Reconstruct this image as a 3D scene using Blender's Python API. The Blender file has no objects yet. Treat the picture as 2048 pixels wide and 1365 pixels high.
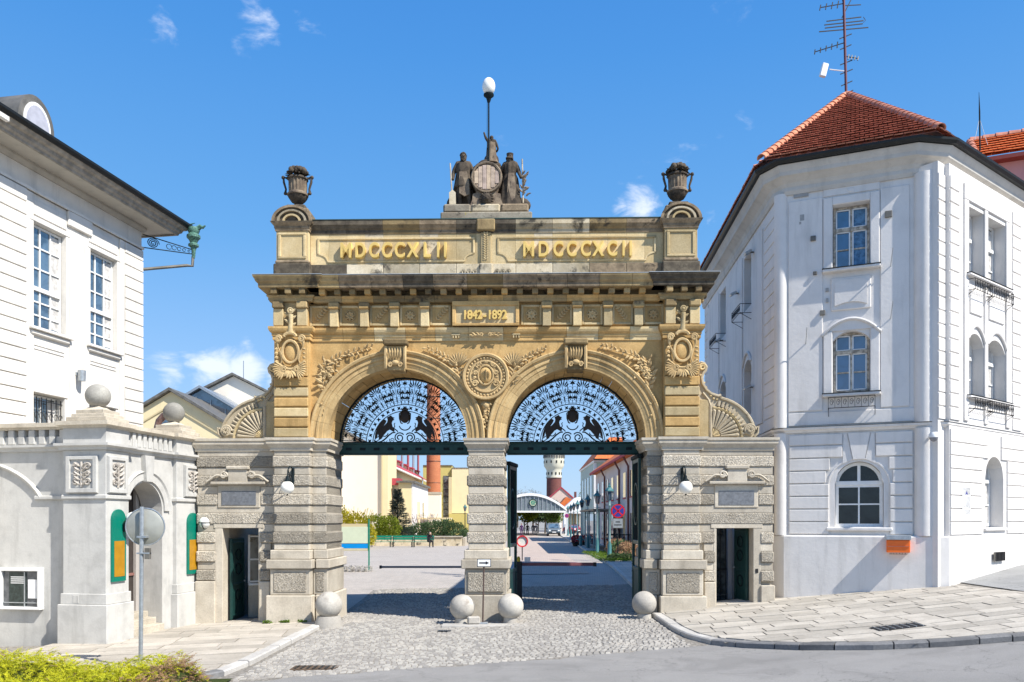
import bpy, bmesh, math, random
from math import sin, cos, tan, pi, radians, sqrt, atan2, hypot, exp
from mathutils import Vector, Matrix, noise
random.seed(7)
C = bpy.context.scene
COL = C.collection
D, H, F = 22.9, 2.86, 1600.0
# ---------------------------------------------------------------- camera, sky, sun, exposure
cd = bpy.data.cameras.new('camera'); cam = bpy.data.objects.new('camera', cd); COL.objects.link(cam)
cam.location = (0, -D, H); cam.rotation_euler = (radians(90), 0, 0)
cd.sensor_width = 36; cd.lens = 28.125; cd.shift_y = (1040 - 682.5) / 2048.0
cd.clip_start = 0.1; cd.clip_end = 6000
C.camera = cam
SUN_AZ, SUN_EL = radians(125.5), radians(48)
w = bpy.data.worlds.new('World'); C.world = w; w.use_nodes = True
NT = w.node_tree; NT.nodes.clear()
def wn(t, **k):
    n = NT.nodes.new(t)
    for a, b in k.items(): setattr(n, a, b)
    return n
sky = wn('ShaderNodeTexSky', sky_type='NISHITA', sun_disc=False, sun_elevation=SUN_EL, sun_rotation=SUN_AZ, air_density=1.0, dust_density=0.4, ozone_density=3.0)
tc = wn('ShaderNodeTexCoord')
mp = wn('ShaderNodeMapping'); mp.inputs['Scale'].default_value = (1, 1, 2.2)
NT.links.new(tc.outputs['Generated'], mp.inputs['Vector'])
nz = wn('ShaderNodeTexNoise'); nz.inputs['Scale'].default_value = 15; nz.inputs['Detail'].default_value = 9; nz.inputs['Roughness'].default_value = 0.6; nz.inputs['Distortion'].default_value = 0.35
NT.links.new(mp.outputs[0], nz.inputs['Vector'])
def pdir(px, py): return Vector(((px - 1024) / F, 1.0, (1040 - py) / F)).normalized()
acc = None
for px, py, r, a in [(515, 50, .055, .55), (335, 40, .03, .5), (600, 45, .03, .35), (430, 20, .05, .3), (1285, 402, .05, .85), (1250, 408, .035, .6), (1425, 445, .045, .55), (1365, 330, .04, .4), (1240, 375, .04, .4), (420, 735, .06, 1.05), (340, 745, .045, .85), (490, 745, .055, 1.0), (560, 755, .05, .8), (590, 20, .03, .22), (1240, 2, .03, .16), (900, 900, .14, .2), (1240, 900, .1, .16), (1700, 700, .2, .3), (200, 760, .1, .3), (2300, 300, .12, .3), (-250, 400, .12, .35)]:
    d = wn('ShaderNodeVectorMath', operation='DISTANCE'); d.inputs[1].default_value = pdir(px, py)
    NT.links.new(tc.outputs['Generated'], d.inputs[0])
    m = wn('ShaderNodeMapRange', interpolation_type='SMOOTHSTEP'); m.inputs['From Min'].default_value = 0; m.inputs['From Max'].default_value = r
    m.inputs['To Min'].default_value = a; m.inputs['To Max'].default_value = 0
    NT.links.new(d.outputs['Value'], m.inputs['Value'])
    if acc is None: acc = m.outputs[0]
    else:
        s = wn('ShaderNodeMath', operation='MAXIMUM'); NT.links.new(acc, s.inputs[0]); NT.links.new(m.outputs[0], s.inputs[1]); acc = s.outputs[0]
na = wn('ShaderNodeMath', operation='MULTIPLY_ADD'); na.inputs[1].default_value = 2.1; na.inputs[2].default_value = -.6; NT.links.new(nz.outputs['Fac'], na.inputs[0])
ad = wn('ShaderNodeMath', operation='ADD'); NT.links.new(na.outputs[0], ad.inputs[0]); NT.links.new(acc, ad.inputs[1])
rp = wn('ShaderNodeMapRange', interpolation_type='SMOOTHSTEP'); rp.inputs['From Min'].default_value = 0.78; rp.inputs['From Max'].default_value = 1.45; rp.inputs['To Max'].default_value = 0.8
NT.links.new(ad.outputs[0], rp.inputs['Value'])
hs = wn('ShaderNodeHueSaturation'); hs.inputs['Hue'].default_value = 0.493; hs.inputs['Saturation'].default_value = 1.22; hs.inputs['Value'].default_value = 1.3
NT.links.new(sky.outputs[0], hs.inputs['Color'])
mx = wn('ShaderNodeMix', data_type='RGBA'); mx.inputs[7].default_value = (7.0, 7.4, 8.2, 1)
NT.links.new(rp.outputs[0], mx.inputs[0]); NT.links.new(hs.outputs[0], mx.inputs[6])
sx_ = wn('ShaderNodeSeparateXYZ'); NT.links.new(tc.outputs['Generated'], sx_.inputs[0])
hz = wn('ShaderNodeValToRGB'); NT.links.new(sx_.outputs[2], hz.inputs[0]); els = hz.color_ramp.elements
for i, (p, c) in enumerate([(0, (.46, .66, .93)), (.16, (.33, .57, .95)), (.32, (.155, .43, .88)), (.5, (.08, .325, .82)), (.62, (.052, .262, .76)), (1, (.03, .17, .55))]):
    e = els[i] if i < 2 else els.new(p)
    e.position = p; e.color = (c[0], c[1], c[2], 1)
sc6 = wn('ShaderNodeVectorMath', operation='SCALE'); sc6.inputs['Scale'].default_value = 6.75; NT.links.new(hz.outputs[0], sc6.inputs[0])
gm = wn('ShaderNodeMix', data_type='RGBA'); gm.inputs[0].default_value = .85; NT.links.new(sc6.outputs[0], gm.inputs[7]); NT.links.new(hs.outputs[0], gm.inputs[6]); NT.links.new(gm.outputs[2], mx.inputs[6])
bg = wn('ShaderNodeBackground'); bg.inputs['Strength'].default_value = 0.10
ow = wn('ShaderNodeOutputWorld')
NT.links.new(mx.outputs[2], bg.inputs['Color']); NT.links.new(bg.outputs[0], ow.inputs['Surface'])
sd = bpy.data.lights.new('sun', 'SUN'); sd.energy = 5.0; sd.angle = radians(0.5); sd.color = (1.0, 0.955, 0.88)
sun = bpy.data.objects.new('sun', sd); COL.objects.link(sun)
tosun = Vector((sin(SUN_AZ) * cos(SUN_EL), cos(SUN_AZ) * cos(SUN_EL), sin(SUN_EL)))
sun.rotation_euler = tosun.to_track_quat('Z', 'Y').to_euler(); sun.location = tosun * 60
C.view_settings.view_transform = 'Standard'; C.view_settings.look = 'None'; C.view_settings.gamma = 1
C.view_settings.exposure = 0.60; C.view_settings.use_curve_mapping = False
C.render.engine = 'CYCLES'
C.cycles.max_bounces = 6; C.cycles.diffuse_bounces = 3

# ---------------------------------------------------------------- helpers
def at(px, py, d): return Vector(((px - 1024) / F * d, d - D, H + (1040 - py) / F * d))
def lerp(a, b, t): return a + (b - a) * t
def smooth(t): t = max(0, min(1, t)); return t * t * (3 - 2 * t)
Z1 = [(-60, -1.2), (-30, -.6), (-10, -.25), (-5, -.12), (0, 0), (4, .14), (7.76, .49), (11.6, .97), (15.4, 1.36), (40, 2.6), (90, 3)]
def zcross(x):
    if x <= Z1[0][0]: return Z1[0][1]
    for (a, b), (c, d) in zip(Z1, Z1[1:]):
        if x <= c: return lerp(b, d, (x - a) / (c - a))
    return Z1[-1][1]
def gz(x, y):
    b = smooth((y - 1.5) / 17.0)
    return (1 - b) * zcross(x) + b * 0.6

def link(o, parent=None):
    COL.objects.link(o)
    if parent is not None: o.parent = parent
    return o
W = {}
def thing(name, label, cat, loc=(0, 0, 0), rz=0.0, group=None):
    o = bpy.data.objects.new(name, None); COL.objects.link(o)
    o.empty_display_size = .3
    o.location = loc; o.rotation_euler = (0, 0, rz)
    W[o.name] = Matrix.Translation(Vector(loc)) @ Matrix.Rotation(rz, 4, 'Z')
    o['label'] = label; o['category'] = cat
    if group: o['group'] = group
    return o
def tag(o, label, cat, group=None, kind=None):
    if label: o['label'] = label
    if cat: o['category'] = cat
    if group: o['group'] = group
    if kind: o['kind'] = kind
    return o
def wm(o):
    m = Matrix.Identity(4)
    while o is not None:
        if o.name in W: m = W[o.name] @ m if o.parent is None else m
        else: m = o.matrix_basis @ m
        o = o.parent
    return m

class MB:
    """collects shapes; verts are stored in world space through self.M"""
    def __init__(s, M=None): s.v = []; s.f = []; s.M = M or Matrix.Identity(4)
    def add(s, vs, fs, M=None):
        n = len(s.v); T = s.M if M is None else s.M @ M
        s.v += [T @ Vector(v) for v in vs]; s.f += [tuple(i + n for i in f) for f in fs]
        return s
    def box(s, x0, x1, y0, y1, z0, z1, c=0.0, M=None):
        if x0 > x1: x0, x1 = x1, x0
        if y0 > y1: y0, y1 = y1, y0
        if z0 > z1: z0, z1 = z1, z0
        if c <= 0:
            return s.add([(x0, y0, z0), (x1, y0, z0), (x1, y1, z0), (x0, y1, z0), (x0, y0, z1), (x1, y0, z1), (x1, y1, z1), (x0, y1, z1)],
                  [(0, 3, 2, 1), (4, 5, 6, 7), (0, 1, 5, 4), (1, 2, 6, 5), (2, 3, 7, 6), (3, 0, 4, 7)], M)
        c = min(c, (x1 - x0) / 2.01, (y1 - y0) / 2.01, (z1 - z0) / 2.01)
        X, Y, Z = (x0, x1), (y0, y1), (z0, z1); vs = []; idx = {}
        for i in (0, 1):
            for j in (0, 1):
                for k in (0, 1):
                    sx, sy, sz = (1 - 2 * i) * c, (1 - 2 * j) * c, (1 - 2 * k) * c
                    for a, p in enumerate([(X[i], Y[j] + sy, Z[k] + sz), (X[i] + sx, Y[j], Z[k] + sz), (X[i] + sx, Y[j] + sy, Z[k])]):
                        idx[i, j, k, a] = len(vs); vs.append(p)
        g = lambda i, j, k, a: idx[i, j, k, a]
        fs = []
        for i in (0, 1): fs.append((g(i, 0, 0, 0), g(i, 1, 0, 0), g(i, 1, 1, 0), g(i, 0, 1, 0)))
        for j in (0, 1): fs.append((g(0, j, 0, 1), g(1, j, 0, 1), g(1, j, 1, 1), g(0, j, 1, 1)))
        for k in (0, 1): fs.append((g(0, 0, k, 2), g(1, 0, k, 2), g(1, 1, k, 2), g(0, 1, k, 2)))
        for i in (0, 1):
            for j in (0, 1): fs.append((g(i, j, 0, 0), g(i, j, 1, 0), g(i, j, 1, 1), g(i, j, 0, 1)))
            for k in (0, 1): fs.append((g(i, 0, k, 0), g(i, 1, k, 0), g(i, 1, k, 2), g(i, 0, k, 2)))
        for j in (0, 1):
            for k in (0, 1): fs.append((g(0, j, k, 1), g(1, j, k, 1), g(1, j, k, 2), g(0, j, k, 2)))
            for i in (0, 1):
                for k in (0, 1):
                    pass
        for i in (0, 1):
            for j in (0, 1):
                for k in (0, 1): fs.append((g(i, j, k, 0), g(i, j, k, 1), g(i, j, k, 2)))
        return s.add(vs, fs, M)
    def extr(s, poly, a, b, plane='xz', M=None):
        n = len(poly)
        f = {'xz': lambda p, t: (p[0], t, p[1]), 'yz': lambda p, t: (t, p[0], p[1]), 'xy': lambda p, t: (p[0], p[1], t)}[plane]
        vs = [f(p, a) for p in poly] + [f(p, b) for p in poly]
        fs = [tuple(range(n - 1, -1, -1)), tuple(range(n, 2 * n))] + [(i, (i + 1) % n, n + (i + 1) % n, n + i) for i in range(n)]
        return s.add(vs, fs, M)
    def tube(s, pts, r, n=6, M=None, closed=False):
        pts = [Vector(p) for p in pts]; m = len(pts)
        rs = r if isinstance(r, (list, tuple)) else [r] * m
        vs, fs = [], []; prev = None
        for i, p in enumerate(pts):
            if closed: t = pts[(i + 1) % m] - pts[i - 1]
            else: t = pts[min(i + 1, m - 1)] - pts[max(i - 1, 0)]
            if t.length < 1e-9: t = Vector((0, 0, 1))
            t.normalize()
            if prev is None: u = t.orthogonal()
            else:
                u = prev - t * prev.dot(t)
                if u.length < 1e-6: u = t.orthogonal()
            u.normalize(); prev = u; v = t.cross(u)
            for k in range(n):
                a = 2 * pi * k / n; vs.append(p + (u * cos(a) + v * sin(a)) * rs[i])
        for i in range(m if closed else m - 1):
            j = (i + 1) % m
            for k in range(n):
                k2 = (k + 1) % n; fs.append((i * n + k, i * n + k2, j * n + k2, j * n + k))
        if not closed: fs += [tuple(range(n - 1, -1, -1)), tuple(range((m - 1) * n, m * n))]
        return s.add(vs, fs, M)
    def lathe(s, prof, c=(0, 0, 0), n=16, M=None, flute=0, fn=0):
        vs, fs = [], []; m = len(prof)
        for r, z in prof:
            for k in range(n):
                a = 2 * pi * k / n; q = r * (1 - flute * (0.5 + 0.5 * cos(fn * a))) if fn else r
                vs.append((c[0] + q * cos(a), c[1] + q * sin(a), c[2] + z))
        for i in range(m - 1):
            for k in range(n):
                k2 = (k + 1) % n; fs.append((i * n + k, i * n + k2, (i + 1) * n + k2, (i + 1) * n + k))
        fs += [tuple(range(n - 1, -1, -1)), tuple(range((m - 1) * n, m * n))]
        return s.add(vs, fs, M)
    def ball(s, c, r, n=16, m=10, sc=(1, 1, 1), M=None):
        vs = [(c[0], c[1], c[2] - r * sc[2])]; fs = []
        for i in range(1, m):
            a = -pi / 2 + pi * i / m
            for k in range(n):
                b = 2 * pi * k / n; vs.append((c[0] + r * sc[0] * cos(a) * cos(b), c[1] + r * sc[1] * cos(a) * sin(b), c[2] + r * sc[2] * sin(a)))
        vs.append((c[0], c[1], c[2] + r * sc[2])); L = len(vs) - 1
        for k in range(n): fs.append((0, 1 + (k + 1) % n, 1 + k)); fs.append((L, L - n + k, L - n + (k + 1) % n))
        for i in range(m - 2):
            for k in range(n): a = 1 + i * n + k; b = 1 + i * n + (k + 1) % n; fs.append((a, b, b + n, a + n))
        return s.add(vs, fs, M)
    def mould(s, path, prof, closed=False, M=None):
        """sweeps prof [(out, z)] along a plan path [(x, y)]; out is to the right of travel"""
        m = len(path); n = len(prof); P = [Vector((p[0], p[1], 0)) for p in path]; vs, fs = [], []
        for i in range(m):
            if closed: a, b = P[i] - P[i - 1], P[(i + 1) % m] - P[i]
            else: a = P[i] - P[i - 1] if i else P[1] - P[0]; b = P[i + 1] - P[i] if i < m - 1 else a
            if i == 0 and not closed: a = b
            a = a.normalized(); b = b.normalized()
            na, nb = Vector((a.y, -a.x, 0)), Vector((b.y, -b.x, 0))
            o = (na + nb); o = o / max(1e-6, (1 + na.dot(nb)))
            for q in prof: vs.append((P[i].x + o.x * q[0], P[i].y + o.y * q[0], q[1]))
        for i in range(m if closed else m - 1):
            j = (i + 1) % m
            for k in range(n): k2 = (k + 1) % n; fs.append((i * n + k, j * n + k, j * n + k2, i * n + k2))
        if not closed: fs += [tuple(range(n)), tuple(range(m * n - 1, (m - 1) * n - 1, -1))]
        return s.add(vs, fs, M)
    def leaf(s, c, d, nrm, L, wd, th=.0, M=None):
        c = Vector(c); d = Vector(d).normalized(); nrm = Vector(nrm).normalized(); sd = d.cross(nrm).normalized()
        vs = [c, c + d * L * .35 + sd * wd * .5 + nrm * th * .4, c + d * L * .7 + sd * wd * .36 + nrm * th * .4, c + d * L, c + d * L * .7 - sd * wd * .36 + nrm * th * .4, c + d * L * .35 - sd * wd * .5 + nrm * th * .4,
              c + d * L * .3 + nrm * th, c + d * L * .7 + nrm * th * .9]
        return s.add(vs, [(0, 1, 6), (1, 2, 7, 6), (2, 3, 7), (3, 4, 7), (4, 5, 6, 7), (5, 0, 6)], M)
    def build(s, name, mt, parent=None, smooth_a=None, recalc=True, cat=None, label=None, group=None, kind=None):
        me = bpy.data.meshes.new(name)
        vs = s.v
        if parent is not None:
            inv = wm(parent).inverted(); vs = [inv @ v for v in vs]
        me.from_pydata(vs, [], s.f)
        if recalc:
            b = bmesh.new(); b.from_mesh(me); bmesh.ops.recalc_face_normals(b, faces=b.faces); b.to_mesh(me); b.free()
        me.materials.append(mt)
        if smooth_a:
            me.polygons.foreach_set('use_smooth', [True] * len(me.polygons))
            if smooth_a < 179: me.set_sharp_from_angle(angle=radians(smooth_a))
        o = bpy.data.objects.new(name, me); link(o, parent)
        tag(o, label, cat, group, kind)
        return o
def children(o): return [c for c in bpy.data.objects if c.parent == o]
def copy_tree(o, loc=None, rz=None, label=None, parent=None, kids=None):
    c = o.copy(); COL.objects.link(c)
    if parent is not None: c.parent = parent
    if loc is not None: c.location = loc
    if rz is not None: c.rotation_euler = (0, 0, rz)
    if label: c['label'] = label
    if parent is None: W[c.name] = Matrix.Translation(c.location) @ Matrix.Rotation(c.rotation_euler.z, 4, 'Z')
    for ch in (kids or children)(o): copy_tree(ch, parent=c)
    return c
def T(x, y, z=0): return Matrix.Translation((x, y, z))
def R(a, ax='Z'): return Matrix.Rotation(a, 4, ax)
def frame(parent): return MB(wm(parent))

# ---------------------------------------------------------------- materials
def col(c): return (c[0], c[1], c[2], 1)
class NM:
    def __init__(s, name):
        s.m = bpy.data.materials.new(name); s.m.use_nodes = True; s.t = s.m.node_tree; s.t.nodes.clear()
        s.out = s.n('ShaderNodeOutputMaterial'); s.b = s.n('ShaderNodeBsdfPrincipled'); s.l(s.b.outputs[0], s.out.inputs[0])
        s.pos = s.n('ShaderNodeNewGeometry').outputs['Position']
    def n(s, t, **k):
        x = s.t.nodes.new(t)
        for a, b in k.items(): setattr(x, a, b)
        return x
    def l(s, a, b): s.t.links.new(a, b)
    def noise(s, sc, det=4, rough=.55, dist=0, vec=None, stretch=None):
        v = vec or s.pos
        if stretch:
            m = s.n('ShaderNodeMapping'); m.inputs['Scale'].default_value = stretch; s.l(v, m.inputs['Vector']); v = m.outputs[0]
        x = s.n('ShaderNodeTexNoise'); x.inputs['Scale'].default_value = sc; x.inputs['Detail'].default_value = det; x.inputs['Roughness'].default_value = rough; x.inputs['Distortion'].default_value = dist
        s.l(v, x.inputs['Vector']); return x.outputs['Fac']
    def ramp(s, f, a, b, lo=0, hi=1):
        x = s.n('ShaderNodeMapRange', interpolation_type='SMOOTHSTEP'); x.inputs['From Min'].default_value = a; x.inputs['From Max'].default_value = b; x.inputs['To Min'].default_value = lo; x.inputs['To Max'].default_value = hi
        s.l(f, x.inputs['Value']); return x.outputs[0]
    def mix(s, f, a, b, mode='MIX'):
        x = s.n('ShaderNodeMix', data_type='RGBA', blend_type=mode)
        if isinstance(f, float): x.inputs[0].default_value = f
        else: s.l(f, x.inputs[0])
        for i, q in ((6, a), (7, b)):
            if isinstance(q, tuple): x.inputs[i].default_value = col(q)
            else: s.l(q, x.inputs[i])
        return x.outputs[2]
    def math(s, op, a, b=0.0):
        x = s.n('ShaderNodeMath', operation=op)
        for i, q in ((0, a), (1, b)):
            if isinstance(q, (float, int)): x.inputs[i].default_value = q
            else: s.l(q, x.inputs[i])
        return x.outputs[0]
    def bump(s, h, st, dist):
        x = s.n('ShaderNodeBump'); x.inputs['Strength'].default_value = st; x.inputs['Distance'].default_value = dist; s.l(h, x.inputs['Height'])
        if getattr(s, '_lb', None): s.l(s._lb, x.inputs['Normal'])
        s._lb = x.outputs[0]; s.l(x.outputs[0], s.b.inputs['Normal'])
    def fin(s, c, rough=.8, metal=0, spec=.3):
        if isinstance(c, tuple): s.b.inputs['Base Color'].default_value = col(c)
        else: s.l(c, s.b.inputs['Base Color'])
        s.b.inputs['Roughness'].default_value = rough; s.b.inputs['Metallic'].default_value = metal; s.b.inputs['Specular IOR Level'].default_value = spec
        return s.m
def plain(name, c, rough=.6, metal=0, spec=.4, var=.12, sc=6, bump=.0):
    m = NM(name); f = m.noise(sc, 5)
    c2 = tuple(x * (1 - var) for x in c); c1 = tuple(min(1, x * (1 + var * .6)) for x in c)
    if bump: m.bump(m.noise(sc * 12, 4), bump, .01)
    return m.fin(m.mix(m.ramp(f, .3, .7), c1, c2), rough, metal, spec)
def stone(name, c1, c2, patina=0.0, pcol=(.05, .045, .038), psc=1.1, rnd=.18, rough_boss=False, sc=1.6, bump=.35, streak=0.0, lichen=0.0):
    m = NM(name)
    if rnd:
        r0 = m.n('ShaderNodeObjectInfo').outputs['Random']; cx = m.n('ShaderNodeCombineXYZ'); m.l(m.math('MULTIPLY', r0, 37.0), cx.inputs[0]); m.l(m.math('MULTIPLY', r0, 23.0), cx.inputs[2])
        va = m.n('ShaderNodeVectorMath', operation='ADD'); m.l(m.pos, va.inputs[0]); m.l(cx.outputs[0], va.inputs[1]); m.pos = va.outputs[0]
    base = m.mix(m.ramp(m.noise(sc, 6, .6), .32, .68), c1, c2)
    base = m.mix(m.ramp(m.noise(22, 4, .7), .35, .75, 0, .35), base, tuple(x * .55 for x in c2))
    oi = m.n('ShaderNodeObjectInfo').outputs['Random']
    if rnd:
        v = m.ramp(oi, 0, 1, 1 - rnd, 1 + rnd * .5); hv = m.n('ShaderNodeHueSaturation'); m.l(v, hv.inputs['Value']); m.l(base, hv.inputs['Color']); base = hv.outputs[0]
    if streak:
        f = m.noise(1.0, 6, .62, stretch=(3.0, 3.0, .55)); base = m.mix(m.ramp(f, .52, .72, 0, streak), base, tuple(x * .42 for x in c2))
    if patina:
        f = m.noise(psc, 9, .68, .4); lo = .72 - patina * .42
        base = m.mix(m.ramp(f, lo, lo + .14, 0, .93), base, pcol)
    if lichen:
        f = m.noise(5, 6, .7); base = m.mix(m.ramp(f, .62, .7, 0, lichen), base, (.36, .30, .05))
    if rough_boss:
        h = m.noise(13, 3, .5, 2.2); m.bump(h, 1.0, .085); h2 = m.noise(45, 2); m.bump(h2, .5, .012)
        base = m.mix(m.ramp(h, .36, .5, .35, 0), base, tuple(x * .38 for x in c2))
    else:
        m.bump(m.noise(26, 6, .7), bump, .02); m.bump(m.noise(3, 3), bump * .6, .05)
    return m.fin(base, .92, 0, .15)
def plaster(name, c, dirt=.25, sc=1.2, streak=.25, dcol=None, bump=.25):
    m = NM(name)
    dc = dcol or tuple(x * .55 for x in c)
    base = m.mix(m.ramp(m.noise(sc, 6, .6), .4, .75, 0, dirt), c, dc)
    base = m.mix(m.ramp(m.noise(1.3, 5, .6, stretch=(2.5, 2.5, .3)), .5, .72, 0, streak), base, dc)
    base = m.mix(m.ramp(m.noise(30, 4, .7), .45, .8, 0, dirt * .5), base, dc)
    m.bump(m.noise(9, 6, .6), bump, .02); m.bump(m.noise(60, 3), bump * .5, .004)
    return m.fin(base, .9, 0, .2)
M = {}
M['sand'] = stone('sandstone_gold', (.63, .42, .18), (.47, .30, .12), patina=.2, pcol=(.2, .15, .09), streak=.55)
M['sand2'] = stone('sandstone_gold_carved', (.63, .465, .24), (.45, .315, .155), patina=.22, pcol=(.12, .085, .05), rnd=.05)
M['sandp'] = stone('sandstone_pale', (.66, .53, .31), (.55, .42, .22), patina=.2, pcol=(.15, .12, .09), streak=.35, psc=1.6, rnd=.3)
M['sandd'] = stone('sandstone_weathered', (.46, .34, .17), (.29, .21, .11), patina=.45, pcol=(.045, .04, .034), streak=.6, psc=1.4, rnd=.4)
M['sandx'] = stone('sandstone_patchy', (.62, .54, .40), (.46, .38, .25), patina=.48, pcol=(.055, .05, .042), psc=1.8, rnd=.3)
M['sandg'] = stone('sandstone_grey_beige', (.54, .46, .33), (.42, .35, .24), patina=.3, pcol=(.13, .11, .085), rnd=.1, streak=.3)
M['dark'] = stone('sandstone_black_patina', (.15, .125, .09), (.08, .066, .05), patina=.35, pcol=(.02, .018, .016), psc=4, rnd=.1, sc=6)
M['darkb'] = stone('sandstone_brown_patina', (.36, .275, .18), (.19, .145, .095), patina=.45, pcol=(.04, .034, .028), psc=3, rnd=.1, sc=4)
M['lich'] = stone('sandstone_lichen', (.40, .36, .28), (.24, .2, .15), patina=.42, pcol=(.06, .055, .045), psc=3, lichen=.9)
M['gran'] = stone('granite_smooth', (.60, .54, .44), (.48, .425, .34), patina=.18, pcol=(.12, .11, .09), streak=.35)
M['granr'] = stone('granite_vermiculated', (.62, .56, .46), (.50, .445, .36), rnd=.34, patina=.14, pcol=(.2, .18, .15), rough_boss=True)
M['granb'] = stone('granite_bollard', (.56, .53, .47), (.42, .39, .345), patina=.34, pcol=(.2, .16, .13), rnd=.1)
M['wht'] = plaster('white_plaster', (.74, .705, .645), .28, streak=.34)
M['wht2'] = plaster('grey_white_render', (.54, .53, .50), .45, streak=.4, sc=2.2)
M['whr'] = plaster('cool_white_plaster', (.73, .70, .665), .3, streak=.42, dcol=(.47, .45, .42))
M['corn'] = plaster('eave_shade_cornice', (.50, .465, .40), .35, streak=.3)  # base darkened to put eave shade into the colour; dirt streaks on top
M['sandv'] = stone('sandstone_arch', (.62, .45, .225), (.48, .33, .155), patina=.22, pcol=(.2, .15, .09), streak=.5, rnd=.05)
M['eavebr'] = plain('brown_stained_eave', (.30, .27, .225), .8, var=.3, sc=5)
M['groove'] = plain('chip_grey', (.36, .35, .33))  # even grey used on the plaster chips
M['gold'] = plain('gilt_letters', (.72, .50, .15), .5, .15, .5, .1)
M['iron'] = plain('black_green_iron', (.012, .02, .023), .75, .0, .15)
M['irong'] = plain('dark_green_iron', (.012, .05, .045), .45, .2)
M['ironb'] = plain('brown_black_iron', (.03, .02, .014), .5, .3)
M['bronze'] = plain('patinated_copper', (.10, .22, .17), .6, .2, var=.5, sc=20)
M['zinc'] = plain('zinc_flashing', (.50, .53, .54), .45, .5)
M['slate'] = plain('dark_slate', (.05, .052, .055), .55, 0, .4, .3)
M['pewter'] = plain('dull_sheet_metal', (.17, .16, .14), .6, .3, .3, .3, 3)
M['gutter'] = plain('black_gutter', (.018, .02, .02), .45, .3)
M['opal'] = plain('opal_glass', (.85, .84, .78), .25, 0, .5, .03)
M['galv'] = plain('galvanised_steel', (.42, .45, .47), .4, .6, .5, .15, 14)
M['mirback'] = plain('mirror_back_plate', (.36, .36, .32), .5, .3, .4, .12, 5)
M['black'] = plain('matt_black', (.015, .015, .016), .5)
M['white'] = plain('white_paint', (.8, .8, .79), .5, var=.05)
M['red'] = plain('red_paint', (.6, .02, .03), .4)
M['blue'] = plain('blue_sign_paint', (.04, .045, .28), .4)
M['orange'] = plain('orange_paint', (.85, .16, .02), .4, var=.06)
M['grn'] = plain('plaque_green', (.0, .17, .115), .35, var=.05)
M['ochre'] = plain('plaque_ochre', (.40, .20, .012), .4, var=.1)
M['teal'] = plain('teal_paint', (.05, .17, .18), .45)
M['ltteal'] = plain('pale_green_paint', (.22, .36, .36), .5)
M['wood'] = plain('bench_green', (.0, .22, .14), .5)
M['wframe'] = plain('white_window_frame', (.78, .78, .76), .4, var=.06)
M['oldframe'] = plain('peeling_window_frame', (.46, .40, .32), .7, var=.55, sc=9)
def glass(name, c, rough=.05, c2=None):
    m = NM(name); f = m.noise(1.6, 4, .5, 1.0)
    m.l(m.mix(m.ramp(f, .4, .62), c, c2 or tuple(x * .4 for x in c)), m.b.inputs['Base Color'])
    m.bump(m.noise(1.2, 2), .03, .02)
    m.b.inputs['Roughness'].default_value = rough; m.b.inputs['Specular IOR Level'].default_value = 1.0; m.b.inputs['IOR'].default_value = 1.7
    m.b.inputs['Coat Weight'].default_value = .6; m.b.inputs['Coat Roughness'].default_value = .02
    return m.m
M['glass'] = glass('window_glass', (.10, .16, .22))
M['glassb'] = glass('blue_window_glass', (.035, .09, .19), .05, (.02, .055, .12))
M['glassg'] = glass('grey_window_glass', (.17, .19, .19), .1, (.05, .06, .06))
M['glassd'] = plain('dark_window_glass', (.018, .024, .024), .08, 0, .5, .5, 2)
M['curt'] = plain('window_curtain', (.55, .53, .50), .8, var=.3, sc=8)
M['creamw'] = plaster('cream_wall_pale', (.80, .72, .60), .1, streak=.05)
M['cream'] = plaster('cream_wall', (.78, .66, .40), .12, streak=.08)
M['yel'] = plaster('yellow_ochre_wall', (.55, .46, .16), .1, streak=.05)
M['tan'] = plaster('tan_wall', (.60, .50, .30), .1, streak=.05)
M['pink'] = plaster('pink_wall', (.52, .34, .33), .1)
M['brick'] = None
def brickm(name, c, c2, mortar, sx=4.0, sz=13.0, bump=.3):
    m = NM(name); s = m.n('ShaderNodeSeparateXYZ'); m.l(m.pos, s.inputs[0]); cb = m.n('ShaderNodeCombineXYZ')
    m.l(m.math('ADD', s.outputs[0], s.outputs[1]), cb.inputs[0]); m.l(s.outputs[2], cb.inputs[1])
    b = m.n('ShaderNodeTexBrick'); b.inputs['Scale'].default_value = 1; b.inputs['Brick Width'].default_value = 1 / sx; b.inputs['Row Height'].default_value = 1 / sz; b.inputs['Mortar Size'].default_value = .01
    b.inputs['Color1'].default_value = col(c); b.inputs['Color2'].default_value = col(c2); b.inputs['Mortar'].default_value = col(mortar); m.l(cb.outputs[0], b.inputs['Vector'])
    m.bump(b.outputs['Fac'], -bump, .01)
    return m.fin(m.mix(m.ramp(m.noise(.7, 5), .35, .7, 0, .3), b.outputs['Color'], tuple(x * .6 for x in c)), .85)
M['brick'] = brickm('orange_brick', (.55, .17, .07), (.45, .13, .055), (.4, .22, .12))
M['brickd'] = brickm('dark_red_brick', (.16, .05, .045), (.2, .07, .05), (.15, .1, .1), 2, 6)
def tilem(name, c, c2):
    m = NM(name); oi = m.n('ShaderNodeObjectInfo').outputs['Random']
    f = m.n('ShaderNodeTexWhiteNoise', noise_dimensions='3D'); mm = m.n('ShaderNodeVectorMath', operation='SNAP'); mm.inputs[1].default_value = (.14, .14, .14)
    m.l(m.pos, mm.inputs[0]); m.l(mm.outputs[0], f.inputs['Vector'])
    b = m.mix(m.ramp(f.outputs['Value'], 0, 1), c, c2); b = m.mix(m.ramp(m.noise(2, 5), .5, .75, 0, .45), b, tuple(x * .4 for x in c))
    m.bump(m.noise(40, 3), .2, .01)
    return m.fin(b, .75, 0, .3)
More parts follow.
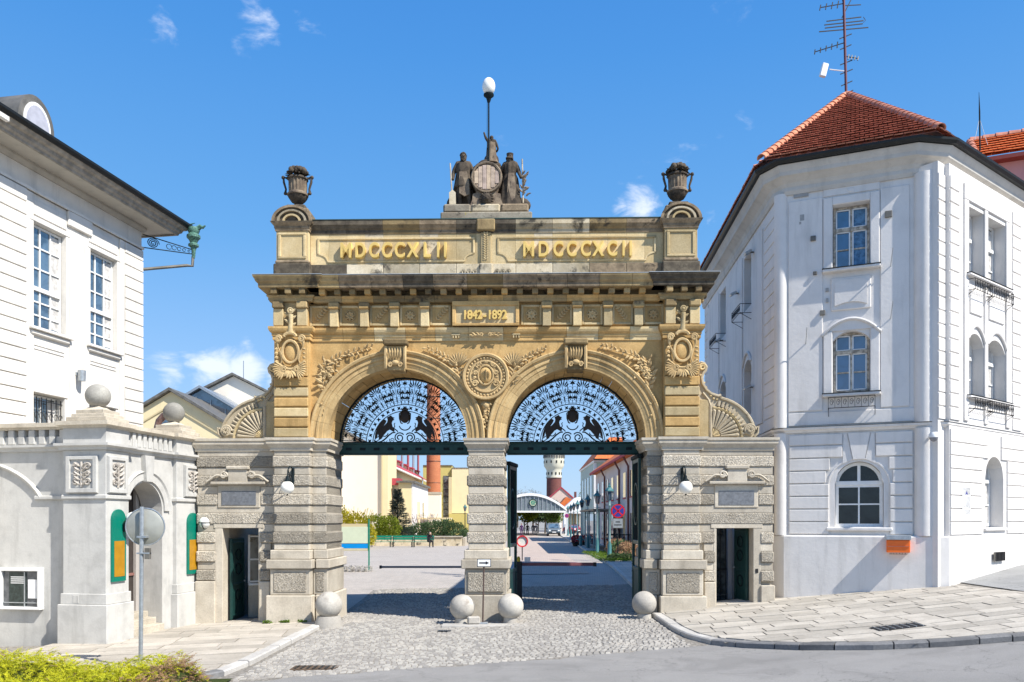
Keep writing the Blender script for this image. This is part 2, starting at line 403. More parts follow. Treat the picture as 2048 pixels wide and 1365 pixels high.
M['tile'] = tilem('clay_roof_tile', (.54, .225, .15), (.38, .145, .095))
M['tilerd'] = tilem('pale_clay_ridge_tile', (.62, .26, .15), (.48, .17, .09))
M['tileo'] = tilem('orange_roof_tile', (.70, .19, .05), (.6, .14, .04))
M['tiler'] = tilem('crimson_metal_roof', (.45, .07, .09), (.38, .06, .08))
def foliage_m(name, c, c2, tip=None):
    m = NM(name); b = m.mix(m.ramp(m.noise(3.5, 4), .35, .65), c, c2)
    b = m.mix(m.ramp(m.noise(28, 3), .3, .7, 0, .6), b, tip or tuple(min(1, x * 1.6) for x in c))
    r = m.fin(b, .65, 0, .25)
    tr = m.n('ShaderNodeBsdfTranslucent'); m.l(b, tr.inputs[0]); mxs = m.n('ShaderNodeMixShader'); mxs.inputs[0].default_value = .35
    m.l(m.b.outputs[0], mxs.inputs[1]); m.l(tr.outputs[0], mxs.inputs[2]); m.l(mxs.outputs[0], m.out.inputs[0])
    return r
M['juni'] = foliage_m('golden_juniper', (.42, .44, .018), (.22, .29, .015), (.85, .74, .03))
M['junib'] = foliage_m('brown_juniper', (.34, .20, .12), (.2, .13, .07), (.55, .35, .2))
M['fors'] = foliage_m('forsythia_yellow', (.45, .38, .02), (.28, .27, .03), (.6, .5, .03))
M['shr'] = foliage_m('bright_shrub', (.20, .25, .02), (.09, .14, .02), (.32, .35, .03))
M['spr'] = foliage_m('blue_spruce', (.06, .085, .08), (.035, .055, .05), (.13, .16, .15))
M['dkg'] = foliage_m('dark_juniper', (.075, .13, .05), (.04, .07, .03), (.15, .22, .09))
M['grass'] = foliage_m('short_grass', (.10, .18, .02), (.07, .13, .02), (.2, .3, .03))
M['tree'] = foliage_m('spring_leaves', (.10, .17, .03), (.06, .1, .02), (.2, .28, .05))
M['bark'] = plain('bark', (.09, .07, .05), .9, bump=.4)
M['twig'] = plain('bare_twigs', (.22, .19, .16), .9)
M['flower'] = foliage_m('pale_blossom', (.6, .55, .5), (.35, .35, .25), (.8, .75, .75))
M['redfl'] = foliage_m('red_bedding_plants', (.4, .02, .04), (.1, .05, .03))
# ---------------------------------------------------------------- ground, road, pavements
def grid_sheet(name, xs, ys, zf, mt, inside=None, parent=None, kind='structure'):
    vs, fs = [], []; nx, ny = len(xs), len(ys)
    for y in ys:
        for x in xs: vs.append((x, y, zf(x, y)))
    for j in range(ny - 1):
        for i in range(nx - 1):
            if inside and not inside((xs[i] + xs[i + 1]) / 2, (ys[j] + ys[j + 1]) / 2): continue
            fs.append((j * nx + i, j * nx + i + 1, (j + 1) * nx + i + 1, (j + 1) * nx + i))
    m = MB(); m.v = [Vector(v) for v in vs]; m.f = fs
    return m.build(name, mt, parent, smooth_a=180, recalc=False, kind=kind)
def rng(a, b, s):
    n = max(1, int(round((b - a) / s))); return [a + (b - a) * i / n for i in range(n + 1)]
def asphalt(name, c, c2):
    m = NM(name); b = m.mix(m.ramp(m.noise(.5, 6, .6), .35, .7), c, c2)
    b = m.mix(m.ramp(m.noise(70, 3, .8), .35, .7, 0, .6), b, tuple(x * .55 for x in c))
    b = m.mix(m.ramp(m.noise(160, 2, .8), .6, .75, 0, .6), b, tuple(min(1, x * 1.9) for x in c))
    b = m.mix(m.ramp(m.noise(.8, 7, .7, .8), .52, .62, 0, .3), b, tuple(x * .5 for x in c))
    b = m.mix(m.ramp(m.noise(1.0, 5, .6, .3, stretch=(.12, 1.3, 1)), .45, .7, 0, .3), b, tuple(x * .55 for x in c)); b = m.mix(m.ramp(m.noise(6, 4, .6), .68, .74, 0, .4), b, tuple(x * .45 for x in c))
    v_ = m.n('ShaderNodeTexVoronoi', feature='DISTANCE_TO_EDGE'); v_.inputs['Scale'].default_value = .35; wv = m.n('ShaderNodeVectorMath', operation='ADD'); nv = m.n('ShaderNodeTexNoise'); nv.inputs['Scale'].default_value = 2.5; nv.inputs['Detail'].default_value = 6; m.l(m.pos, nv.inputs['Vector']); m.l(m.pos, wv.inputs[0]); m.l(nv.outputs['Color'], wv.inputs[1]); m.l(wv.outputs[0], v_.inputs['Vector']); b = m.mix(m.ramp(v_.outputs['Distance'], .0, .006, .55, 0), b, tuple(x * .35 for x in c))
    m.bump(m.noise(90, 4, .8), .5, .012); return m.fin(b, .9, 0, .25)
M['asph'] = asphalt('worn_asphalt', (.30, .29, .275), (.25, .242, .23))
M['asph2'] = asphalt('pale_asphalt', (.34, .34, .33), (.29, .29, .285))
M['earth'] = asphalt('paving_far', (.34, .32, .29), (.28, .265, .24))
def pavers(name, c, c2, joint, bw, rh, rot=0.0, dirt=.3):
    m = NM(name); mp_ = m.n('ShaderNodeMapping'); mp_.inputs['Rotation'].default_value = (0, 0, rot); m.l(m.pos, mp_.inputs['Vector'])
    b = m.n('ShaderNodeTexBrick'); b.inputs['Scale'].default_value = 1; b.inputs['Brick Width'].default_value = bw; b.inputs['Row Height'].default_value = rh; b.inputs['Mortar Size'].default_value = .012; b.inputs['Mortar Smooth'].default_value = .4
    b.inputs['Color1'].default_value = col(c); b.inputs['Color2'].default_value = col(c2); b.inputs['Mortar'].default_value = col(joint); m.l(mp_.outputs[0], b.inputs['Vector'])
    m.bump(b.outputs['Fac'], -.6, .02); m.bump(m.noise(30, 4), .4, .01)
    return m.fin(m.mix(m.ramp(m.noise(.6, 6, .6), .4, .7, 0, dirt), b.outputs['Color'], tuple(x * .6 for x in c)), .85, 0, .25)
M['paver'] = pavers('courtyard_setts', (.47, .42, .37), (.38, .345, .305), (.28, .25, .22), .2, .12, .1)
M['paverr'] = pavers('rosy_courtyard_setts', (.53, .42, .35), (.43, .35, .30), (.3, .26, .22), .22, .12, .05)
M['slabfar'] = pavers('courtyard_slabs', (.55, .50, .42), (.46, .42, .36), (.3, .27, .23), .6, .4, .05)
ground = grid_sheet('ground', [-1500, -700, -300, -150] + rng(-90, 90, 5) + [150, 300, 700, 1500], [-300, -120, -60] + rng(-40, 120, 4) + [200, 400, 800, 1700], lambda x, y: gz(x, y) - .12 - (.2 if y < 14 else 0), M['earth'])
# boundary between the asphalt street and the cobbled drive
KL = [(-5.25, -.7), (-5.32, -4), (-5.36, -6.4), (-5.5, -7.6), (-6.2, -8.6), (-7.6, -9.3), (-12, -10.4), (-20, -12)]
KR = [(3.92, -.45), (3.93, -3.3), (4.02, -4.6), (4.3, -5.6), (4.85, -6.4), (5.7, -7.15), (6.8, -7.75), (8.1, -8.15), (9.4, -8.45), (12, -8.9), (16, -9.3), (24, -10)]
def yb(x): return lerp(-8.15, -5.6, (x + 5.4) / 9.5) if -9 < x < 4.2 else (-9.2 if x <= -9 else -5.6)
road = grid_sheet('road', rng(-60, 60, 1.0), rng(-60, -3.5, .75), lambda x, y: gz(x, y) - .012, M['asph'], kind='structure')
M['joint'] = plain('sand_joints', (.24, .22, .19), .95, var=.4, sc=14, bump=.4)
cob = grid_sheet('cobbled_drive', rng(-6.5, 5.5, .5), rng(-8.5, 8.5, .5), lambda x, y: gz(x, y) - (.0 if y > yb(x) - .1 else .05), M['joint'])
# setts as real stones, joined (too many to pick apart)
def settm():
    m = NM('granite_setts'); f = m.n('ShaderNodeTexWhiteNoise', noise_dimensions='1D')
    a = m.n('ShaderNodeAttribute', attribute_name='sett'); m.l(a.outputs['Fac'], f.inputs['W'])
    b = m.mix(m.ramp(f.outputs['Value'], 0, 1), (.42, .395, .35), (.25, .235, .215))
    b = m.mix(m.ramp(m.noise(.35, 5, .6), .4, .68, 0, .35), b, (.27, .245, .215)); b = m.mix(m.ramp(m.noise(.5, 5, .6, .3), .55, .7, 0, .4), b, (.52, .47, .40))
    m.bump(m.noise(40, 3), .4, .01); return m.fin(b, .8, 0, .3)
M['sett'] = settm()
mb = MB(); ids = []; k = 0; y = -8.6; rs = random.Random(3)
while y < 8.4:
    dy = rs.uniform(.10, .125); x = -5.25 + rs.uniform(0, .1)
    while x < 3.85:
        dx = rs.uniform(.10, .15)
        xc = x + dx / 2; yc = y + dy / 2 + .05 * sin(x * 1.1)
        if yc > yb(xc) and xc < 3.85 and not (abs(xc + .743) < .5 and -.2 < yc < 1.9):
            z = gz(xc, yc); t = rs.uniform(.012, .026); g = .009; a, b_ = rs.uniform(-.006, .006), rs.uniform(-.006, .006)
            X0, X1, Y0, Y1 = x + g, x + dx - g, yc - dy / 2 + g, yc + dy / 2 - g; i = .016; n = len(mb.v)
            zt = z + t
            mb.v += [Vector(p) for p in ((X0, Y0, z - .01), (X1, Y0, z - .01), (X1, Y1, z - .01), (X0, Y1, z - .01), (X0 + i, Y0 + i, zt - a), (X1 - i, Y0 + i, zt + a), (X1 - i, Y1 - i, zt + b_), (X0 + i, Y1 - i, zt - b_))]
            mb.f += [(n + 4, n + 5, n + 6, n + 7), (n, n + 1, n + 5, n + 4), (n + 1, n + 2, n + 6, n + 5), (n + 2, n + 3, n + 7, n + 6), (n + 3, n, n + 4, n + 7)]
            ids += [rs.random() * 100] * 5
        x += dx
    y += dy
so = mb.build('cobblestones', M['sett'], cob, recalc=False, kind='stuff')
at_ = so.data.attributes.new('sett', 'FLOAT', 'FACE'); at_.data.foreach_set('value', ids)
# courtyard behind the gate
grid_sheet('courtyard_paving', rng(-40, 60, 1.0), rng(8.2, 140, 1.2), lambda x, y: gz(x, y) + .0, M['paver'])
grid_sheet('side_yard_paving', rng(-40, -5.4, .8) , rng(1.9, 8.4, .8), lambda x, y: gz(x, y) + .004, M['paver'])
grid_sheet('rosy_driveway', rng(.2, 3.4, .4), rng(12.5, 120, 1.2), lambda x, y: gz(x, y) + .02, M['paverr'])
# ---- flagstones
def clip_poly(sub, win):
    out = sub
    for i in range(len(win)):
        a, b = win[i], win[(i + 1) % len(win)]; inp, out = out, []
        if not inp: break
        side = lambda p: (b[0] - a[0]) * (p[1] - a[1]) - (b[1] - a[1]) * (p[0] - a[0])
        for j in range(len(inp)):
            p, q = inp[j - 1], inp[j]; sp, sq = side(p), side(q)
            if sq >= 0:
                if sp < 0: t = sp / (sp - sq); out.append((p[0] + (q[0] - p[0]) * t, p[1] + (q[1] - p[1]) * t))
                out.append(q)
            elif sp >= 0: t = sp / (sp - sq); out.append((p[0] + (q[0] - p[0]) * t, p[1] + (q[1] - p[1]) * t))
    return out
def area(p): return abs(sum(p[i - 1][0] * p[i][1] - p[i][0] * p[i - 1][1] for i in range(len(p)))) / 2
M['flag'] = stone('flagstone', (.51, .47, .405), (.41, .375, .32), rnd=.17, patina=.14, pcol=(.3, .27, .22), bump=.25)
M['flagl'] = stone('flagstone_left', (.53, .48, .41), (.43, .39, .33), rnd=.16, patina=.08, pcol=(.3, .28, .25), bump=.25)
M['kerb'] = stone('grey_granite_kerb', (.24, .235, .23), (.15, .15, .15), rnd=.3, patina=.2, pcol=(.05, .05, .05))
M['kerbw'] = stone('pale_granite_kerb', (.56, .54, .50), (.45, .43, .40), rnd=.15)
UP = .11
def flags(parent, region, y0, y1, row, lo, hi, ang, origin, mt, seed, gap=.015):
    r = random.Random(seed); ca, sa = cos(ang), sin(ang); n = 0
    loc2w = lambda p: (origin[0] + p[0] * ca - p[1] * sa, origin[1] + p[0] * sa + p[1] * ca)
    y = y0
    while y < y1:
        h = row * r.uniform(.85, 1.15); x = -22 + r.uniform(0, 1)
        while x < 22:
            L = r.uniform(lo, hi)
            win = [loc2w(p) for p in ((x + gap, y + gap), (x + L - gap, y + gap), (x + L - gap, y + h - gap), (x + gap, y + h - gap))]
            pl = clip_poly(region, win); x += L
            if len(pl) < 3 or area(pl) < .02: continue
            tz = r.uniform(-.006, .006); a_, b_ = r.uniform(-.008, .008), r.uniform(-.008, .008); cx, cy = pl[0]
            vs = [(p[0], p[1], gz(*p) + UP + tz + a_ * (p[0] - cx) + b_ * (p[1] - cy)) for p in pl]; m_ = len(vs)
            vs += [(v[0], v[1], v[2] - .1) for v in vs]
            q = MB(); q.add(vs, [tuple(range(m_))] + [(i, m_ + i, m_ + (i + 1) % m_, (i + 1) % m_) for i in range(m_)]); n += 1
            q.build('flagstone', mt, parent)
        y += h
    return n
def off(path, d):
    out = []
    for i, p in enumerate(path):
        a = Vector(path[max(0, i - 1)]); b = Vector(path[min(len(path) - 1, i + 1)]); t = (b - a).normalized(); out.append((p[0] - t.y * d, p[1] + t.x * d))
    return out
KRin = off(KR, .26)          # inner edge of the kerb (pavement side)
regR = KRin[:10] + [(12.4, -8.6), (12.3, -4.1), (11.9, -1.5), (11.5, -1.3), (7.7, .35), (7.6, .9), (5.2, .9), (5.2, -.2), (4.2, -.3)]
pavR = grid_sheet('pavement_right', rng(3.5, 40, .5), rng(-12, 3.0, .5), lambda x, y: gz(x, y) + UP - .035, M['joint'],
                  inside=lambda x, y: any(clip_poly(regR + [], [(x - .01, y - .01), (x + .01, y - .01), (x + .01, y + .01), (x - .01, y + .01)])) or (x > 12 and y > -8.9))
nR = flags(pavR, regR, -9.6, 1.4, .46, .6, 1.15, radians(-4), (8, 0), M['flag'], 5)
regL = off(KL, -.24)[:6] + [(-12, -10.2), (-20, -11.5), (-20, -3.3), (-9.9, -3.4), (-9.1, .9), (-5.1, .9), (-5.0, -.5)]
pavL = grid_sheet('pavement_left', rng(-26, -5.0, .5), rng(-13, 1.5, .5), lambda x, y: gz(x, y) + UP - .035, M['joint'],
                  inside=lambda x, y: any(clip_poly(regL, [(x - .01, y - .01), (x + .01, y - .01), (x + .01, y + .01), (x - .01, y + .01)])))
regLv = [p for p in regL]; regLv = clip_poly(regL, [(-11.2, -11), (0, -11), (0, 1), (-11.2, 1)])
nL = flags(pavL, regLv, -7, 4.5, .62, .9, 1.5, radians(8), (-8, -3), M['flagl'], 9)
print('flags', nR, nL)
def kerbs(parent, path, width, mt, name, lo, hi, seed, drop=.0):
    r = random.Random(seed); seg = []
    L = [0]
    for a, b in zip(path, path[1:]): L.append(L[-1] + hypot(b[0] - a[0], b[1] - a[1]))
    def P(s):
        for i in range(len(path) - 1):
            if s <= L[i + 1] or i == len(path) - 2:
                t = (s - L[i]) / (L[i + 1] - L[i]); a, b = Vector(path[i]), Vector(path[i + 1]); return a.lerp(b, t), (b - a).normalized()
    s = 0
    while s < L[-1] - .1:
        l = min(r.uniform(lo, hi), L[-1] - s); pts = []; q = MB(); k = 3; vs = []; jz = r.uniform(-.008, .008); jo = r.uniform(-.012, .012)
        for i in range(k + 1):
            p, t = P(s + .012 + (l - .024) * i / k); nrm = Vector((-t.y, t.x)) * (1 if width > 0 else -1); w = abs(width); z = gz(p.x, p.y)
            a = p - nrm * jo; b = p + nrm * w
            up = UP + jz
            vs += [(a.x, a.y, z - .2), (a.x, a.y, z + up - .025), (a.x + nrm.x * .03, a.y + nrm.y * .03, z + up), (b.x, b.y, z + up), (b.x, b.y, z - .2)]
        fs = [(i * 5 + j, i * 5 + (j + 1) % 5, (i + 1) * 5 + (j + 1) % 5, (i + 1) * 5 + j) for i in range(k) for j in range(5)] + [(0, 1, 2, 3, 4), tuple(range(k * 5 + 4, k * 5 - 1, -1))]
        q.add(vs, fs); q.build(name, mt, parent); s += l
kerbs(pavR, KR[:4], .26, M['kerbw'], 'kerbstone', .9, 1.4, 2)
kerbs(pavR, KR[3:], .26, M['kerb'], 'kerbstone', .5, 1.15, 3)
kerbs(pavL, KL[:4], -.24, M['kerbw'], 'kerbstone', .8, 1.2, 4)
kerbs(pavL, KL[3:], -.24, M['kerb'], 'kerbstone', .7, 1.1, 5)
# parking asphalt at the far right
grid_sheet('side_street_asphalt', rng(11.7, 60, .6), rng(-8.4, 30, .6), lambda x, y: gz(x, y) + UP - .01, M['asph2'], inside=lambda x, y: x > 12.15 + (.12 * (y + 4)) * (y < -4) and y > -1.3 - .0 * x - (x > 12) * 3.0 - (x > 12.6) * 4)
q = MB()
for a, b in (((12.9, -3.6), (18, -2.2)), ((12.9, -3.55), (13.6, -2.0))):
    d_ = (Vector(b) - Vector(a)).normalized(); n_ = Vector((-d_.y, d_.x)) * .06
    for i in range(6):
        p0 = Vector(a).lerp(Vector(b), i / 6); p1 = Vector(a).lerp(Vector(b), (i + 1) / 6)
        q.add([(p.x, p.y, gz(p.x, p.y) + UP + .004) for p in (p0 - n_, p1 - n_, p1 + n_, p0 + n_)], [(0, 1, 2, 3)])
q.build('parking_line', M['white'], kind='structure', recalc=False)
# iron covers
def disc(name, c, rx, ry, mt, label, cat):
    z = gz(c[0], c[1]); o = thing(name, label, cat, (c[0], c[1], z))
    q = MB(); q.box(c[0] - rx, c[0] + rx, c[1] - ry, c[1] + ry, z - .02, z + .03, .004); q.build('frame', mt, o)
    q = MB()
    for i in range(7): x = c[0] - rx * .8 + rx * 1.6 * i / 6; q.box(x - rx * .05, x + rx * .05, c[1] - ry * .8, c[1] + ry * .8, z + .032, z + .040)
    q.build('ribs', M['gutter'], o)
disc('drain_cover', (-3.9, -7.05), .45, .22, plain('rusty_iron', (.13, .09, .06), .8, .3, var=.4), 'brown rusty drain cover where the cobbles meet the asphalt', 'drain cover')
disc('gully_grate', (-1.75, -2.2), .17, .1, M['gutter'], 'small dark iron cover set in the cobbled drive before the centre pier', 'drain cover')
# shadow of an unseen sign, painted on the right pavement as a striped black sheet

zg = gz(8.0, -6.3) + UP; o = thing('sign_shadow_patch', 'painted striped shadow of an unseen sign on the right pavement near the kerb', 'painted shadow', (8.0, -6.3, zg)); A = T(8.0, -6.3, 0) @ R(radians(-3))
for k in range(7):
    p0, p1 = A @ Vector((-.42 + .14 * k, -.24, 0)), A @ Vector((-.42 + .14 * k, .24, 0)); q = MB(); q.tube([(p0.x, p0.y, gz(p0.x, p0.y) + UP + .02), (p1.x, p1.y, gz(p1.x, p1.y) + UP + .02)], .012, 4); q.build('bar', M['galv'], o)  # pale stripes within the painted shadow
q = MB(); cs = [A @ Vector(c) for c in ((-.48, -.26, 0), (.48, -.26, 0), (.48, .26, 0), (-.48, .26, 0))]; q.add([(c.x, c.y, gz(c.x, c.y) + UP + .011) for c in cs], [(0, 1, 2, 3)]); q.build('shadow_sheet', M['black'], o, recalc=False)
# ---------------------------------------------------------------- the double gate
gate = thing('triumphal_gate', 'golden sandstone double arched gate on grey rusticated piers', 'gate', (-.743, 0, 0), radians(-1.2))
G = wm(gate)
def gp(name, mt, q, sm=None, kind=None, parent=gate): return q.build(name, M[mt] if isinstance(mt, str) else mt, parent, smooth_a=sm, kind=kind)
def gb(name, mt, *b, c=.012): return gp(name, mt, MB(G).box(*b, c=c))
rg = random.Random(11)
def boss(x0, x1, y0, y1, z0, z1, c=.03):
    """one vermiculated block: chamfered, with a raised rough field"""
    return MB(G).box(x0, x1, y0, y1, z0, z1, c=c)
AX, RI, RO, SP = 2.55, 2.0, 2.52, 5.19
ROWS = [(4.68 - .544 * k - .315, 4.68 - .544 * k) for k in range(5)]
BK = 1.9
# --- centre pier
gb('pier_core', 'gran', -.5, .5, .03, BK, .6, 4.95, c=.0)
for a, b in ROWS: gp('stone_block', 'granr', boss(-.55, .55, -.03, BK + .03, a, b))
zs = [4.93] + [z for r in ROWS for z in (r[1], r[0])][0:] + [2.0]
for i in range(0, len(zs) - 1, 2): gb('smooth_block', 'gran', -.503, .503, 0, BK + .003, zs[i + 1] + .004, zs[i] - .004, c=.015)
for z0, z1, w in ((1.735, 2.0, .62), (1.47, 1.73, .70), (.72, 1.465, .60), (-.3, .715, .68)):
    gb('pedestal_block', 'gran', -w, w, -(w - .5), BK + w - .5, z0, z1, c=.02)
gb('vermiculated_panel', 'granr', -.52, .52, -.145, 0, .8, 1.36, c=.02)
for s in (-1, 1): gb('vermiculated_panel', 'granr', s * .58, s * .645, .35, BK - .3, .8, 1.36, c=.02)
PI = [(0, 4.83), (.03, 4.83), (.03, 4.9), (.05, 4.93), (.09, 4.98), (.12, 5.02), (.12, 5.1), (.15, 5.12), (.15, 5.19), (0, 5.19)]
def rect(x0, x1, y0, y1): return [(x0, y0), (x1, y0), (x1, y1), (x0, y1)][::1]
gp('impost_cap', 'gran', MB(G).mould(rect(-.5, .5, 0, BK), PI, True))
gb('impost_bed', 'gran', -.5, .5, 0, BK, 4.83, 5.19, c=0)
# --- side piers and wings
for s in (-1, 1):
    X = lambda a: s * (a + .18 if (s < 0 and a > 8.1) else a)
    gb('pier_core', 'gran', X(4.6), X(6.0), .05, BK, .3, 5.0, c=0)
    gb('wing_core', 'gran', X(7.72), X(8.12), .07, BK, 0, 5.0, c=0); gb('wing_core', 'gran', X(6.0), X(6.5), .07, BK, 0, 5.0, c=0); gb('wing_core', 'gran', X(6.5), X(7.72), .07, BK, 2.75, 5.0, c=0)
    for a, b in ROWS:
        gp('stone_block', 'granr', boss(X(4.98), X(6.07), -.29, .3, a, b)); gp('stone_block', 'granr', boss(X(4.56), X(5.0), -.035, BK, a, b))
    for i in range(0, len(zs) - 1, 2):
        gb('smooth_block', 'gran', X(5.02), X(6.03), -.25, .3, zs[i + 1] + .004, zs[i] - .004, c=.015)
        gb('smooth_block', 'gran', X(4.6), X(5.03), 0, BK + .003, zs[i + 1] + .004, zs[i] - .004, c=.015)
    for z0, z1, w in ((1.735, 2.0, .07), (1.47, 1.73, .16), (.72, 1.465, .07), (-.35, .715, .16)):
        gb('pedestal_block', 'gran', X(5.03 - w * .8), X(6.05 + w), -.26 - w, .3, z0, z1, c=.02); gb('pedestal_block', 'gran', X(4.6 - w * .8), X(5.03 - w), -w * .9, BK + w, z0, z1, c=.02)
    gb('vermiculated_panel', 'granr', X(5.08), X(6.02), -.35, -.2, .8, 1.37, c=.02); gb('vermiculated_panel', 'granr', X(4.64), X(4.88), -.09, .1, .8, 1.37, c=.02)
    # wing rustication
    for k, (a, b) in enumerate(ROWS + [(4.68 - .544 * j - .315, 4.68 - .544 * j) for j in (5, 6)]):
        if k in (0, 1): spans = [(6.07, 8.18)]
        elif k == 3: spans = [(6.07, 8.18)]
        elif k == 2: spans = [(6.07, 6.5), (7.74, 8.18)]
        else: spans = [(6.07 if k < 5 else 6.2, 6.52), (7.8, 8.18)]
        for p, q_ in spans:
            gp('stone_block', 'granr', boss(X(p), X(q_), -.035 if k < 5 else -.06, .3, a, b))
            e = .02
            gb('smooth_block', 'gran', X(p), X(q_ - (.03 if q_ > 8 else 0)), 0, .3, b + .004, b + .225, c=.012)
    gb('plinth_block', 'gran', X(6.2), X(6.52), -.1, .4, -.3, 1.09, c=.02) if s < 0 else gb('plinth_block', 'gran', X(6.2), X(6.52), -.1, .4, -.3, 1.09, c=.02)
    gb('plinth_block', 'gran', X(7.8), X(8.2), -.08, .4, -.3, 1.09 if s < 0 else 1.0, c=.02)
    gb('door_jamb', 'gran', X(6.48), X(6.56), -.01, .5, -.1, 2.75, c=.01); gb('door_jamb', 'gran', X(7.6), X(7.82), -.01, .5, -.1, 2.75, c=.01)
    gb('door_lintel', 'gran', X(6.4), X(7.86), -.02, .5, 2.62, 2.78, c=.01)
    # plaque, its frame and broken pediment
    gb('plaque_frame', 'gran', X(6.5), X(7.74), -.03, .2, 3.2, 3.86, c=.02)
    gb('dark_plaque', plain('grey_slate_plaque', (.16, .17, .185), .5, var=.25, sc=14), X(6.62), X(7.62), -.045, .1, 3.28, 3.68, c=.005)
    gb('pediment_shelf', 'gran', X(6.33), X(7.9), -.16, .1, 3.87, 3.95, c=.015)
    gb('pediment_block', 'gran', X(6.85), X(7.4), -.12, .1, 3.95, 4.30, c=.01); gb('pediment_cap', 'gran', X(6.80), X(7.45), -.17, .1, 4.30, 4.40, c=.02)
    for t in (-1, 1):
        cx = X(7.125) + t * .40; pts = []
        for i in range(22):
            a = i / 21 * 2.6 * pi; r = .035 + .075 * i / 21; pts.append((cx + t * (-r) * sin(a) * 1, -.1, 4.14 + r * cos(a)))
        p = pts[-1]
        for i in range(1, 9):
            u = i / 8; pts.append((cx + t * (.11 + .38 * u), -.1, 4.14 - .02 - .17 * smooth(u) + .09 * sin(pi * u) * .6))
        gp('pediment_scroll', 'gran', MB(G).tube(pts, .036, 6), 60)
    # impost of pier and wing
    path = [(8.36 if s < 0 else 8.16, .25), (8.36 if s < 0 else 8.16, 0), (6.1, 0), (6.1, -.26), (5.0, -.26), (5.0, 0), (4.57, 0), (4.57, BK)]
    if s < 0: path = [(-x, y) for x, y in path]
    pth = path if s < 0 else path[::-1]
    # 'out' must face the camera: travelling +x puts the right side at -y
    gp('impost_moulding', 'gran', MB(G).mould(pth, PI))
    gb('impost_bed', 'gran', X(4.58), X(8.13), .3, BK, 4.9, 5.185, c=0); gb('impost_bed', 'gran', X(5.0), X(6.08), -.25, .4, 4.9, 5.185, c=0); gb('impost_bed', 'gran', X(4.58), X(8.13), .01, .4, 4.9, 5.183, c=0)
# --- arches: voussoirs of the archivolt, and the soffit
def arc_profile(q, cx, prof, a0, a1, n):
    """prof [(r, y)] swept round (cx, SP)"""
    m = len(prof); vs = []
    for i in range(n + 1):
        a = a0 + (a1 - a0) * i / n
        for r, y in prof: vs.append((cx - r * cos(a), y, SP + r * sin(a)))
    fs = [(i * m + j, i * m + (j + 1) % m, (i + 1) * m + (j + 1) % m, (i + 1) * m + j) for i in range(n) for j in range(m)] + [tuple(range(m)), tuple(range(n * m + m - 1, n * m - 1, -1))]
    return q.add(vs, fs)
APF = [(RI, .35), (RI, -.02), (2.07, -.02), (2.09, -.035), (2.14, -.035), (2.16, -.06), (2.26, -.06), (2.28, -.10), (2.33, -.10), (2.35, -.07), (2.41, -.07), (2.43, -.13), (2.49, -.15), (RO, -.13), (RO, .35)]
SOF = [(RI, .352), (RI, BK), (RI + .3, BK), (RI + .3, .352)]
for s in (-1, 1):
    cx = s * AX; N = 15
    for i in range(N):
        a0, a1 = pi * i / N + .0012, pi * (i + 1) / N - .0012
        gp('voussoir', 'sandv', arc_profile(MB(G), cx, APF, a0, a1, 4), 40)
    NS = 22
    for j in range(4):
        y0, y1 = .36 + j * .385, .36 + (j + 1) * .385
        for i in range(NS): gp('soffit_stone', 'sand', arc_profile(MB(G), cx, [(RI + rg.uniform(0, .01), y0 + .006), (RI, y1 - .006), (RI + .25, y1 - .006), (RI + .25, y0 + .006)], pi * i / NS + .003, pi * (i + 1) / NS - .003, 1))
# --- spandrel wall: one slab with two semicircular cuts (columns of quads between the arch and the architrave)
q = MB(G); TOP = 8.0
xs = sorted(set([round(-5.1 + i * .085, 4) for i in range(121)] + [-5.1, 5.1]))
def low(x):
    z = SP
    for s in (-1, 1):
        d = abs(x - s * AX)
        if d < RO - .06: z = max(z, SP + sqrt((RO - .06) ** 2 - d * d))
    return z
vs, fs = [], []
for x in xs: vs += [(x, 0, low(x)), (x, 0, TOP), (x, BK, low(x)), (x, BK, TOP)]
for i in range(len(xs) - 1): a, b = i * 4, i * 4 + 4; fs += [(a, b, b + 1, a + 1), (a + 2, a + 3, b + 3, b + 2), (a, a + 2, b + 2, b)]
gp('spandrel_wall', 'sand', q.add(vs, fs))
for s in (-1, 1):   # plain fillet at the springing outside each arch
    gb('spandrel_block', 'sand', s * 5.06, s * 5.11, -.05, .3, SP, 8.0, c=.008)
    # rusticated upper pilaster
    gb('pilaster_core', 'sand', s * 5.05, s * 6.0, -.19, BK, SP, 9.3, c=0)
    for k in range(6):
        z0 = 5.22 + k * .288; gb('rusticated_band', 'sand' if k % 2 else 'sandp', s * 5.05, s * 6.03, -.27, .25, z0, z0 + .248, c=.02)
        gb('rusticated_band', 'sand', s * 5.99, s * 6.035, .3, BK, z0, z0 + .262, c=.015)
    gb('pilaster_panel', 'sand', s * 5.06, s * 6.025, -.255, .25, 6.95, 8.1, c=.01); gb('pilaster_panel', 'sand', s * 5.03, s * 5.09, -.23, .2, SP, 8.0, c=.01)
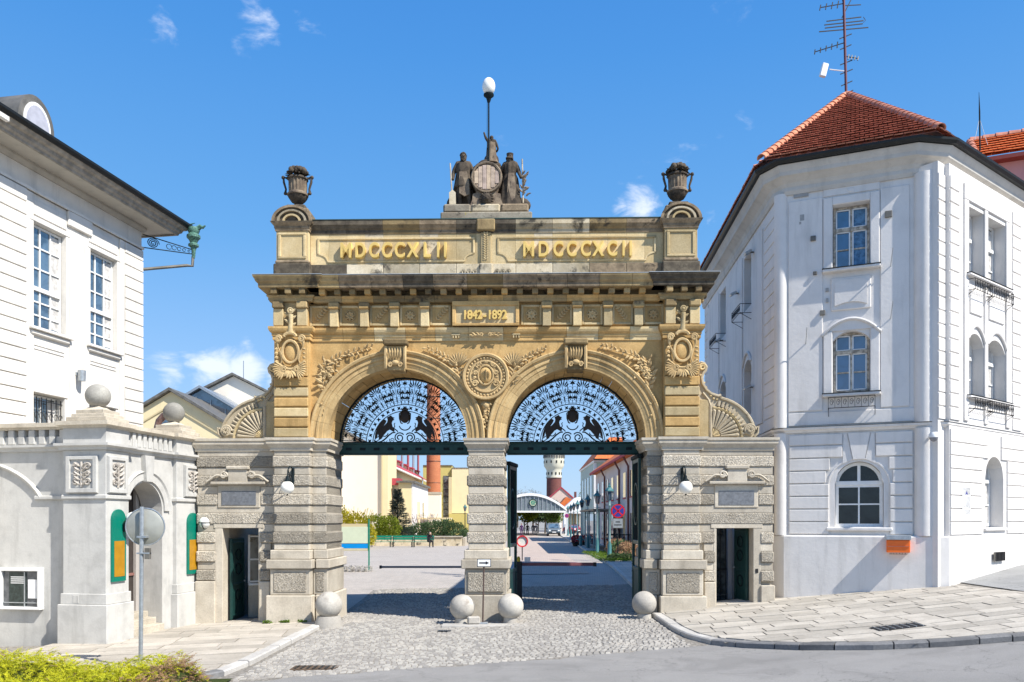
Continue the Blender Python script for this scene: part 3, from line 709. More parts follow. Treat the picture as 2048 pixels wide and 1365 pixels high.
# --- architrave
def run(y, top=None): return [(-6.03, 1.9), (-6.03, y), (-5.02, y), (-5.02, y + .26), (5.02, y + .26), (5.02, y), (6.03, y), (6.03, 1.9)]
ARC = [(-.02, 7.98), (.03, 7.98), (.03, 8.08), (.05, 8.09), (.05, 8.17), (.08, 8.18), (.11, 8.22), (.13, 8.28), (.13, 8.34), (-.02, 8.34)]
SEG = [-6.03, -5.02, -4.1, -3.2, -2.3, -1.45, -.5, .5, 1.45, 2.3, 3.2, 4.1, 5.02, 6.03]
def seg_mould(name, mts, prof, ypl, yp, xs=SEG, cap=True):
    for i, (a, b) in enumerate(zip(xs, xs[1:])):
        y = yp if (i == 0 or i == len(xs) - 2) else ypl; g = .004
        if i == 0: path = [(a, BK), (a, y), (b, y), (b, y + .3)]
        elif i == len(xs) - 2: path = [(a, y + .3), (a, y), (b, y), (b, BK)]
        else: path = [(a + g, y), (b - g, y)]
        gp(name, rg.choice(mts), MB(G).mould(path, prof))
seg_mould('architrave_block', ['sand', 'sand', 'sandp'], ARC, 0, -.26)
gb('entablature_core', 'sand', -5.95, 5.95, .02, BK - .02, 7.95, 9.6, c=0)
gb('core_end', 'sand', -6.0, -5.05, -.23, .4, 8.0, 9.6, c=0); gb('core_end', 'sand', 6.0, 5.05, -.23, .4, 8.0, 9.6, c=0)
# --- frieze: metopes, brackets, centre panel
gb('frieze_wall', 'sand', -5.05, 5.05, -.0, .3, 8.34, 9.05, c=0)
LV = random.Random(4)
def sprig(q, cx, y, cz, ang, L, w=.05, n=5):
    dx, dz = cos(ang), sin(ang); q.tube([(cx - dx * L / 2, y, cz - dz * L / 2), (cx, y - .012, cz), (cx + dx * L / 2, y, cz + dz * L / 2)], .011, 4)
    for i in range(n):
        t = -.4 + .85 * i / (n - 1)
        for sg in (-1, 1):
            a = ang + sg * .75; q.leaf((cx + dx * L * t, y - .01, cz + dz * L * t), (cos(a), -.25, sin(a)), (0, -1, 0), L * .3, w, .02)
    q.leaf((cx + dx * L * .42, y - .01, cz + dz * L * .42), (dx, -.1, dz), (0, -1, 0), L * .28, w, .02)
for s in (-1, 1):
    for k in range(5):
        cx = s * (1.30 + .865 * k)
        gb('metope_frame', 'sand', cx - .30, cx + .30, -.05, .05, 8.41, 8.99, c=.01)
        for e in (-1, 1): gb('metope_rim', 'sandp', cx + e * .30, cx + e * .235, -.085, 0, 8.41, 8.99, c=.012)
        gb('metope_rim', 'sandp', cx - .234, cx + .234, -.085, 0, 8.41, 8.475, c=.012); gb('metope_rim', 'sandp', cx - .234, cx + .234, -.085, 0, 8.925, 8.99, c=.012)
        q = MB(G)
        if (k + (s > 0)) % 2 == 0: sprig(q, cx, -.06, 8.70, .85 if s < 0 or k % 3 else 2.2, .42)
        else:
            for j in range(8): a = j * pi / 4; q.leaf((cx, -.06, 8.70), (cos(a), -.2, sin(a)), (0, -1, 0), .15, .08, .03)
            q.tube([(cx + .15 * cos(a), -.065, 8.7 + .15 * sin(a)) for a in [i * .55 for i in range(12)]], .014, 4)
        gp('metope_relief', 'sand2', q)
    for k in range(4):
        cx = s * (1.733 + .865 * k)
        gb('frieze_bracket', 'sandp', cx - .12, cx + .12, -.22, .02, 8.36, 8.86, c=.012); gb('bracket_head', 'sandd', cx - .155, cx + .155, -.28, .02, 8.865, 9.04, c=.03)
        gp('bracket_roll', 'sand', MB(G).tube([(cx - .13, -.25, 8.89), (cx + .13, -.25, 8.89)], .045, 8), 50)
    for cx in (s * 5.2, s * 5.88):   # brackets of the pilaster
        gb('frieze_bracket', 'sandp', cx - .14, cx + .14, -.36, -.2, 8.36, 8.84, c=.012); gb('bracket_head', 'sandd', cx - .16, cx + .16, -.43, -.2, 8.845, 9.04, c=.03)
    gb('pilaster_niche', M['sandd'], s * 5.34, s * 5.74, -.262, -.2, 8.36, 9.04, c=0)
gb('inscription_panel', 'sandp', -.95, .95, -.2, .1, 8.36, 9.06, c=.012)
for a in ((-.95, .95, 8.36, 8.43), (-.95, .95, 8.93, 9.06), (-.95, -.85, 8.432, 8.928), (.85, .95, 8.432, 8.928)): gb('panel_rim', 'sand', a[0], a[1], -.25, -.1, a[2], a[3], c=.012)
# --- bed mouldings, dentils, corona
BED = [(-.16, 9.05), (.10, 9.05), (.12, 9.10), (.12, 9.14), (.17, 9.19), (.17, 9.215), (-.16, 9.215)]
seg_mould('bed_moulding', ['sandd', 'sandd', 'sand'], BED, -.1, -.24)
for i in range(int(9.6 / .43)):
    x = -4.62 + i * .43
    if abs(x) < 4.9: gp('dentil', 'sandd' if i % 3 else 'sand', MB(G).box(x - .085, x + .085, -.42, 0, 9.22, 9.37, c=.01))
for s in (-1, 1):
    for x in (5.15, 5.55, 5.95): gp('dentil', 'sandd', MB(G).box(s * x - .085, s * x + .085, -.56, -.2, 9.22, 9.37, c=.01))
    for y in (.2, .63, 1.06, 1.49): gp('dentil', 'sandd', MB(G).box(s * 6.0, s * 6.32, y - .085, y + .085, 9.22, 9.37, c=.01))
COR = [(-.16, 9.375), (.33, 9.375), (.34, 9.40), (.34, 9.48), (.36, 9.50), (.40, 9.54), (.42, 9.60), (.46, 9.66), (.46, 9.70), (-.16, 9.72)]
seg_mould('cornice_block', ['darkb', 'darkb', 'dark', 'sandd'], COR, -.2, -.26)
gp('cornice_flashing', 'zinc', MB(G).mould([(-6.03, BK), (-6.03, -.26), (-5.02, -.26), (-5.02, -.2), (5.02, -.2), (5.02, -.26), (6.03, -.26), (6.03, BK)], [(-.02, 9.725), (.475, 9.702), (.475, 9.715), (-.02, 9.745)]))
gb('cornice_core', 'sandd', -6.0, 6.0, -.1, BK, 9.2, 9.71, c=0); gb('cornice_core', 'sandd', -6.0, -5.05, -.25, .4, 9.2, 9.71, c=0); gb('cornice_core', 'sandd', 5.05, 6.0, -.25, .4, 9.2, 9.71, c=0)
# --- attic
AB = 1.35
xsA = [-5.05, -4.0, -2.95, -1.9, -.85, .85, 1.9, 2.95, 4.0, 5.05]
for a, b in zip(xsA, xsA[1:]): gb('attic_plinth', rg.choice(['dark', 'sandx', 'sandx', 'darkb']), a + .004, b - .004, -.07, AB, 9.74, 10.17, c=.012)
gb('attic_core', 'sandx', -5.05, 5.05, .04, AB - .05, 10.1, 11.1, c=0)
for a, b in zip(xsA, xsA[1:]):
    n = 2 if b - a < 1.2 else 3
    for i in range(n):
        u, v = lerp(a, b, i / n), lerp(a, b, (i + 1) / n)
        gb('attic_stone', rg.choice(['sandp', 'sandp', 'sandx']), u + .002, v - .002, .0, .1, 10.172, 11.06, c=.003)
for s in (-1, 1):   # raised frame round each inscription field, with notched corners
    x0, x1, z0, z1 = .32, 4.85, 10.24, 10.95
    X0, X1 = sorted((s * x0, s * x1))
    gb('panel_border', 'sandp', X0, X1, -.035, .05, z1 - .055, z1, c=.008); gb('panel_border', 'sandp', X0 + .3, X1 - .3, -.035, .05, z0, z0 + .05, c=.008)
    gb('panel_border', 'sandp', X0, X0 + .06, -.035, .05, z0 + .25, z1 - .056, c=.008); gb('panel_border', 'sandp', X1 - .06, X1, -.035, .05, z0 + .25, z1 - .056, c=.008)
    for cx, t in ((X0, 1), (X1, -1)):
        pts = [(cx + t * .03, -.0, z0 + .25)] + [(cx + t * (.03 + .27 * sin(a)), 0, z0 + .025 + .22 * cos(a)) for a in [pi / 2 * i / 6 for i in range(7)]][1:]
        gp('panel_corner', 'sandp', MB(G).tube(pts, .032, 4))
ACO = [(-.02, 11.06), (.02, 11.06), (.03, 11.1), (.03, 11.16), (.07, 11.20), (.11, 11.27), (.13, 11.29), (.13, 11.42), (-.02, 11.44)]
for a, b in zip(xsA, xsA[1:]):
    gp('attic_cornice_block', rg.choice(['dark', 'darkb', 'sandd', 'sandx']), MB(G).mould([(a + .003, 0), (b - .003, 0)], ACO))
gp('attic_flashing', plain('dark_green_flashing', (.05, .09, .075), .5, .2), MB(G).mould([(-5.05, 0), (5.05, 0)], [(-1.3, 11.47), (.145, 11.425), (.145, 11.445), (-1.3, 11.49)]))
gb('attic_back', 'sandx', -5.05, 5.05, .1, AB, 11.0, 11.45, c=0)
# centre garland strip
gb('attic_pilaster', 'sandp', -.14, .14, -.08, .05, 10.17, 11.06, c=.01); gb('pilaster_cap', 'sandd', -.26, .26, -.17, .05, 11.10, 11.43, c=.03); gb('pilaster_base', 'sandx', -.19, .19, -.16, .05, 9.76, 10.165, c=.03)
q = MB(G)
for i in range(12):
    z = 10.28 + i * .066
    for t in (-1, 1): q.leaf((0, -.09, z), (t * .7, -.2, .7), (0, -1, 0), .10, .05, .02)
gp('leaf_garland', 'sandp', q)
for t in (-1, 1):
    q = MB(G)
    for i in range(3): q.tube([(t * (.32 + .16 * i + .07 * cos(a) * (1 - a / 14)), -.1, 9.93 + .09 * sin(a) * (1 - a / 14)) for a in [j * .5 for j in range(18)]], .02, 4)
    gp('scroll_ornament', 'sandx', q)
# attic piers with segmental tops
for s in (-1, 1):
    cx = s * 5.52
    gb('attic_pier', 'sandp', cx - .46, cx + .46, -.2, AB - .1, 10.25, 11.1, c=.012)
    gb('pier_base', 'dark', cx - .53, cx + .53, -.27, AB, 9.74, 10.16, c=.03); gb('pier_base_moulding', 'darkb', cx - .49, cx + .49, -.24, AB - .03, 10.163, 10.26, c=.03)
    for a in ((-.40, .40, 10.30, 10.36), (-.40, .40, 10.98, 11.04), (-.40, -.32, 10.362, 10.978), (.32, .40, 10.362, 10.978)): gb('panel_rim', 'sandp', cx + a[0], cx + a[1], -.235, -.1, a[2], a[3], c=.01)
    gp('pier_cornice', 'darkb', MB(G).mould([(cx - .46, -.2), (cx + .46, -.2), (cx + .46, AB - .1), (cx - .46, AB - .1)][::1], [(-.1, 11.10), (.03, 11.10), (.03, 11.14), (.05, 11.17), (.05, 11.22), (.12, 11.30), (.14, 11.34), (-.1, 11.345)], True))
    arc = [(cx + .56 * cos(a), 11.35 + .44 * sin(a)) for a in [pi * i / 16 for i in range(17)]]
    gp('segmental_pediment', 'dark', MB(G).extr(arc, -.22, AB - .1, 'xz'), 40)
    for r1, r2, mt in ((.58, .50, 'darkb'), (.42, .36, 'sandx'), (.26, .20, 'sandp')):
        q = MB(G); n = 16; vs = []
        for i in range(n + 1):
            a = pi * i / n
            for r, y in ((r1, -.22), (r1, -.29), (r2, -.29), (r2, -.22)): vs.append((cx + r * cos(a), y, 11.35 + r * .8 * sin(a)))
        q.add(vs, [(i * 4 + j, i * 4 + (j + 1) % 4, i * 4 + 4 + (j + 1) % 4, i * 4 + 4 + j) for i in range(n) for j in range(4)] + [(0, 1, 2, 3), (n * 4 + 3, n * 4 + 2, n * 4 + 1, n * 4)])
        gp('pediment_moulding', mt, q, 40)
    gb('urn_step', 'darkb', cx - .40, cx + .40, .0, .8, 11.6, 11.84, c=.03); gb('urn_step', 'dark', cx - .28, cx + .28, .1, .7, 11.841, 11.98, c=.03)
gb('statue_plinth', 'lich', -1.32, 1.32, .1, 1.3, 11.44, 11.72, c=.03)
for a, b, mt in ((-1.25, -.45, 'lich'), (-.44, .40, 'sandx'), (.41, 1.22, 'darkb')): gb('statue_base_block', mt, a, b, .15, 1.25, 11.722, 11.98, c=.05)
# --- keystones
for s in (-1, 1):
    cx = s * AX
    kp = [(-.23, 7.1), (.23, 7.1), (.29, 7.78), (-.29, 7.78)]
    gp('keystone', 'sandd', MB(G).extr([(cx + a, b) for a, b in kp], -.30, .3, 'xz'))
    gb('keystone_cap', 'sandd', cx - .34, cx + .34, -.42, 0, 7.79, 7.97, c=.04)
    q = MB(G)
    for e in (-1, 1):
        q.tube([(cx + e * .27, -.30 - .05 * sin(t * pi), 7.15 + .62 * t) for t in [i / 6 for i in range(7)]], .05, 6)
        q.tube([(cx + e * .14 + .06 * cos(a) * (1 - a / 16), -.36, 7.24 + .07 * sin(a) * (1 - a / 16)) for a in [i * .5 for i in range(20)]], .022, 5)
    for i in range(5): x = -.16 + .08 * i; q.leaf((cx + x * .8, -.31, 7.38), (x * .6, -.35, 1), (0, -1, .1), .36, .09, .06)
    q.ball((cx, -.33, 7.30), .11, 10, 6, (1, .7, .7))
    gp('keystone_carving', 'sand2', q, 40)
# --- medallion
mc = (0, 6.93); q = MB(G)
def ring(q, cx, cz, rx, rz, y, r, n=36, m=6): return q.tube([(cx + rx * cos(2 * pi * i / n), y, cz + rz * sin(2 * pi * i / n)) for i in range(n)], r, m, closed=True)
gp('medallion_disc', 'sand2', MB(G).extr([(.60 * cos(2 * pi * i / 36), mc[1] + .60 * sin(2 * pi * i / 36)) for i in range(36)], -.16, .05, 'xz'))
gp('medallion_rim', 'sand2', ring(MB(G), 0, mc[1], .62, .62, -.17, .055), 60)
gp('medallion_inner_rim', 'sand2', ring(MB(G), 0, mc[1], .44, .44, -.17, .028), 60)
for i in range(34):
    a = 2 * pi * i / 34; gp('medallion_bead', 'sand2', MB(G).ball((.53 * cos(a), -.17, mc[1] + .53 * sin(a)), .036, 6, 4, (1, .8, 1)), 60)
q = MB(G); q.ball((0, -.15, mc[1] + .04), .2, 18, 8, (.95, .45, 1.25)); gp('medallion_shield', 'sand', q, 60)
q = ring(MB(G), 0, mc[1] + .04, .215, .27, -.19, .03, 28)
for e in (-1, 1):
    for r0, cx_, cz_ in ((.09, .30, -.20), (.06, .29, .10), (.05, .20, .33)): q.tube([(e * cx_ + r0 * cos(a) * (1 - a / 14), -.2, mc[1] + cz_ + r0 * sin(a) * (1 - a / 14)) for a in [j * .5 for j in range(20)]], .024, 5)
    for i in range(6): a = -.6 + i * .42; q.leaf((e * .25 * cos(a), -.18, mc[1] + .04 + .3 * sin(a)), (e * cos(a), -.3, sin(a)), (0, -1, 0), .13, .07, .03)
gp('medallion_cartouche', 'sand2', q, 50)
q = MB(G)   # a lion-like relief on the shield: body strokes only
for e in (-1, 1):
    for i in range(5): a = -.5 + i * .35; q.tube([(e * .03, -.245, mc[1] + .02 + i * .02), (e * .12 * cos(a), -.245, mc[1] + .04 + .13 * sin(a))], .011, 4)
q.tube([(0, -.25, mc[1] - .12), (.01, -.255, mc[1] + .05), (0, -.25, mc[1] + .18)], .022, 5)
gp('shield_relief', 'sandd', q)
# --- spandrel foliage
def branch(path, n, L, w, seed, y=-.02):
    r = random.Random(seed); q = MB(G); pts = [Vector((p[0], y, p[1])) for p in path]
    q.tube([p + Vector((0, -.03, 0)) for p in pts], [.03 * (1 - .6 * i / len(pts)) for i in range(len(pts))], 5)
    for i in range(n):
        t = (i + r.random() * .6) / n * (len(pts) - 1); k = min(int(t), len(pts) - 2); p = pts[k].lerp(pts[k + 1], t - k); d = (pts[k + 1] - pts[k]).normalized()
        sg = 1 if i % 2 else -1; a = sg * r.uniform(.5, 1.2); dd = Vector((d.x * cos(a) - d.z * sin(a), -r.uniform(.15, .7), d.x * sin(a) + d.z * cos(a)))
        sc = 1 - .45 * t / (len(pts) - 1)
        q.leaf(p + Vector((0, -.02, 0)), dd, (0, -1, .1), L * sc * r.uniform(.75, 1.2), w * sc, .035)
        if i % 4 == 0: q.ball(p + dd * L * .25 + Vector((0, -.05, 0)), .035, 6, 4)
    return q
for s in (-1, 1):
    outer = [(s * x, z) for x, z in ((4.62, 6.55), (4.72, 7.0), (4.55, 7.35), (4.15, 7.55), (3.65, 7.72), (3.25, 7.83))]
    gp('leaf_relief', 'sand2', branch(outer, 34, .26, .11, 3 + s), 30)
    q = MB(G)
    for i in range(26): r = random.Random(i + 40); a = r.uniform(0, 6.28); d = Vector((cos(a), -.6, sin(a))); q.leaf((s * (4.5 + r.uniform(-.2, .2)), -.03, 7.15 + r.uniform(-.32, .28)), d, (0, -1, 0), .2, .09, .04)
    gp('flower_relief', 'sand2', q, 30)
    gp('leaf_relief', 'sand2', branch([(s * 4.66, 6.6), (s * 4.72, 6.3), (s * 4.68, 6.0), (s * 4.74, 5.8)], 9, .13, .05, 9 + s), 30)
    inner = [(s * x, z) for x, z in ((.72, 6.75), (.80, 7.15), (1.0, 7.4), (1.35, 7.6), (1.75, 7.78))]
    gp('leaf_relief', 'sand2', branch(inner, 26, .24, .1, 13 + s), 30)
    q = MB(G)
    for i in range(9): a = radians(35 + i * 14); q.leaf((s * .78, -.03, 7.25), (s * cos(a), -.25, sin(a)), (0, -1, 0), .42, .1, .05)
    gp('palmette_relief', 'sand2', q, 30)
gp('pendant_relief', 'sand2', branch([(0, 6.25), (.03, 6.0), (-.02, 5.75), (0, 5.45)], 16, .22, .12, 21), 30)
q = MB(G); q.ball((0, -.06, 6.12), .12, 8, 6)
gp('pendant_boss', 'sand2', q, 60)
q = MB(G)   # leafy ornament on the architrave under the dates
for e in (-1, 1):
    q.tube([(e * (.08 + .34 * t), -.14, 8.13 + .05 * sin(t * 6)) for t in [i / 8 for i in range(9)]], .02, 5)
    for i in range(6): q.leaf((e * (.05 + .06 * i), -.12, 8.12), (e * .8, -.3, .5 - .2 * (i % 2) * 3), (0, -1, 0), .14, .05, .03)
    q.tube([(e * .12 + .05 * cos(a) * (1 - a / 12), -.16, 8.12 + .06 * sin(a) * (1 - a / 12)) for a in [j * .5 for j in range(16)]], .018, 4)
gp('architrave_ornament', 'sand2', q, 40)
for e in (-1, 1):
    gb('guttae_bar', 'sandp', e * .86 - .12, e * .86 + .12, -.13, 0, 8.12, 8.16, c=.005)
    for i in range(3): gb('gutta', 'sandp', e * .86 - .09 + i * .075, e * .86 - .05 + i * .075, -.12, 0, 8.04, 8.115, c=.004)
# --- cartouches on the upper pilasters
for s in (-1, 1):
    cx, cz, y = s * 5.53, 7.62, -.30
    q = MB(G); q.ball((cx, y + .03, cz), .23, 16, 8, (.9, .35, 1.25)); gp('cartouche_shield', 'sand', q, 60); gp('cartouche_rim', 'sand2', ring(MB(G), cx, cz, .23, .31, y - .05, .045, 28), 60)
    q = MB(G)
    for e in (-1, 1):
        q.tube([(cx + e * (.30 + .07 * sin(t * pi * 2)), y - .05, cz + .42 - .8 * t) for t in [i / 12 for i in range(13)]], [.035 + .02 * sin(i) for i in range(13)], 6)
        q.tube([(cx + e * (.30 - .3 * t), y - .05, cz - .38 - .12 * sin(pi * t / 2)) for t in [i / 6 for i in range(7)]], .045, 6)
        q.tube([(cx + e * .33 + .09 * cos(a) * (1 - a / 16), y - .08, cz + .36 + .1 * sin(a) * (1 - a / 16)) for a in [j * .45 for j in range(24)]], .034, 6)
        q.tube([(cx + e * .18 + .08 * cos(a) * (1 - a / 16), y - .08, cz - .5 + .08 * sin(a) * (1 - a / 16)) for a in [j * .45 for j in range(24)]], .032, 6)
        for i in range(9): a = radians(-70 + 14 * i); q.leaf((cx + e * .16, y - .03, cz - .48), (e * cos(a), -.25, sin(a) - .1), (0, -1, 0), .36, .09, .05)
        for i in range(4): q.leaf((cx + e * .33, y - .02, cz + .1 - .12 * i), (e * .7, -.4, -.3), (0, -1, 0), .15, .09, .05)
    for i in range(5): a = radians(230 + 20 * i); q.leaf((cx, y - .03, cz - .5), (cos(a), -.3, sin(a)), (0, -1, 0), .3, .13, .06)
    q.tube([(cx + .17 * cos(a), y - .08, cz + .42 + .10 * sin(a)) for a in [pi * i / 8 for i in range(9)]], .05, 6)
    gp('cartouche_frame', 'sand2', q, 45)
    q = MB(G)   # carved bouquet rising in front of the niche
    q.tube([(cx, y - .02, cz + .55), (cx + .02, y - .07, cz + .85), (cx + .02, y - .08, cz + 1.05)], [.10, .06, .07], 8); q.ball((cx + .02, y - .08, cz + 1.15), .07, 8, 6); ring(q, cx + .02, cz + 1.15, .075, .075, y - .12, .022, 14, 4)
    for i in range(5): q.leaf((cx, y - .03, cz + .70 + .1 * i), ((-1) ** i * .8, -.2, .55), (0, -1, 0), .22, .09, .04)
    q.tube([(cx - .14, y - .02, cz + .6), (cx, y - .06, cz + .53), (cx + .16, y - .02, cz + .6)], .04, 5)
    gp('carved_bouquet', 'sandp', q, 45)
# --- wing scrolls
for s in (-1, 1):
    def P(x, z): return (s * x, z)
    # outline measured from the pilaster edge (x = 6.05) outwards
    top = []
    for a in [i * .35 for i in range(8)]: top.append((6.19 + .12 * cos(pi / 2 - a * .75 + .6), 7.22 + .12 * sin(pi / 2 - a * .75 + .6)))
    S = [(6.03, 7.33), (6.13, 7.36), (6.24, 7.33), (6.30, 7.24), (6.28, 7.14), (6.21, 7.06), (6.17, 6.92), (6.20, 6.75), (6.30, 6.58), (6.45, 6.46), (6.64, 6.40), (6.72, 6.42), (6.72, 6.33)]
    arc = [(6.42 + 1.36 * sin(a) * .94, 5.19 + 1.16 * cos(a)) for a in [radians(14 + 8 * i) for i in range(9)]]
    end = [(7.78, 5.5), (7.76, 5.33), (7.66, 5.21), (7.5, 5.19)]
    outl = [P(*p) for p in S + arc + end + [(6.03, 5.19)]]
    gp('volute_wall', 'gran' if False else 'sandg', MB(G).extr(outl, .14, .75, 'xz'))
    crest = [(s * p[0], .30, p[1]) for p in S[1:-1]]; crest2 = [(s * p[0], .30, p[1] + .02) for p in [(6.72, 6.36)] + arc + end[:3]]
    for pth in (crest, crest2):
        q = MB(G); q.tube([(p[0], .12, p[2]) for p in pth], .045, 6); q.tube([(p[0], .3, p[2] + .01) for p in pth], .05, 6); q.tube([(p[0], .72, p[2]) for p in pth], .05, 6); gp('volute_moulding', 'sandg', q, 50)
    q = MB(G); q.tube([(s * (6.19 + .1 * cos(a) * (1 - a / 15)), .10, 7.23 + .1 * sin(a) * (1 - a / 15)) for a in [j * .4 for j in range(26)]], .03, 5); gp('small_volute', 'sandp', q, 50)
    fx, fz = 6.46, 5.25
    q = MB(G); q.tube([(s * (fx + .86 * sin(a)), .13, fz - .03 + .84 * cos(a)) for a in [radians(2 + 8 * i) for i in range(12)]], .05, 6); gp('fan_moulding', 'sandp', q, 50)
    q = MB(G); q.tube([(s * (6.42), .12, 5.22), (s * 6.42, .12, 6.12)], .05, 6); q.tube([(s * 6.42, .12, 6.12), (s * 6.36, .12, 6.3), (s * 6.2, .12, 6.5)], .035, 5); gp('fan_fillet', 'sandg', q, 50)
    for i in range(9):
        a = radians(5 + 10.3 * i); q = MB(G); d = Vector((s * sin(a), 0, cos(a)))
        q.tube([Vector((s * fx, .12, fz)) + d * .26, Vector((s * fx, .10, fz)) + d * .5, Vector((s * fx, .09, fz)) + d * .70], [.02, .032, .05], 6); q.ball(Vector((s * fx, .10, fz)) + d * .72, .055, 8, 5); gp('fan_flute', 'sandg', q, 50)
    for i in range(6):
        a = radians(8 + 15 * i); gp('fan_heart_flute', 'sandp', MB(G).tube([(s * (fx + .05 * sin(a)), .12, fz + .05 * cos(a)), (s * (fx + .22 * sin(a)), .10, fz + .22 * cos(a))], [.012, .03], 5))
    q = MB(G); 
    for i in range(11):
        a = radians(14 + 6.8 * i); d = Vector((s * sin(a) * .95, 0, cos(a))); p0 = Vector((s * 6.42, .11, 5.19))
        gp('crest_flute', 'sandg', MB(G).tube([p0 + d * .95, p0 + d * 1.10], .04, 6), 50)
    gp('crest_rosette', 'sandg', MB(G).tube([(s * 7.53 + .16 * cos(a) * (1 - a / 22), .08, 5.43 + .16 * sin(a) * (1 - a / 22)) for a in [j * .45 for j in range(40)]], .034, 6), 50)
    q = MB(G)
    for i in range(8): q.leaf((s * 7.53, .05, 5.43), (cos(i * .785), -.3, sin(i * .785)), (0, -1, 0), .11, .07, .03)
    gp('rosette_petals', 'sandg', q)
    gb('volute_fillet', 'sandp', s * 6.04, s * 6.38, .10, .4, 5.2, 6.3, c=.02)
    for i in range(9):
        t = i / 8; p = (lerp(6.14, 6.6, t ** 1.6), lerp(7.0, 6.3, smooth(t))); gp('crest_tooth', 'sandp', MB(G).box(s * (p[0] - .03), s * (p[0] + .03), .09, .15, p[1] - .025, p[1] + .025, c=.008))
# --- inscriptions
def letters(txt, cx, cz, y, size, mt, parent, ex=.03, bev=.006, M_=G, track=1.0, offset=.02, name='letter', xs=None, sx=1.0):
    cu = bpy.data.curves.new('t', 'FONT'); cu.size = size * 1.38; cu.extrude = ex; cu.bevel_depth = bev; cu.offset = offset; cu.align_x = 'CENTER'; ob = bpy.data.objects.new('t', cu)
    ws = []
    n = len(txt); out = []
    for i, ch in enumerate(txt):
        if ch == ' ': continue
        cu.body = ch; COL.objects.link(ob); bpy.context.view_layer.update(); dg = bpy.context.evaluated_depsgraph_get()
        me = bpy.data.meshes.new_from_object(ob.evaluated_get(dg)); COL.objects.unlink(ob)
        x = xs[i] if xs else cx + (i - (n - 1) / 2) * track
        TT = wm(parent).inverted() @ M_ @ T(x, y, cz - size / 2) @ R(pi / 2, 'X')
        me.transform(TT @ Matrix.Diagonal((sx * (1.08 if ch == 'M' else 1), 1, 1, 1))); me.materials.clear(); me.materials.append(M[mt] if isinstance(mt, str) else mt)
        o = bpy.data.objects.new(name, me); link(o, parent); out.append(o)
    bpy.data.objects.remove(ob); return out
letters('MDCCCXLII', -2.50, 10.57, -.08, .42, 'gold', gate, .075, .003, xs=[-4.0, -3.59, -3.2, -2.83, -2.46, -2.09, -1.69, -1.36, -1.16], offset=.013, sx=.72)
letters('MDCCCXCII', 2.5, 10.57, -.08, .42, 'gold', gate, .075, .003, xs=[1.22, 1.64, 2.06, 2.44, 2.84, 3.19, 3.59, 3.91, 4.11], offset=.013, sx=.72)
letters('1842-1892', 0, 8.675, -.235, .25, 'gold', gate, .03, .004, xs=[-.585 + .14 * i for i in range(9)], offset=.008, sx=.85)
# ---------------------------------------------------------------- things on and round the gate
def gw(x, y, z): return G @ Vector((x, y, z))
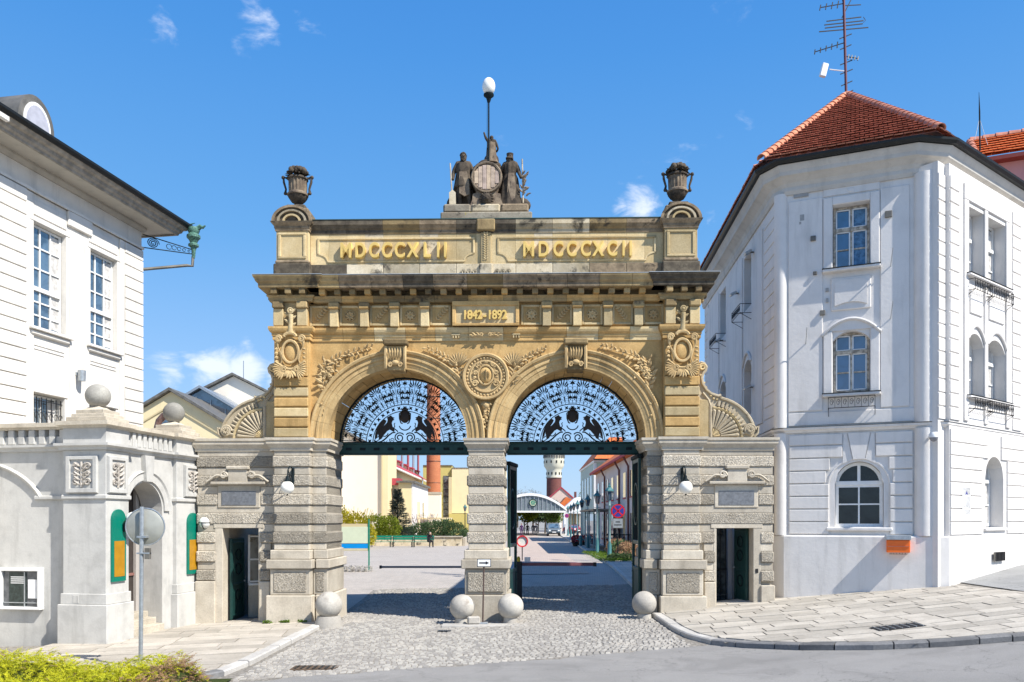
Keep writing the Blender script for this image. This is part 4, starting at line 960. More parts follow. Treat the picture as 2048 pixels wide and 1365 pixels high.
# iron lunette grilles
def grille(cx, label):
    o = thing('lunette_grille', label, 'grille', gw(cx, 1.42, SP), radians(-1.2), 'iron lunette grilles over the two arches')
    B = lambda: MB(wm(o)); u = .002225
    def gpart(nm, q, mt='iron', sm=None): return q.build(nm, M[mt], o, smooth_a=sm)
    arcp = lambda r, y=0, n=40, a0=0, a1=pi: [(r * cos(a0 + (a1 - a0) * i / n), y, r * sin(a0 + (a1 - a0) * i / n)) for i in range(n + 1)]
    gpart('frame', B().tube(arcp(1.985), .045, 4)); gpart('inner_ring', B().tube(arcp(1.18), .016, 4)); gpart('inner_ring', B().tube(arcp(.98), .016, 4)); gpart('sill_bar', B().tube([(-1.97, 0, .03), (1.97, 0, .03)], .02, 4))
    for k in range(18):
        a = radians(90 + 5.14 + 10.28 * (k - 9)); gpart('spoke', B().tube([(1.18 * cos(a), 0, 1.18 * sin(a)), (1.96 * cos(a), 0, 1.96 * sin(a))], .015, 4))
    for k in range(-9, 10):
        a = radians(90 + 9.6 * k)
        if sin(a) < .03: continue
        c = Vector((1.08 * cos(a), 0, 1.08 * sin(a))); q = B()
        for e in (-1, 1):
            b = a + e * pi / 4; d = Vector((cos(b), 0, sin(b))); q.leaf(c - d * .08, d, (0, -1, 0), .16, .05, .02)
        gpart('cross', q)
    def L(q, r, a, da, ln, w, st=0): d = Vector((cos(a + da), 0, sin(a + da))); q.leaf((r * cos(a) + d.x * st, 0, r * sin(a) + d.z * st), d, (0, -1, 0), ln, w, .015)
    for k in range(-8, 9):
        a = radians(90 + 10.28 * k); q = B()
        if k % 2:      # palmette sector
            for j in range(-3, 4): L(q, 1.66, a, j * .34, .29 - abs(j) * .03, .042, .07)
            for j in (-3, -2, -1, 1, 2, 3): L(q, 1.42, a, j * .34, .22, .038, .07)
            L(q, 1.24, a, 0, .24, .04); q.tube([(1.2 * cos(a), 0, 1.2 * sin(a)), (1.9 * cos(a), 0, 1.9 * sin(a))], .010, 4)
            for e in (-1, 1):
                for rr, rad in ((1.28, .04), (1.40, .045), (1.62, .04)):
                    cc = Vector((rr * cos(a + e * .045), 0, rr * sin(a + e * .045))); q.tube([cc + Vector((rad * cos(t), 0, rad * sin(t))) for t in [i * .7 for i in range(9)]], .006, 3)
            gpart('palmette', q)
        else:
            for rr, n in ((1.80, 5), (1.52, 4), (1.36, 3)):
                for e in ((0,) if rr > 1.7 else (-1, 1)):
                    aa = a + e * .05
                    for j in range(-2, 3): L(q, rr, aa, j * .75, .085 if j else .11, .05)
                    L(q, rr, aa, pi, .07, .03)
            q.tube([(1.2 * cos(a), 0, 1.2 * sin(a)), (1.9 * cos(a), 0, 1.9 * sin(a))], .008, 4)
            for e in (-1, 1):
                for rr, rad in ((1.26, .05), (1.66, .06), (1.90, .045)):
                    cc = Vector((rr * cos(a + e * .04), 0, rr * sin(a + e * .04))); q.tube([cc + Vector((rad * cos(t), 0, rad * sin(t))) for t in [i * .7 for i in range(9)]], .006, 3)
            gpart('leaf_spray', q)
    Z = lambda x, y: ((x - 1010) * u, (1000 - y) * u)
    body = [(868, 650), (850, 662), (866, 676), (840, 690), (828, 720), (840, 770), (868, 820), (858, 845), (800, 812), (765, 832), (740, 862), (715, 890), (690, 935), (655, 955), (650, 900), (638, 862), (680, 800), (735, 752), (768, 715), (775, 680), (765, 648), (800, 630), (820, 618), (838, 640)]
    wing = [(755, 688), (742, 722), (712, 765), (720, 790), (690, 800), (672, 850), (640, 850), (628, 905), (596, 935), (602, 870), (628, 790), (655, 728), (690, 690), (722, 668)]
    for s in (-1, 1):
        f = lambda p: (Z(*p)[0] * (1 if s < 0 else -1), Z(*p)[1])
        gpart('gryphon_body', B().extr([f(p) for p in body], -.035, .035, 'xz'), 'ironb'); gpart('gryphon_wing', B().extr([f(p) for p in wing], -.02, .05, 'xz'), 'ironb')
        q = B()
        for pts, r in (([(850, 800), (872, 770), (862, 735), (876, 722)], .016), ([(840, 780), (905, 830), (912, 845)], .018), ([(700, 900), (740, 905), (770, 885), (780, 860)], .016), ([(655, 950), (620, 975), (585, 960)], .016), ([(655, 900), (600, 940), (590, 985)], .014)):
            q.tube([(f(p)[0], 0, f(p)[1]) for p in pts], r, 5)
        gpart('gryphon_legs', q)
        q = B(); pts = []
        for i in range(26): a = i / 25 * 3.3 * pi; r = 20 + 52 * i / 25; pts.append((935 + r * sin(a) * -1, 925 + r * cos(a) * 1))
        q.tube([(f(p)[0], -.01, f(p)[1]) for p in pts], .02, 5)
        q.tube([(f(p)[0], -.01, f(p)[1]) for p in [(880, 852), (840, 855), (790, 890), (740, 940), (690, 975), (630, 988), (590, 975)]], [.02, .022, .024, .024, .022, .018, .01], 5)
        q.tube([(f(p)[0], -.01, f(p)[1]) for p in [(835 + (8 + 30 * i / 18) * cos(i * .55), 955 + (8 + 30 * i / 18) * sin(i * .55)) for i in range(19)]], .012, 4)
        q.tube([(f(p)[0], 0, f(p)[1]) for p in [(770, 960), (745, 985), (720, 970), (730, 945)]], .010, 4)
        gpart('scroll', q)
    q = B(); q.ball((0, 0, (1000 - 632) * u), .155, 14, 8, (1, .3, 1.32)); 
    for j in range(-2, 3): q.leaf((j * .035, 0, (1000 - 560) * u), (j * .18, 0, 1), (0, -1, 0), .15 - .02 * abs(j), .05, .03)
    for j in (-1, 1): q.tube([(j * .10, 0, .98 - .02), (j * .17, 0, .9), (j * .165, 0, .75), (j * .12, 0, .62), (j * .07, 0, .60)], .022, 5)
    gpart('crest', q, 'ironb', 40)
    gpart('crest_swag', B().tube([(.175 * cos(a), 0, .56 + .16 * sin(a)) for a in [pi + .2 + (pi - .4) * i / 12 for i in range(13)]], .018, 5))
    q = B(); q.box(-1.99, 1.99, -.08, .10, -.33, -.03, c=.01); gpart('lintel_beam', q, 'irong'); gpart('beam_moulding', B().box(-1.985, 1.985, -.11, .12, -.03, .015, c=.01), 'irong'); gpart('beam_moulding', B().box(-1.985, 1.985, -.10, .11, -.36, -.332, c=.01), 'irong')
    for k in range(9): gpart('beam_stud', B().box(-1.7 + k * .425 - .09, -1.7 + k * .425 + .09, -.095, -.07, -.22, -.14, c=.008), 'iron')
    return o
grille(-AX, 'black iron lunette grille with two gryphons in the left arch, chimney behind it')
grille(AX, 'black iron lunette grille with two gryphons in the right arch, orange roof behind it')
# gate leaves
def gate_leaf(x, y, ang, wd, label):
    p = gw(x, y, 0); o = thing('gate_leaf', label, 'gate leaf', (p.x, p.y, gz(p.x, p.y)), ang, 'tall dark iron gate leaves folded back inside the right arch')
    B = lambda: MB(wm(o)); h = 4.55
    B().box(0, .10, -.04, .04, .05, h, c=.01).build('stile', M['irong'], o); B().box(wd - .1, wd, -.04, .04, .05, h, c=.01).build('stile', M['irong'], o)
    for z in (.06, 1.2, 2.0, h - .12): B().box(.1, wd - .1, -.03, .03, z, z + .12, c=.01).build('rail', M['irong'], o)
    B().box(.1, wd - .1, -.012, .012, .18, 1.2).build('lower_panel', M['irong'], o)
    n = max(3, int(wd / .13))
    for i in range(1, n): B().tube([(.1 + (wd - .2) * i / n, 0, 2.1), (.1 + (wd - .2) * i / n, 0, h - .1)], .016, 4).build('bar', M['iron'], o)
    for i in range(5): B().lathe([(.0, 0), (.06, .03), (.03, .07), (.05, .1), (.0, .14)], (wd - .02, 0, .9 + i * .22), 8).build('baluster_knob', M['iron'], o, smooth_a=50)
    ring(B(), wd / 2, 3.2, wd * .33, .62, 0, .035, 24, 5).build('oval_ornament', M['irong'], o, smooth_a=60); ring(B(), wd / 2, 3.2, wd * .2, .4, 0, .025, 20, 5).build('oval_ornament', M['iron'], o, smooth_a=60)
    B().box(-.03, wd + .05, -.07, .07, h, h + .12, c=.02).build('top_rail', M['iron'], o)
    return o
gate_leaf(.60, 1.86, radians(79), 1.2, 'dark green iron gate leaf folded back behind the centre pier')
gate_leaf(4.47, .62, radians(90), 1.25, 'dark green iron gate leaf against the right jamb of the right arch')
# globe lamps on brackets
def bracket_lamp(x, label):
    p = gw(x, -.33, 3.95); o = thing('bracket_lamp', label, 'wall lamp', p, radians(-1.2), 'globe lamps on the gate piers')
    B = lambda: MB(wm(o))
    B().box(-.035, .035, -.02, .08, -.1, .38, c=.01).build('wall_plate', M['iron'], o)
    q = B(); q.tube([(0, 0, .25), (0, -.12, .40), (0, -.32, .40), (0, -.46, .28), (0, -.5, .1)], .017, 6); q.tube([(0, 0, -.1), (0, -.16, -.02), (0, -.3, .12), (0, -.42, .3)], .014, 5); q.tube([(.0, -.12 + .1 * cos(a) * (1 - a / 14), .2 + .1 * sin(a) * (1 - a / 14)) for a in [i * .5 for i in range(20)]], .012, 4)
    q.build('scroll_arm', M['iron'], o, smooth_a=60)
    B().lathe([(.02, .14), (.04, .1), (.035, .06), (.085, .0), (.09, -.03), (.0, -.03)], (0, -.5, .0), 12).build('cap', M['iron'], o, smooth_a=50)
    B().ball((0, -.5, -.2), .185, 20, 12).build('globe', M['opal'], o, smooth_a=180); B().lathe([(.0, -.03), (.03, -.02), (.02, .02)], (0, -.5, -.39), 8).build('finial', M['iron'], o)
bracket_lamp(-5.47, 'white globe lamp on a black scroll bracket on the left pier'); bracket_lamp(5.53, 'white globe lamp on a black scroll bracket on the right pier')
# stone ball bollards
def bollard(x, y, r, zc, label, base=None):
    z = gz(x, y); o = thing('ball_bollard', label, 'bollard', (x, y, z), 0, 'stone ball bollards at the foot of the gate')
    MB().ball((x, y, zc), r, 36, 22).build('ball', M['granb'], o, smooth_a=180)
    if base: MB().lathe([(base + .06, z - .1), (base + .05, z + .12), (base - .02, zc - r * .82), (base * .4, zc - r * .8)], (x, y, 0), 28).build('base', M['granb'], o, smooth_a=40)
    else: MB().lathe([(.2, z - .1), (.19, zc - r * .86)], (x, y, 0), 20).build('base', M['granb'], o, smooth_a=40)
bollard(-5.08, -.72, .37, .50, 'stone ball bollard on a round base before the left pier', .33)
bollard(-1.38, -.72, .35, .44, 'stone ball bollard left of the arrow sign at the centre pier'); bollard(-.04, -.72, .36, .46, 'stone ball bollard right of the arrow sign at the centre pier'); bollard(3.66, -.75, .335, .55, 'stone ball bollard at the kerb before the right pier')
# arrow sign
o = thing('arrow_sign', 'small white sign with a black right arrow on a thin brown post', 'sign', (-.80, -1.0, gz(-.8, -1)))
MB().tube([(-.80, -1.0, .02), (-.77, -.97, 1.6)], .022, 8).build('post', plain('rusty_post', (.09, .06, .05), .7), o, smooth_a=60)
A = MB(T(-.765, -1.0, 1.68)); A.box(-.19, .19, -.012, .012, -.11, .11, c=.004); A.build('board', M['black'], o)
A = MB(T(-.765, -1.0, 1.68)); A.box(-.172, .172, -.016, -.0125, -.092, .092); A.build('board_face', M['white'], o)
A = MB(T(-.765, -1.0, 1.68)); A.extr([(-.13, -.018), (.05, -.018), (.05, -.045), (.14, 0), (.05, .045), (.05, .018), (-.13, .018)], -.020, -.0165, 'xz'); A.build('arrow', M['black'], o)
A = MB(); A.box(-.92, -.66, -1.1, -.92, .0, .06, c=.01); A.build('foot', M['galv'], o)
o = thing('stone_weight', 'pale stone block weighing down the foot of the arrow sign', 'stone', (-1.0, -1.02, .0)); MB(T(-1.02, -1.03, .02) @ R(.2)).box(-.2, .14, -.12, .1, 0, .2, c=.03).build('block', M['granb'], o)
MB(T(-.85, -.9, gz(-.8, -1))).box(-1.05, 1.45, -.55, -.02, -.1, .035, c=.015).build('pier_kerb', M['kerbw'], gate)

# ---------------------------------------------------------------- figures
def skin(name, P, E, Rr, mt, parent, sub=2, root='pelvis', cat=None):
    keys = list(P); me = bpy.data.meshes.new(name); me.from_pydata([P[k] for k in keys], [(keys.index(a), keys.index(b)) for a, b in E], [])
    ob = bpy.data.objects.new('tmp', me); COL.objects.link(ob)
    sk = ob.modifiers.new('s', 'SKIN'); sl = me.skin_vertices[0].data
    for i, k in enumerate(keys): r = Rr[k]; sl[i].radius = (r, r) if not isinstance(r, tuple) else r; sl[i].use_root = (k == root)
    sk.use_smooth_shade = True
    sb = ob.modifiers.new('u', 'SUBSURF'); sb.levels = sub; sb.render_levels = sub
    bpy.context.view_layer.update(); m2 = bpy.data.meshes.new_from_object(ob.evaluated_get(bpy.context.evaluated_depsgraph_get()))
    bpy.data.objects.remove(ob)
    if parent is not None: m2.transform(wm(parent).inverted())
    m2.materials.clear(); m2.materials.append(mt); m2.polygons.foreach_set('use_smooth', [True] * len(m2.polygons))
    o = bpy.data.objects.new(name, m2); link(o, parent); return o
HE = [('pelvis', 'spine'), ('spine', 'chest'), ('chest', 'neck'), ('neck', 'head'), ('head', 'crown'), ('chest', 'sl'), ('sl', 'el'), ('el', 'wl'), ('wl', 'hl'), ('chest', 'sr'), ('sr', 'er'), ('er', 'wr'), ('wr', 'hr'), ('pelvis', 'pl'), ('pl', 'kl'), ('kl', 'al'), ('al', 'tl'), ('pelvis', 'pr'), ('pr', 'kr'), ('kr', 'ar'), ('ar', 'tr')]
def body(h, pose={}, bulk=1.0):
    """joints for a person of height h facing -y; l = viewer's left (-x)"""
    B_ = dict(pelvis=(0, 0, .53), spine=(0, 0, .62), chest=(0, .0, .74), neck=(0, 0, .845), head=(0, -.008, .90), crown=(0, -.008, .965), sl=(-.105, 0, .80), el=(-.135, 0, .635), wl=(-.14, -.03, .49), hl=(-.14, -.04, .44), sr=(.105, 0, .80), er=(.135, 0, .635), wr=(.14, -.03, .49), hr=(.14, -.04, .44), pl=(-.055, 0, .5), kl=(-.06, -.01, .275), al=(-.06, .01, .04), tl=(-.065, -.07, .015), pr=(.055, 0, .5), kr=(.06, -.01, .275), ar=(.06, .01, .04), tr=(.065, -.07, .015))
    B_.update(pose); r = dict(pelvis=(.085, .06), spine=(.075, .055), chest=(.095, .06), neck=.032, head=.056, crown=.035, sl=.042, el=.032, wl=.023, hl=.024, sr=.042, er=.032, wr=.023, hr=.024, pl=.062, kl=.043, al=.027, tl=.022, pr=.062, kr=.043, ar=.027, tr=.022)
    rr = {k: (v[0] * h * bulk, v[1] * h * bulk) if isinstance(v, tuple) else v * h * bulk for k, v in r.items()}
    return {k: Vector(v) * h for k, v in B_.items()}, rr
def place(P, Mx): return {k: Mx @ v for k, v in P.items()}
# --- statue group
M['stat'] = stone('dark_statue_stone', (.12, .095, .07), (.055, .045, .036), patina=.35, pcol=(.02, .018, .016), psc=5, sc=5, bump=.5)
M['statl'] = stone('pale_statue_stone', (.33, .26, .18), (.16, .12, .09), patina=.4, pcol=(.05, .042, .035), psc=5, sc=4)  # paler tone of the statue stone for barrel, drapery and urns
sg = thing('statue_group', 'dark stone man and woman leaning on a barrel with a child above', 'statue', gw(0, .7, 11.98), radians(-1.2))
S = lambda: MB(wm(sg)); SM = wm(sg)
# barrel and its stand
prof = [(.0, -.38), (.40, -.38), (.40, -.34), (.45, 0), (.40, .34), (.40, .38), (.0, .38)]
BM = T(0, -.05, .80) @ R(pi / 2, 'X')
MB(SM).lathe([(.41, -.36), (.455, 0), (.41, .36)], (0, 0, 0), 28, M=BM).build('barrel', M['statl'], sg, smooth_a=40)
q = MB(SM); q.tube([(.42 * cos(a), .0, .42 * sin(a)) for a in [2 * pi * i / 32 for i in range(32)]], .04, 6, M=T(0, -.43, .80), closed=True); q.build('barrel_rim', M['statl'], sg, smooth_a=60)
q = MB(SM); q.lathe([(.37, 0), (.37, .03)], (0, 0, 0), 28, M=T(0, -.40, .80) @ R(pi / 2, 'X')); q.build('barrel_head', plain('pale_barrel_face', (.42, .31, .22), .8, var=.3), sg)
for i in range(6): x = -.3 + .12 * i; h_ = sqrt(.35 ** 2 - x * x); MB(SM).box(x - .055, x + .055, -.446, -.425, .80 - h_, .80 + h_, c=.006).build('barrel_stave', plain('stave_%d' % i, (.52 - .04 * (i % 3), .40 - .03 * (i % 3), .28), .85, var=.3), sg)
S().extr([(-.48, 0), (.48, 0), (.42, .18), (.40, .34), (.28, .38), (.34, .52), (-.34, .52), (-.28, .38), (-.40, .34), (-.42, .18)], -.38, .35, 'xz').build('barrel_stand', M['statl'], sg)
q = S()    # mound of drapery and rock left, right and above the barrel
for c, r, sc in (((-.98, .1, .2), .24, (1, 1, 1.2)), ((-.95, .1, .48), .14, (1, 1, 1)), ((1.0, .1, .18), .22, (1.3, 1, 1)), ((-.45, .15, .95), .25, (.7, .8, 1.3)), ((.45, .15, .95), .25, (.7, .8, 1.3)), ((.05, .0, 1.30), .28, (1.3, .8, .75)), ((.12, .05, 1.5), .2, (1.1, .8, 1.1)), ((-.55, .1, 1.05), .17, (1.1, .8, 1.1)), ((.55, .1, 1.05), .17, (1.1, .8, 1.1)), ((-.28, .0, 1.22), .14, (1.2, .8, .8)), ((.28, 0, 1.22), .14, (1.2, .8, .8)), ((-.5, .1, .35), .22, (.8, .8, 1.7)), ((.5, .1, .35), .22, (.8, .8, 1.7))): q.ball(c, r, 12, 8, sc)
q.build('rockwork', M['stat'], sg, smooth_a=60)
# lion head
q = S(); q.ball((0, -.42, .17), .16, 14, 10, (.9, 1, 1.1))
for i in range(16): a = i * pi / 8; q.leaf((.08 * cos(a), -.42, .18 + .09 * sin(a)), (cos(a), .1, sin(a)), (0, -1, .0), .15, .09, .06)
q.ball((0, -.56, .13), .075, 10, 6, (1, 1, .8)); q.ball((0, -.625, .15), .025, 8, 5)
for e in (-1, 1): q.ball((e * .055, -.555, .21), .02, 6, 4); q.ball((e * .12, -.45, .29), .04, 6, 4)
q.build('lion_head', M['stat'], sg, smooth_a=50)
# man
def figure(pos, h, pose, mt, facing=0.0, tilt=0.0, name='figure', sub=2, parent=sg, base=None):
    P, r = body(h, pose, 1.28 if parent is sg else 1.0); Mx = (wm(parent) if parent else Matrix.Identity(4)) @ T(*pos) @ R(facing) @ R(tilt, 'Y')
    P = place(P, Mx); o = skin(name, P, HE, r, mt, parent, sub); return o, Mx
def face(Mx, h, mt, parent, hair=None, beard=False, turn=0):
    q = MB(Mx @ T(0, -.008 * h, .905 * h) @ R(turn) @ Matrix.Scale(h, 4))
    q.ball((0, 0, .01), .056, 16, 12, (.86, 1.0, 1.25)); q.ball((0, -.056, .005), .011, 8, 6, (.8, 1.2, 1.6)); q.ball((0, -.052, -.026), .012, 8, 5, (1.4, .6, .45)); q.ball((0, -.044, -.05), .017, 8, 6)
    for e in (-1, 1): q.ball((e * .019, -.050, .018), .0085, 8, 5); q.ball((e * .019, -.052, .031), .011, 8, 4, (1.3, .6, .4)); q.ball((e * .05, .0, .004), .012, 8, 5, (.5, 1, 1.5))
    q.build('head', mt, parent, smooth_a=180)
    if hair:
        q = MB(Mx @ T(0, -.008 * h, .905 * h) @ R(turn) @ Matrix.Scale(h, 4)); rr = random.Random(2)
        for i in range(26):
            a, b = rr.uniform(0, 2 * pi), rr.uniform(.1, 1.3); x, y, z = .052 * cos(a) * cos(b), .058 * sin(a) * cos(b), .07 * sin(b)
            if y < -.02 and z < .045: continue
            q.ball((x, y, z + .015), .018, 6, 5)
        if beard:
            for i in range(7): q.ball((-.03 + .01 * i, -.047, -.045 - .01 * (3 - abs(i - 3))), .013, 6, 4)
        q.build('hair', hair, parent, smooth_a=180)
mo, Mx = figure((-.70, -.12, .0), 1.66, dict(el=(-.17, -.0, .65), wl=(-.175, -.08, .51), hl=(-.18, -.1, .47), er=(.17, .02, .68), wr=(.25, -.02, .76), hr=(.29, -.03, .79), kr=(.09, -.07, .29), ar=(.12, -.03, .05), tr=(.15, -.1, .02), head=(.005, -.012, .9)), M['stat'], name='man_body')
face(Mx, 1.66, M['stat'], sg, M['stat'], True, .25)
q = MB(Mx); q.lathe([(.15, 1.30), (.17, 1.18), (.145, 1.05), (.165, .9), (.18, .75), (.19, .62)], (0, -.01, 0), 20, flute=.12, fn=5, M=Matrix.Diagonal((1.45, 1.25, 1, 1))); q.build('tunic', M['stat'], sg, smooth_a=60)
q = MB(Mx); q.extr([(-.10, 1.02), (.12, 1.02), (.19, .66), (.20, .36), (.05, .30), (-.10, .40)], -.21, -.17, 'xz'); q.build('apron', M['statl'], sg)
q = MB(Mx); q.extr([(-.32, 0), (.16, 0), (.14, .5), (.1, 1.1), (-.2, 1.15), (-.3, .6)], .05, .25, 'xz'); q.build('cloak', M['stat'], sg)
q = S(); q.tube([(-1.02, -.28, .40), (-1.07, -.28, 1.28)], .022, 6); q.build('malt_shovel_handle', M['gran'], sg)
q = S(); q.extr([(-1.09, 0), (-.90, 0), (-.91, .42), (-1.0, .5), (-1.10, .42)], -.31, -.27, 'xz'); q.build('malt_shovel_blade', M['sandx'], sg)
# woman
wo, Mx = figure((.68, -.12, .0), 1.62, dict(el=(-.17, .02, .68), wl=(-.24, -.02, .76), hl=(-.28, -.03, .78), er=(.155, -.02, .66), wr=(.19, -.09, .54), hr=(.20, -.12, .50), kl=(-.06, -.06, .28), head=(-.01, -.012, .9)), M['stat'], name='woman_body')
face(Mx, 1.62, M['stat'], sg, None, False, -.2)
q = MB(Mx); q.lathe([(.13, 1.30), (.15, 1.18), (.11, 1.02), (.16, .86), (.19, .6), (.21, .3), (.25, .02)], (0, 0, 0), 36, flute=.16, fn=9, M=Matrix.Diagonal((1.55, 1.3, 1, 1))); q.build('robe', M['stat'], sg, smooth_a=60)
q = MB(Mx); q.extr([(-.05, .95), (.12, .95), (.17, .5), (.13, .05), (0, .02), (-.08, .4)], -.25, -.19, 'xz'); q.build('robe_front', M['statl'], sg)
q = MB(Mx @ T(-.01, 0, 1.48)); q.lathe([(.10, -.22), (.115, -.1), (.10, .02), (.095, .08), (.105, .14), (.0, .16)], (0, .02, 0), 16); q.build('veil', M['stat'], sg, smooth_a=50)
q = S(); q.tube([(1.06, -.25, .12), (1.03, -.25, 1.40)], .02, 6); q.build('staff', M['sandx'], sg)
q = S()
for i in range(22): r = random.Random(i); q.leaf((1.05 + r.uniform(-.05, .1), -.25, .3 + i * .03), (r.uniform(-.6, 1), -.3, r.uniform(.1, .9)), (0, -1, 0), .17, .06, .03)
q.build('barley_sheaf', M['statl'], sg)
# child with raised arm
co, Mx = figure((.13, -.05, 1.24), .98, dict(el=(-.18, 0, .90), wl=(-.22, -.02, 1.02), hl=(-.23, -.02, 1.07), er=(.16, -.04, .65), wr=(.20, -.1, .52), kl=(-.07, -.05, .28), al=(-.1, .02, .08)), M['stat'], name='child_body')
face(Mx, .90, M['stat'], sg, M['stat'], False, .3)
q = MB(Mx); q.lathe([(.13, .72), (.15, .55), (.17, .3), (.22, .12)], (0, 0, 0), 16, flute=.15, fn=5); q.build('child_drape', M['statl'], sg, smooth_a=60)
# lamp above the group
o = thing('finial_lamp', 'egg-shaped white lamp on a tall thin pole above the statue group', 'lamp', gw(.06, .35, 13.28))
L_ = lambda: MB(T(*gw(.06, .35, 13.28)))
L_().tube([(0, 0, -.05), (0, 0, 1.78)], .023, 8).build('pole', M['iron'], o, smooth_a=60); L_().lathe([(.03, 1.70), (.05, 1.74), (.08, 1.84), (.15, 1.9), (.15, 1.94), (.0, 1.94)], (0, 0, 0), 14).build('lamp_base', M['iron'], o, smooth_a=50)
L_().ball((0, 0, 2.17), .19, 20, 14, (1, 1, 1.32)).build('lamp_globe', M['opal'], o, smooth_a=180)
L_().tube([(-.05, .02, .0), (-.045, .02, 1.8)], .008, 4).build('cable', M['iron'], o)
# urns
def urn(s):
    x = s * 5.52; p = gw(x, .35, 11.98); o = thing('stone_urn', 'dark fluted stone urn heaped with fruit on the %s attic pier' % ('left' if s < 0 else 'right'), 'urn', p, 0, 'urns on the attic piers')
    B = lambda: MB(T(*p))
    B().lathe([(.16, -.02), (.17, .03), (.09, .07), (.11, .11), (.20, .16), (.27, .26), (.29, .33), (.0, .33)], (0, 0, 0), 20, flute=.1, fn=10).build('foot', M['stat'], o, smooth_a=50)
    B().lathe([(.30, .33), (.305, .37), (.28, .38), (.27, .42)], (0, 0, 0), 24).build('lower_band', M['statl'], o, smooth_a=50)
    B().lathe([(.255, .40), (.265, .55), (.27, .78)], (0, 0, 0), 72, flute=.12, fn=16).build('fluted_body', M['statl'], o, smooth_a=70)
    B().lathe([(.27, .78), (.30, .80), (.29, .85), (.24, .88), (.0, .88)], (0, 0, 0), 24).build('lip', M['stat'], o, smooth_a=50)
    for e in (-1, 1):
        q = B(); q.tube([(e * .28, -.02, .82), (e * .41, -.03, .88), (e * .40, -.03, .72), (e * .34, -.02, .52), (e * .36, -.02, .42), (e * .28, 0, .36)], [.03, .045, .035, .03, .045, .03], 6); q.ball((e * .42, -.03, .86), .055, 8, 6); q.ball((e * .36, -.02, .40), .05, 8, 6); q.build('handle', M['stat'], o, smooth_a=60)
    q = B(); r = random.Random(5 + s)
    for i in range(60): a = r.uniform(0, 2 * pi); b = r.random() ** .5 * .29; q.ball((b * cos(a), b * sin(a), .93 + .17 * (1 - (b / .34) ** 2) + r.uniform(-.03, .03)), r.uniform(.05, .09), 7, 5)
    for i in range(22): a = r.uniform(0, 2 * pi); q.leaf((.22 * cos(a), .22 * sin(a), .93), (cos(a), sin(a), r.uniform(-.5, .3)), (0, 0, 1), .17, .1, .03)
    q.build('fruit_heap', M['stat'], o, smooth_a=60)
urn(-1); urn(1)
# ---------------------------------------------------------------- side passages behind the two wing doors
M['shw'] = plaster('passage_wall', (.62, .63, .66), .2)
M['shd'] = plain('passage_floor', (.22, .22, .23), .7)
def passage(s):
    x0, x1 = sorted((s * 6.56, s * 7.6)); zf = gz(*gw(s * 7.1, 0, 0)[:2]) + (.1 if s < 0 else .02)
    nm = ('left' if s < 0 else 'right'); o = thing('door_passage', 'shaded passage behind the open %s side door of the gate' % nm, 'passage', gw(s * 7.08, 1, zf), radians(-1.2)); q = MB(G)
    q.box(x0 - .6, x1 + .6, -.0, 5.2, zf - .1, zf); q.build('floor', M['shd'], o)
    MB(G).box(x0 - .08, x0 - .005, .5, 5, zf, 2.75).build('wall', M['shw'] if s > 0 else M['gran'], o); MB(G).box(x1 + .005, x1 + .08, .5, 5, zf, 2.75).build('wall', M['shw'] if s > 0 else M['gran'], o)
    MB(G).box(x0 - .1, x1 + .1, .5, 1.9, 2.72, 2.85).build('ceiling', M['shw'], o)
    MB(G).box(x0 - .1, x1 + .1, 4.9, 5.1, zf, 2.75).build('back_wall', M['shw'] if s > 0 else M['gran'], o)
    return o, zf
o, zf = passage(-1)
# oblique inner wall with a white casement window
A = G @ T(-7.45, 1.1, zf) @ R(radians(25))
MB(A).box(.2, 1.6, .0, .12, 0, .98, c=.005).build('window_breast', M['gran'], o); MB(A).box(.2, 1.6, -.04, .14, .96, 1.03, c=.008).build('window_sill', M['wframe'], o)
for x in (.22, .60, .98, 1.30): MB(A).box(x - .03, x + .03, -.0, .06, 1.03, 2.5).build('window_mullion', M['wframe'], o)
for z in (1.08, 1.75, 2.45): MB(A).box(.2, 1.6, .0, .06, z - .025, z + .025).build('window_bar', M['wframe'], o)
MB(A).box(.2, 1.6, .04, .07, 1.03, 2.5).build('window_pane', M['glassg'], o)
def door_leaf(x, y, ang, wd, zf, h, label, mt='irong'):
    p = gw(x, y, 0); o = thing('door_leaf', label, 'door', (p.x, p.y, zf), ang); B = lambda: MB(wm(o))
    B().box(0, wd, -.03, .03, .02, h, c=.008).build('panel', M[mt], o)
    for z in (.1, h * .42, h - .16): B().box(.03, wd - .03, -.045, .045, z, z + .07, c=.01).build('rail', M[mt], o)
    for e in (.02, wd - .08): B().box(e, e + .06, -.045, .045, .05, h - .03, c=.01).build('stile', M[mt], o)
    for z in (h * .3, h * .62, h * .8):
        for yy in (-.045, .045): ring(B(), wd / 2, z, wd * .2, .16, yy, .018, 16, 4).build('oval_moulding', M['iron'], o, smooth_a=60)
    B().box(wd - .07, wd - .04, -.09, .09, h * .45, h * .47, c=.004).build('handle', M['galv'], o)
door_leaf(-7.50, .35, radians(88), 1.0, zf, 2.4, 'dark green panelled door standing open in the left wing')
o, zf = passage(1)
for i in range(4): MB(G).box(6.9 + i * .17 - .015, 6.9 + i * .17 + .015, 2.4, 2.46, zf, 2.6).build('inner_door_stile', M['black'], o)
MB(G).box(6.88, 7.45, 2.43, 2.45, zf, 2.6).build('inner_door_glass', M['glassg'], o); MB(G).box(6.88, 7.45, 2.4, 2.47, zf + .9, zf + .96).build('inner_door_rail', M['black'], o)
MB(G).box(6.58, 6.86, 2.38, 2.44, zf, 2.7).build('inner_wall', M['shw'], o); MB(G).box(7.47, 7.6, 2.38, 2.44, zf, 2.7).build('inner_wall', M['shw'], o)
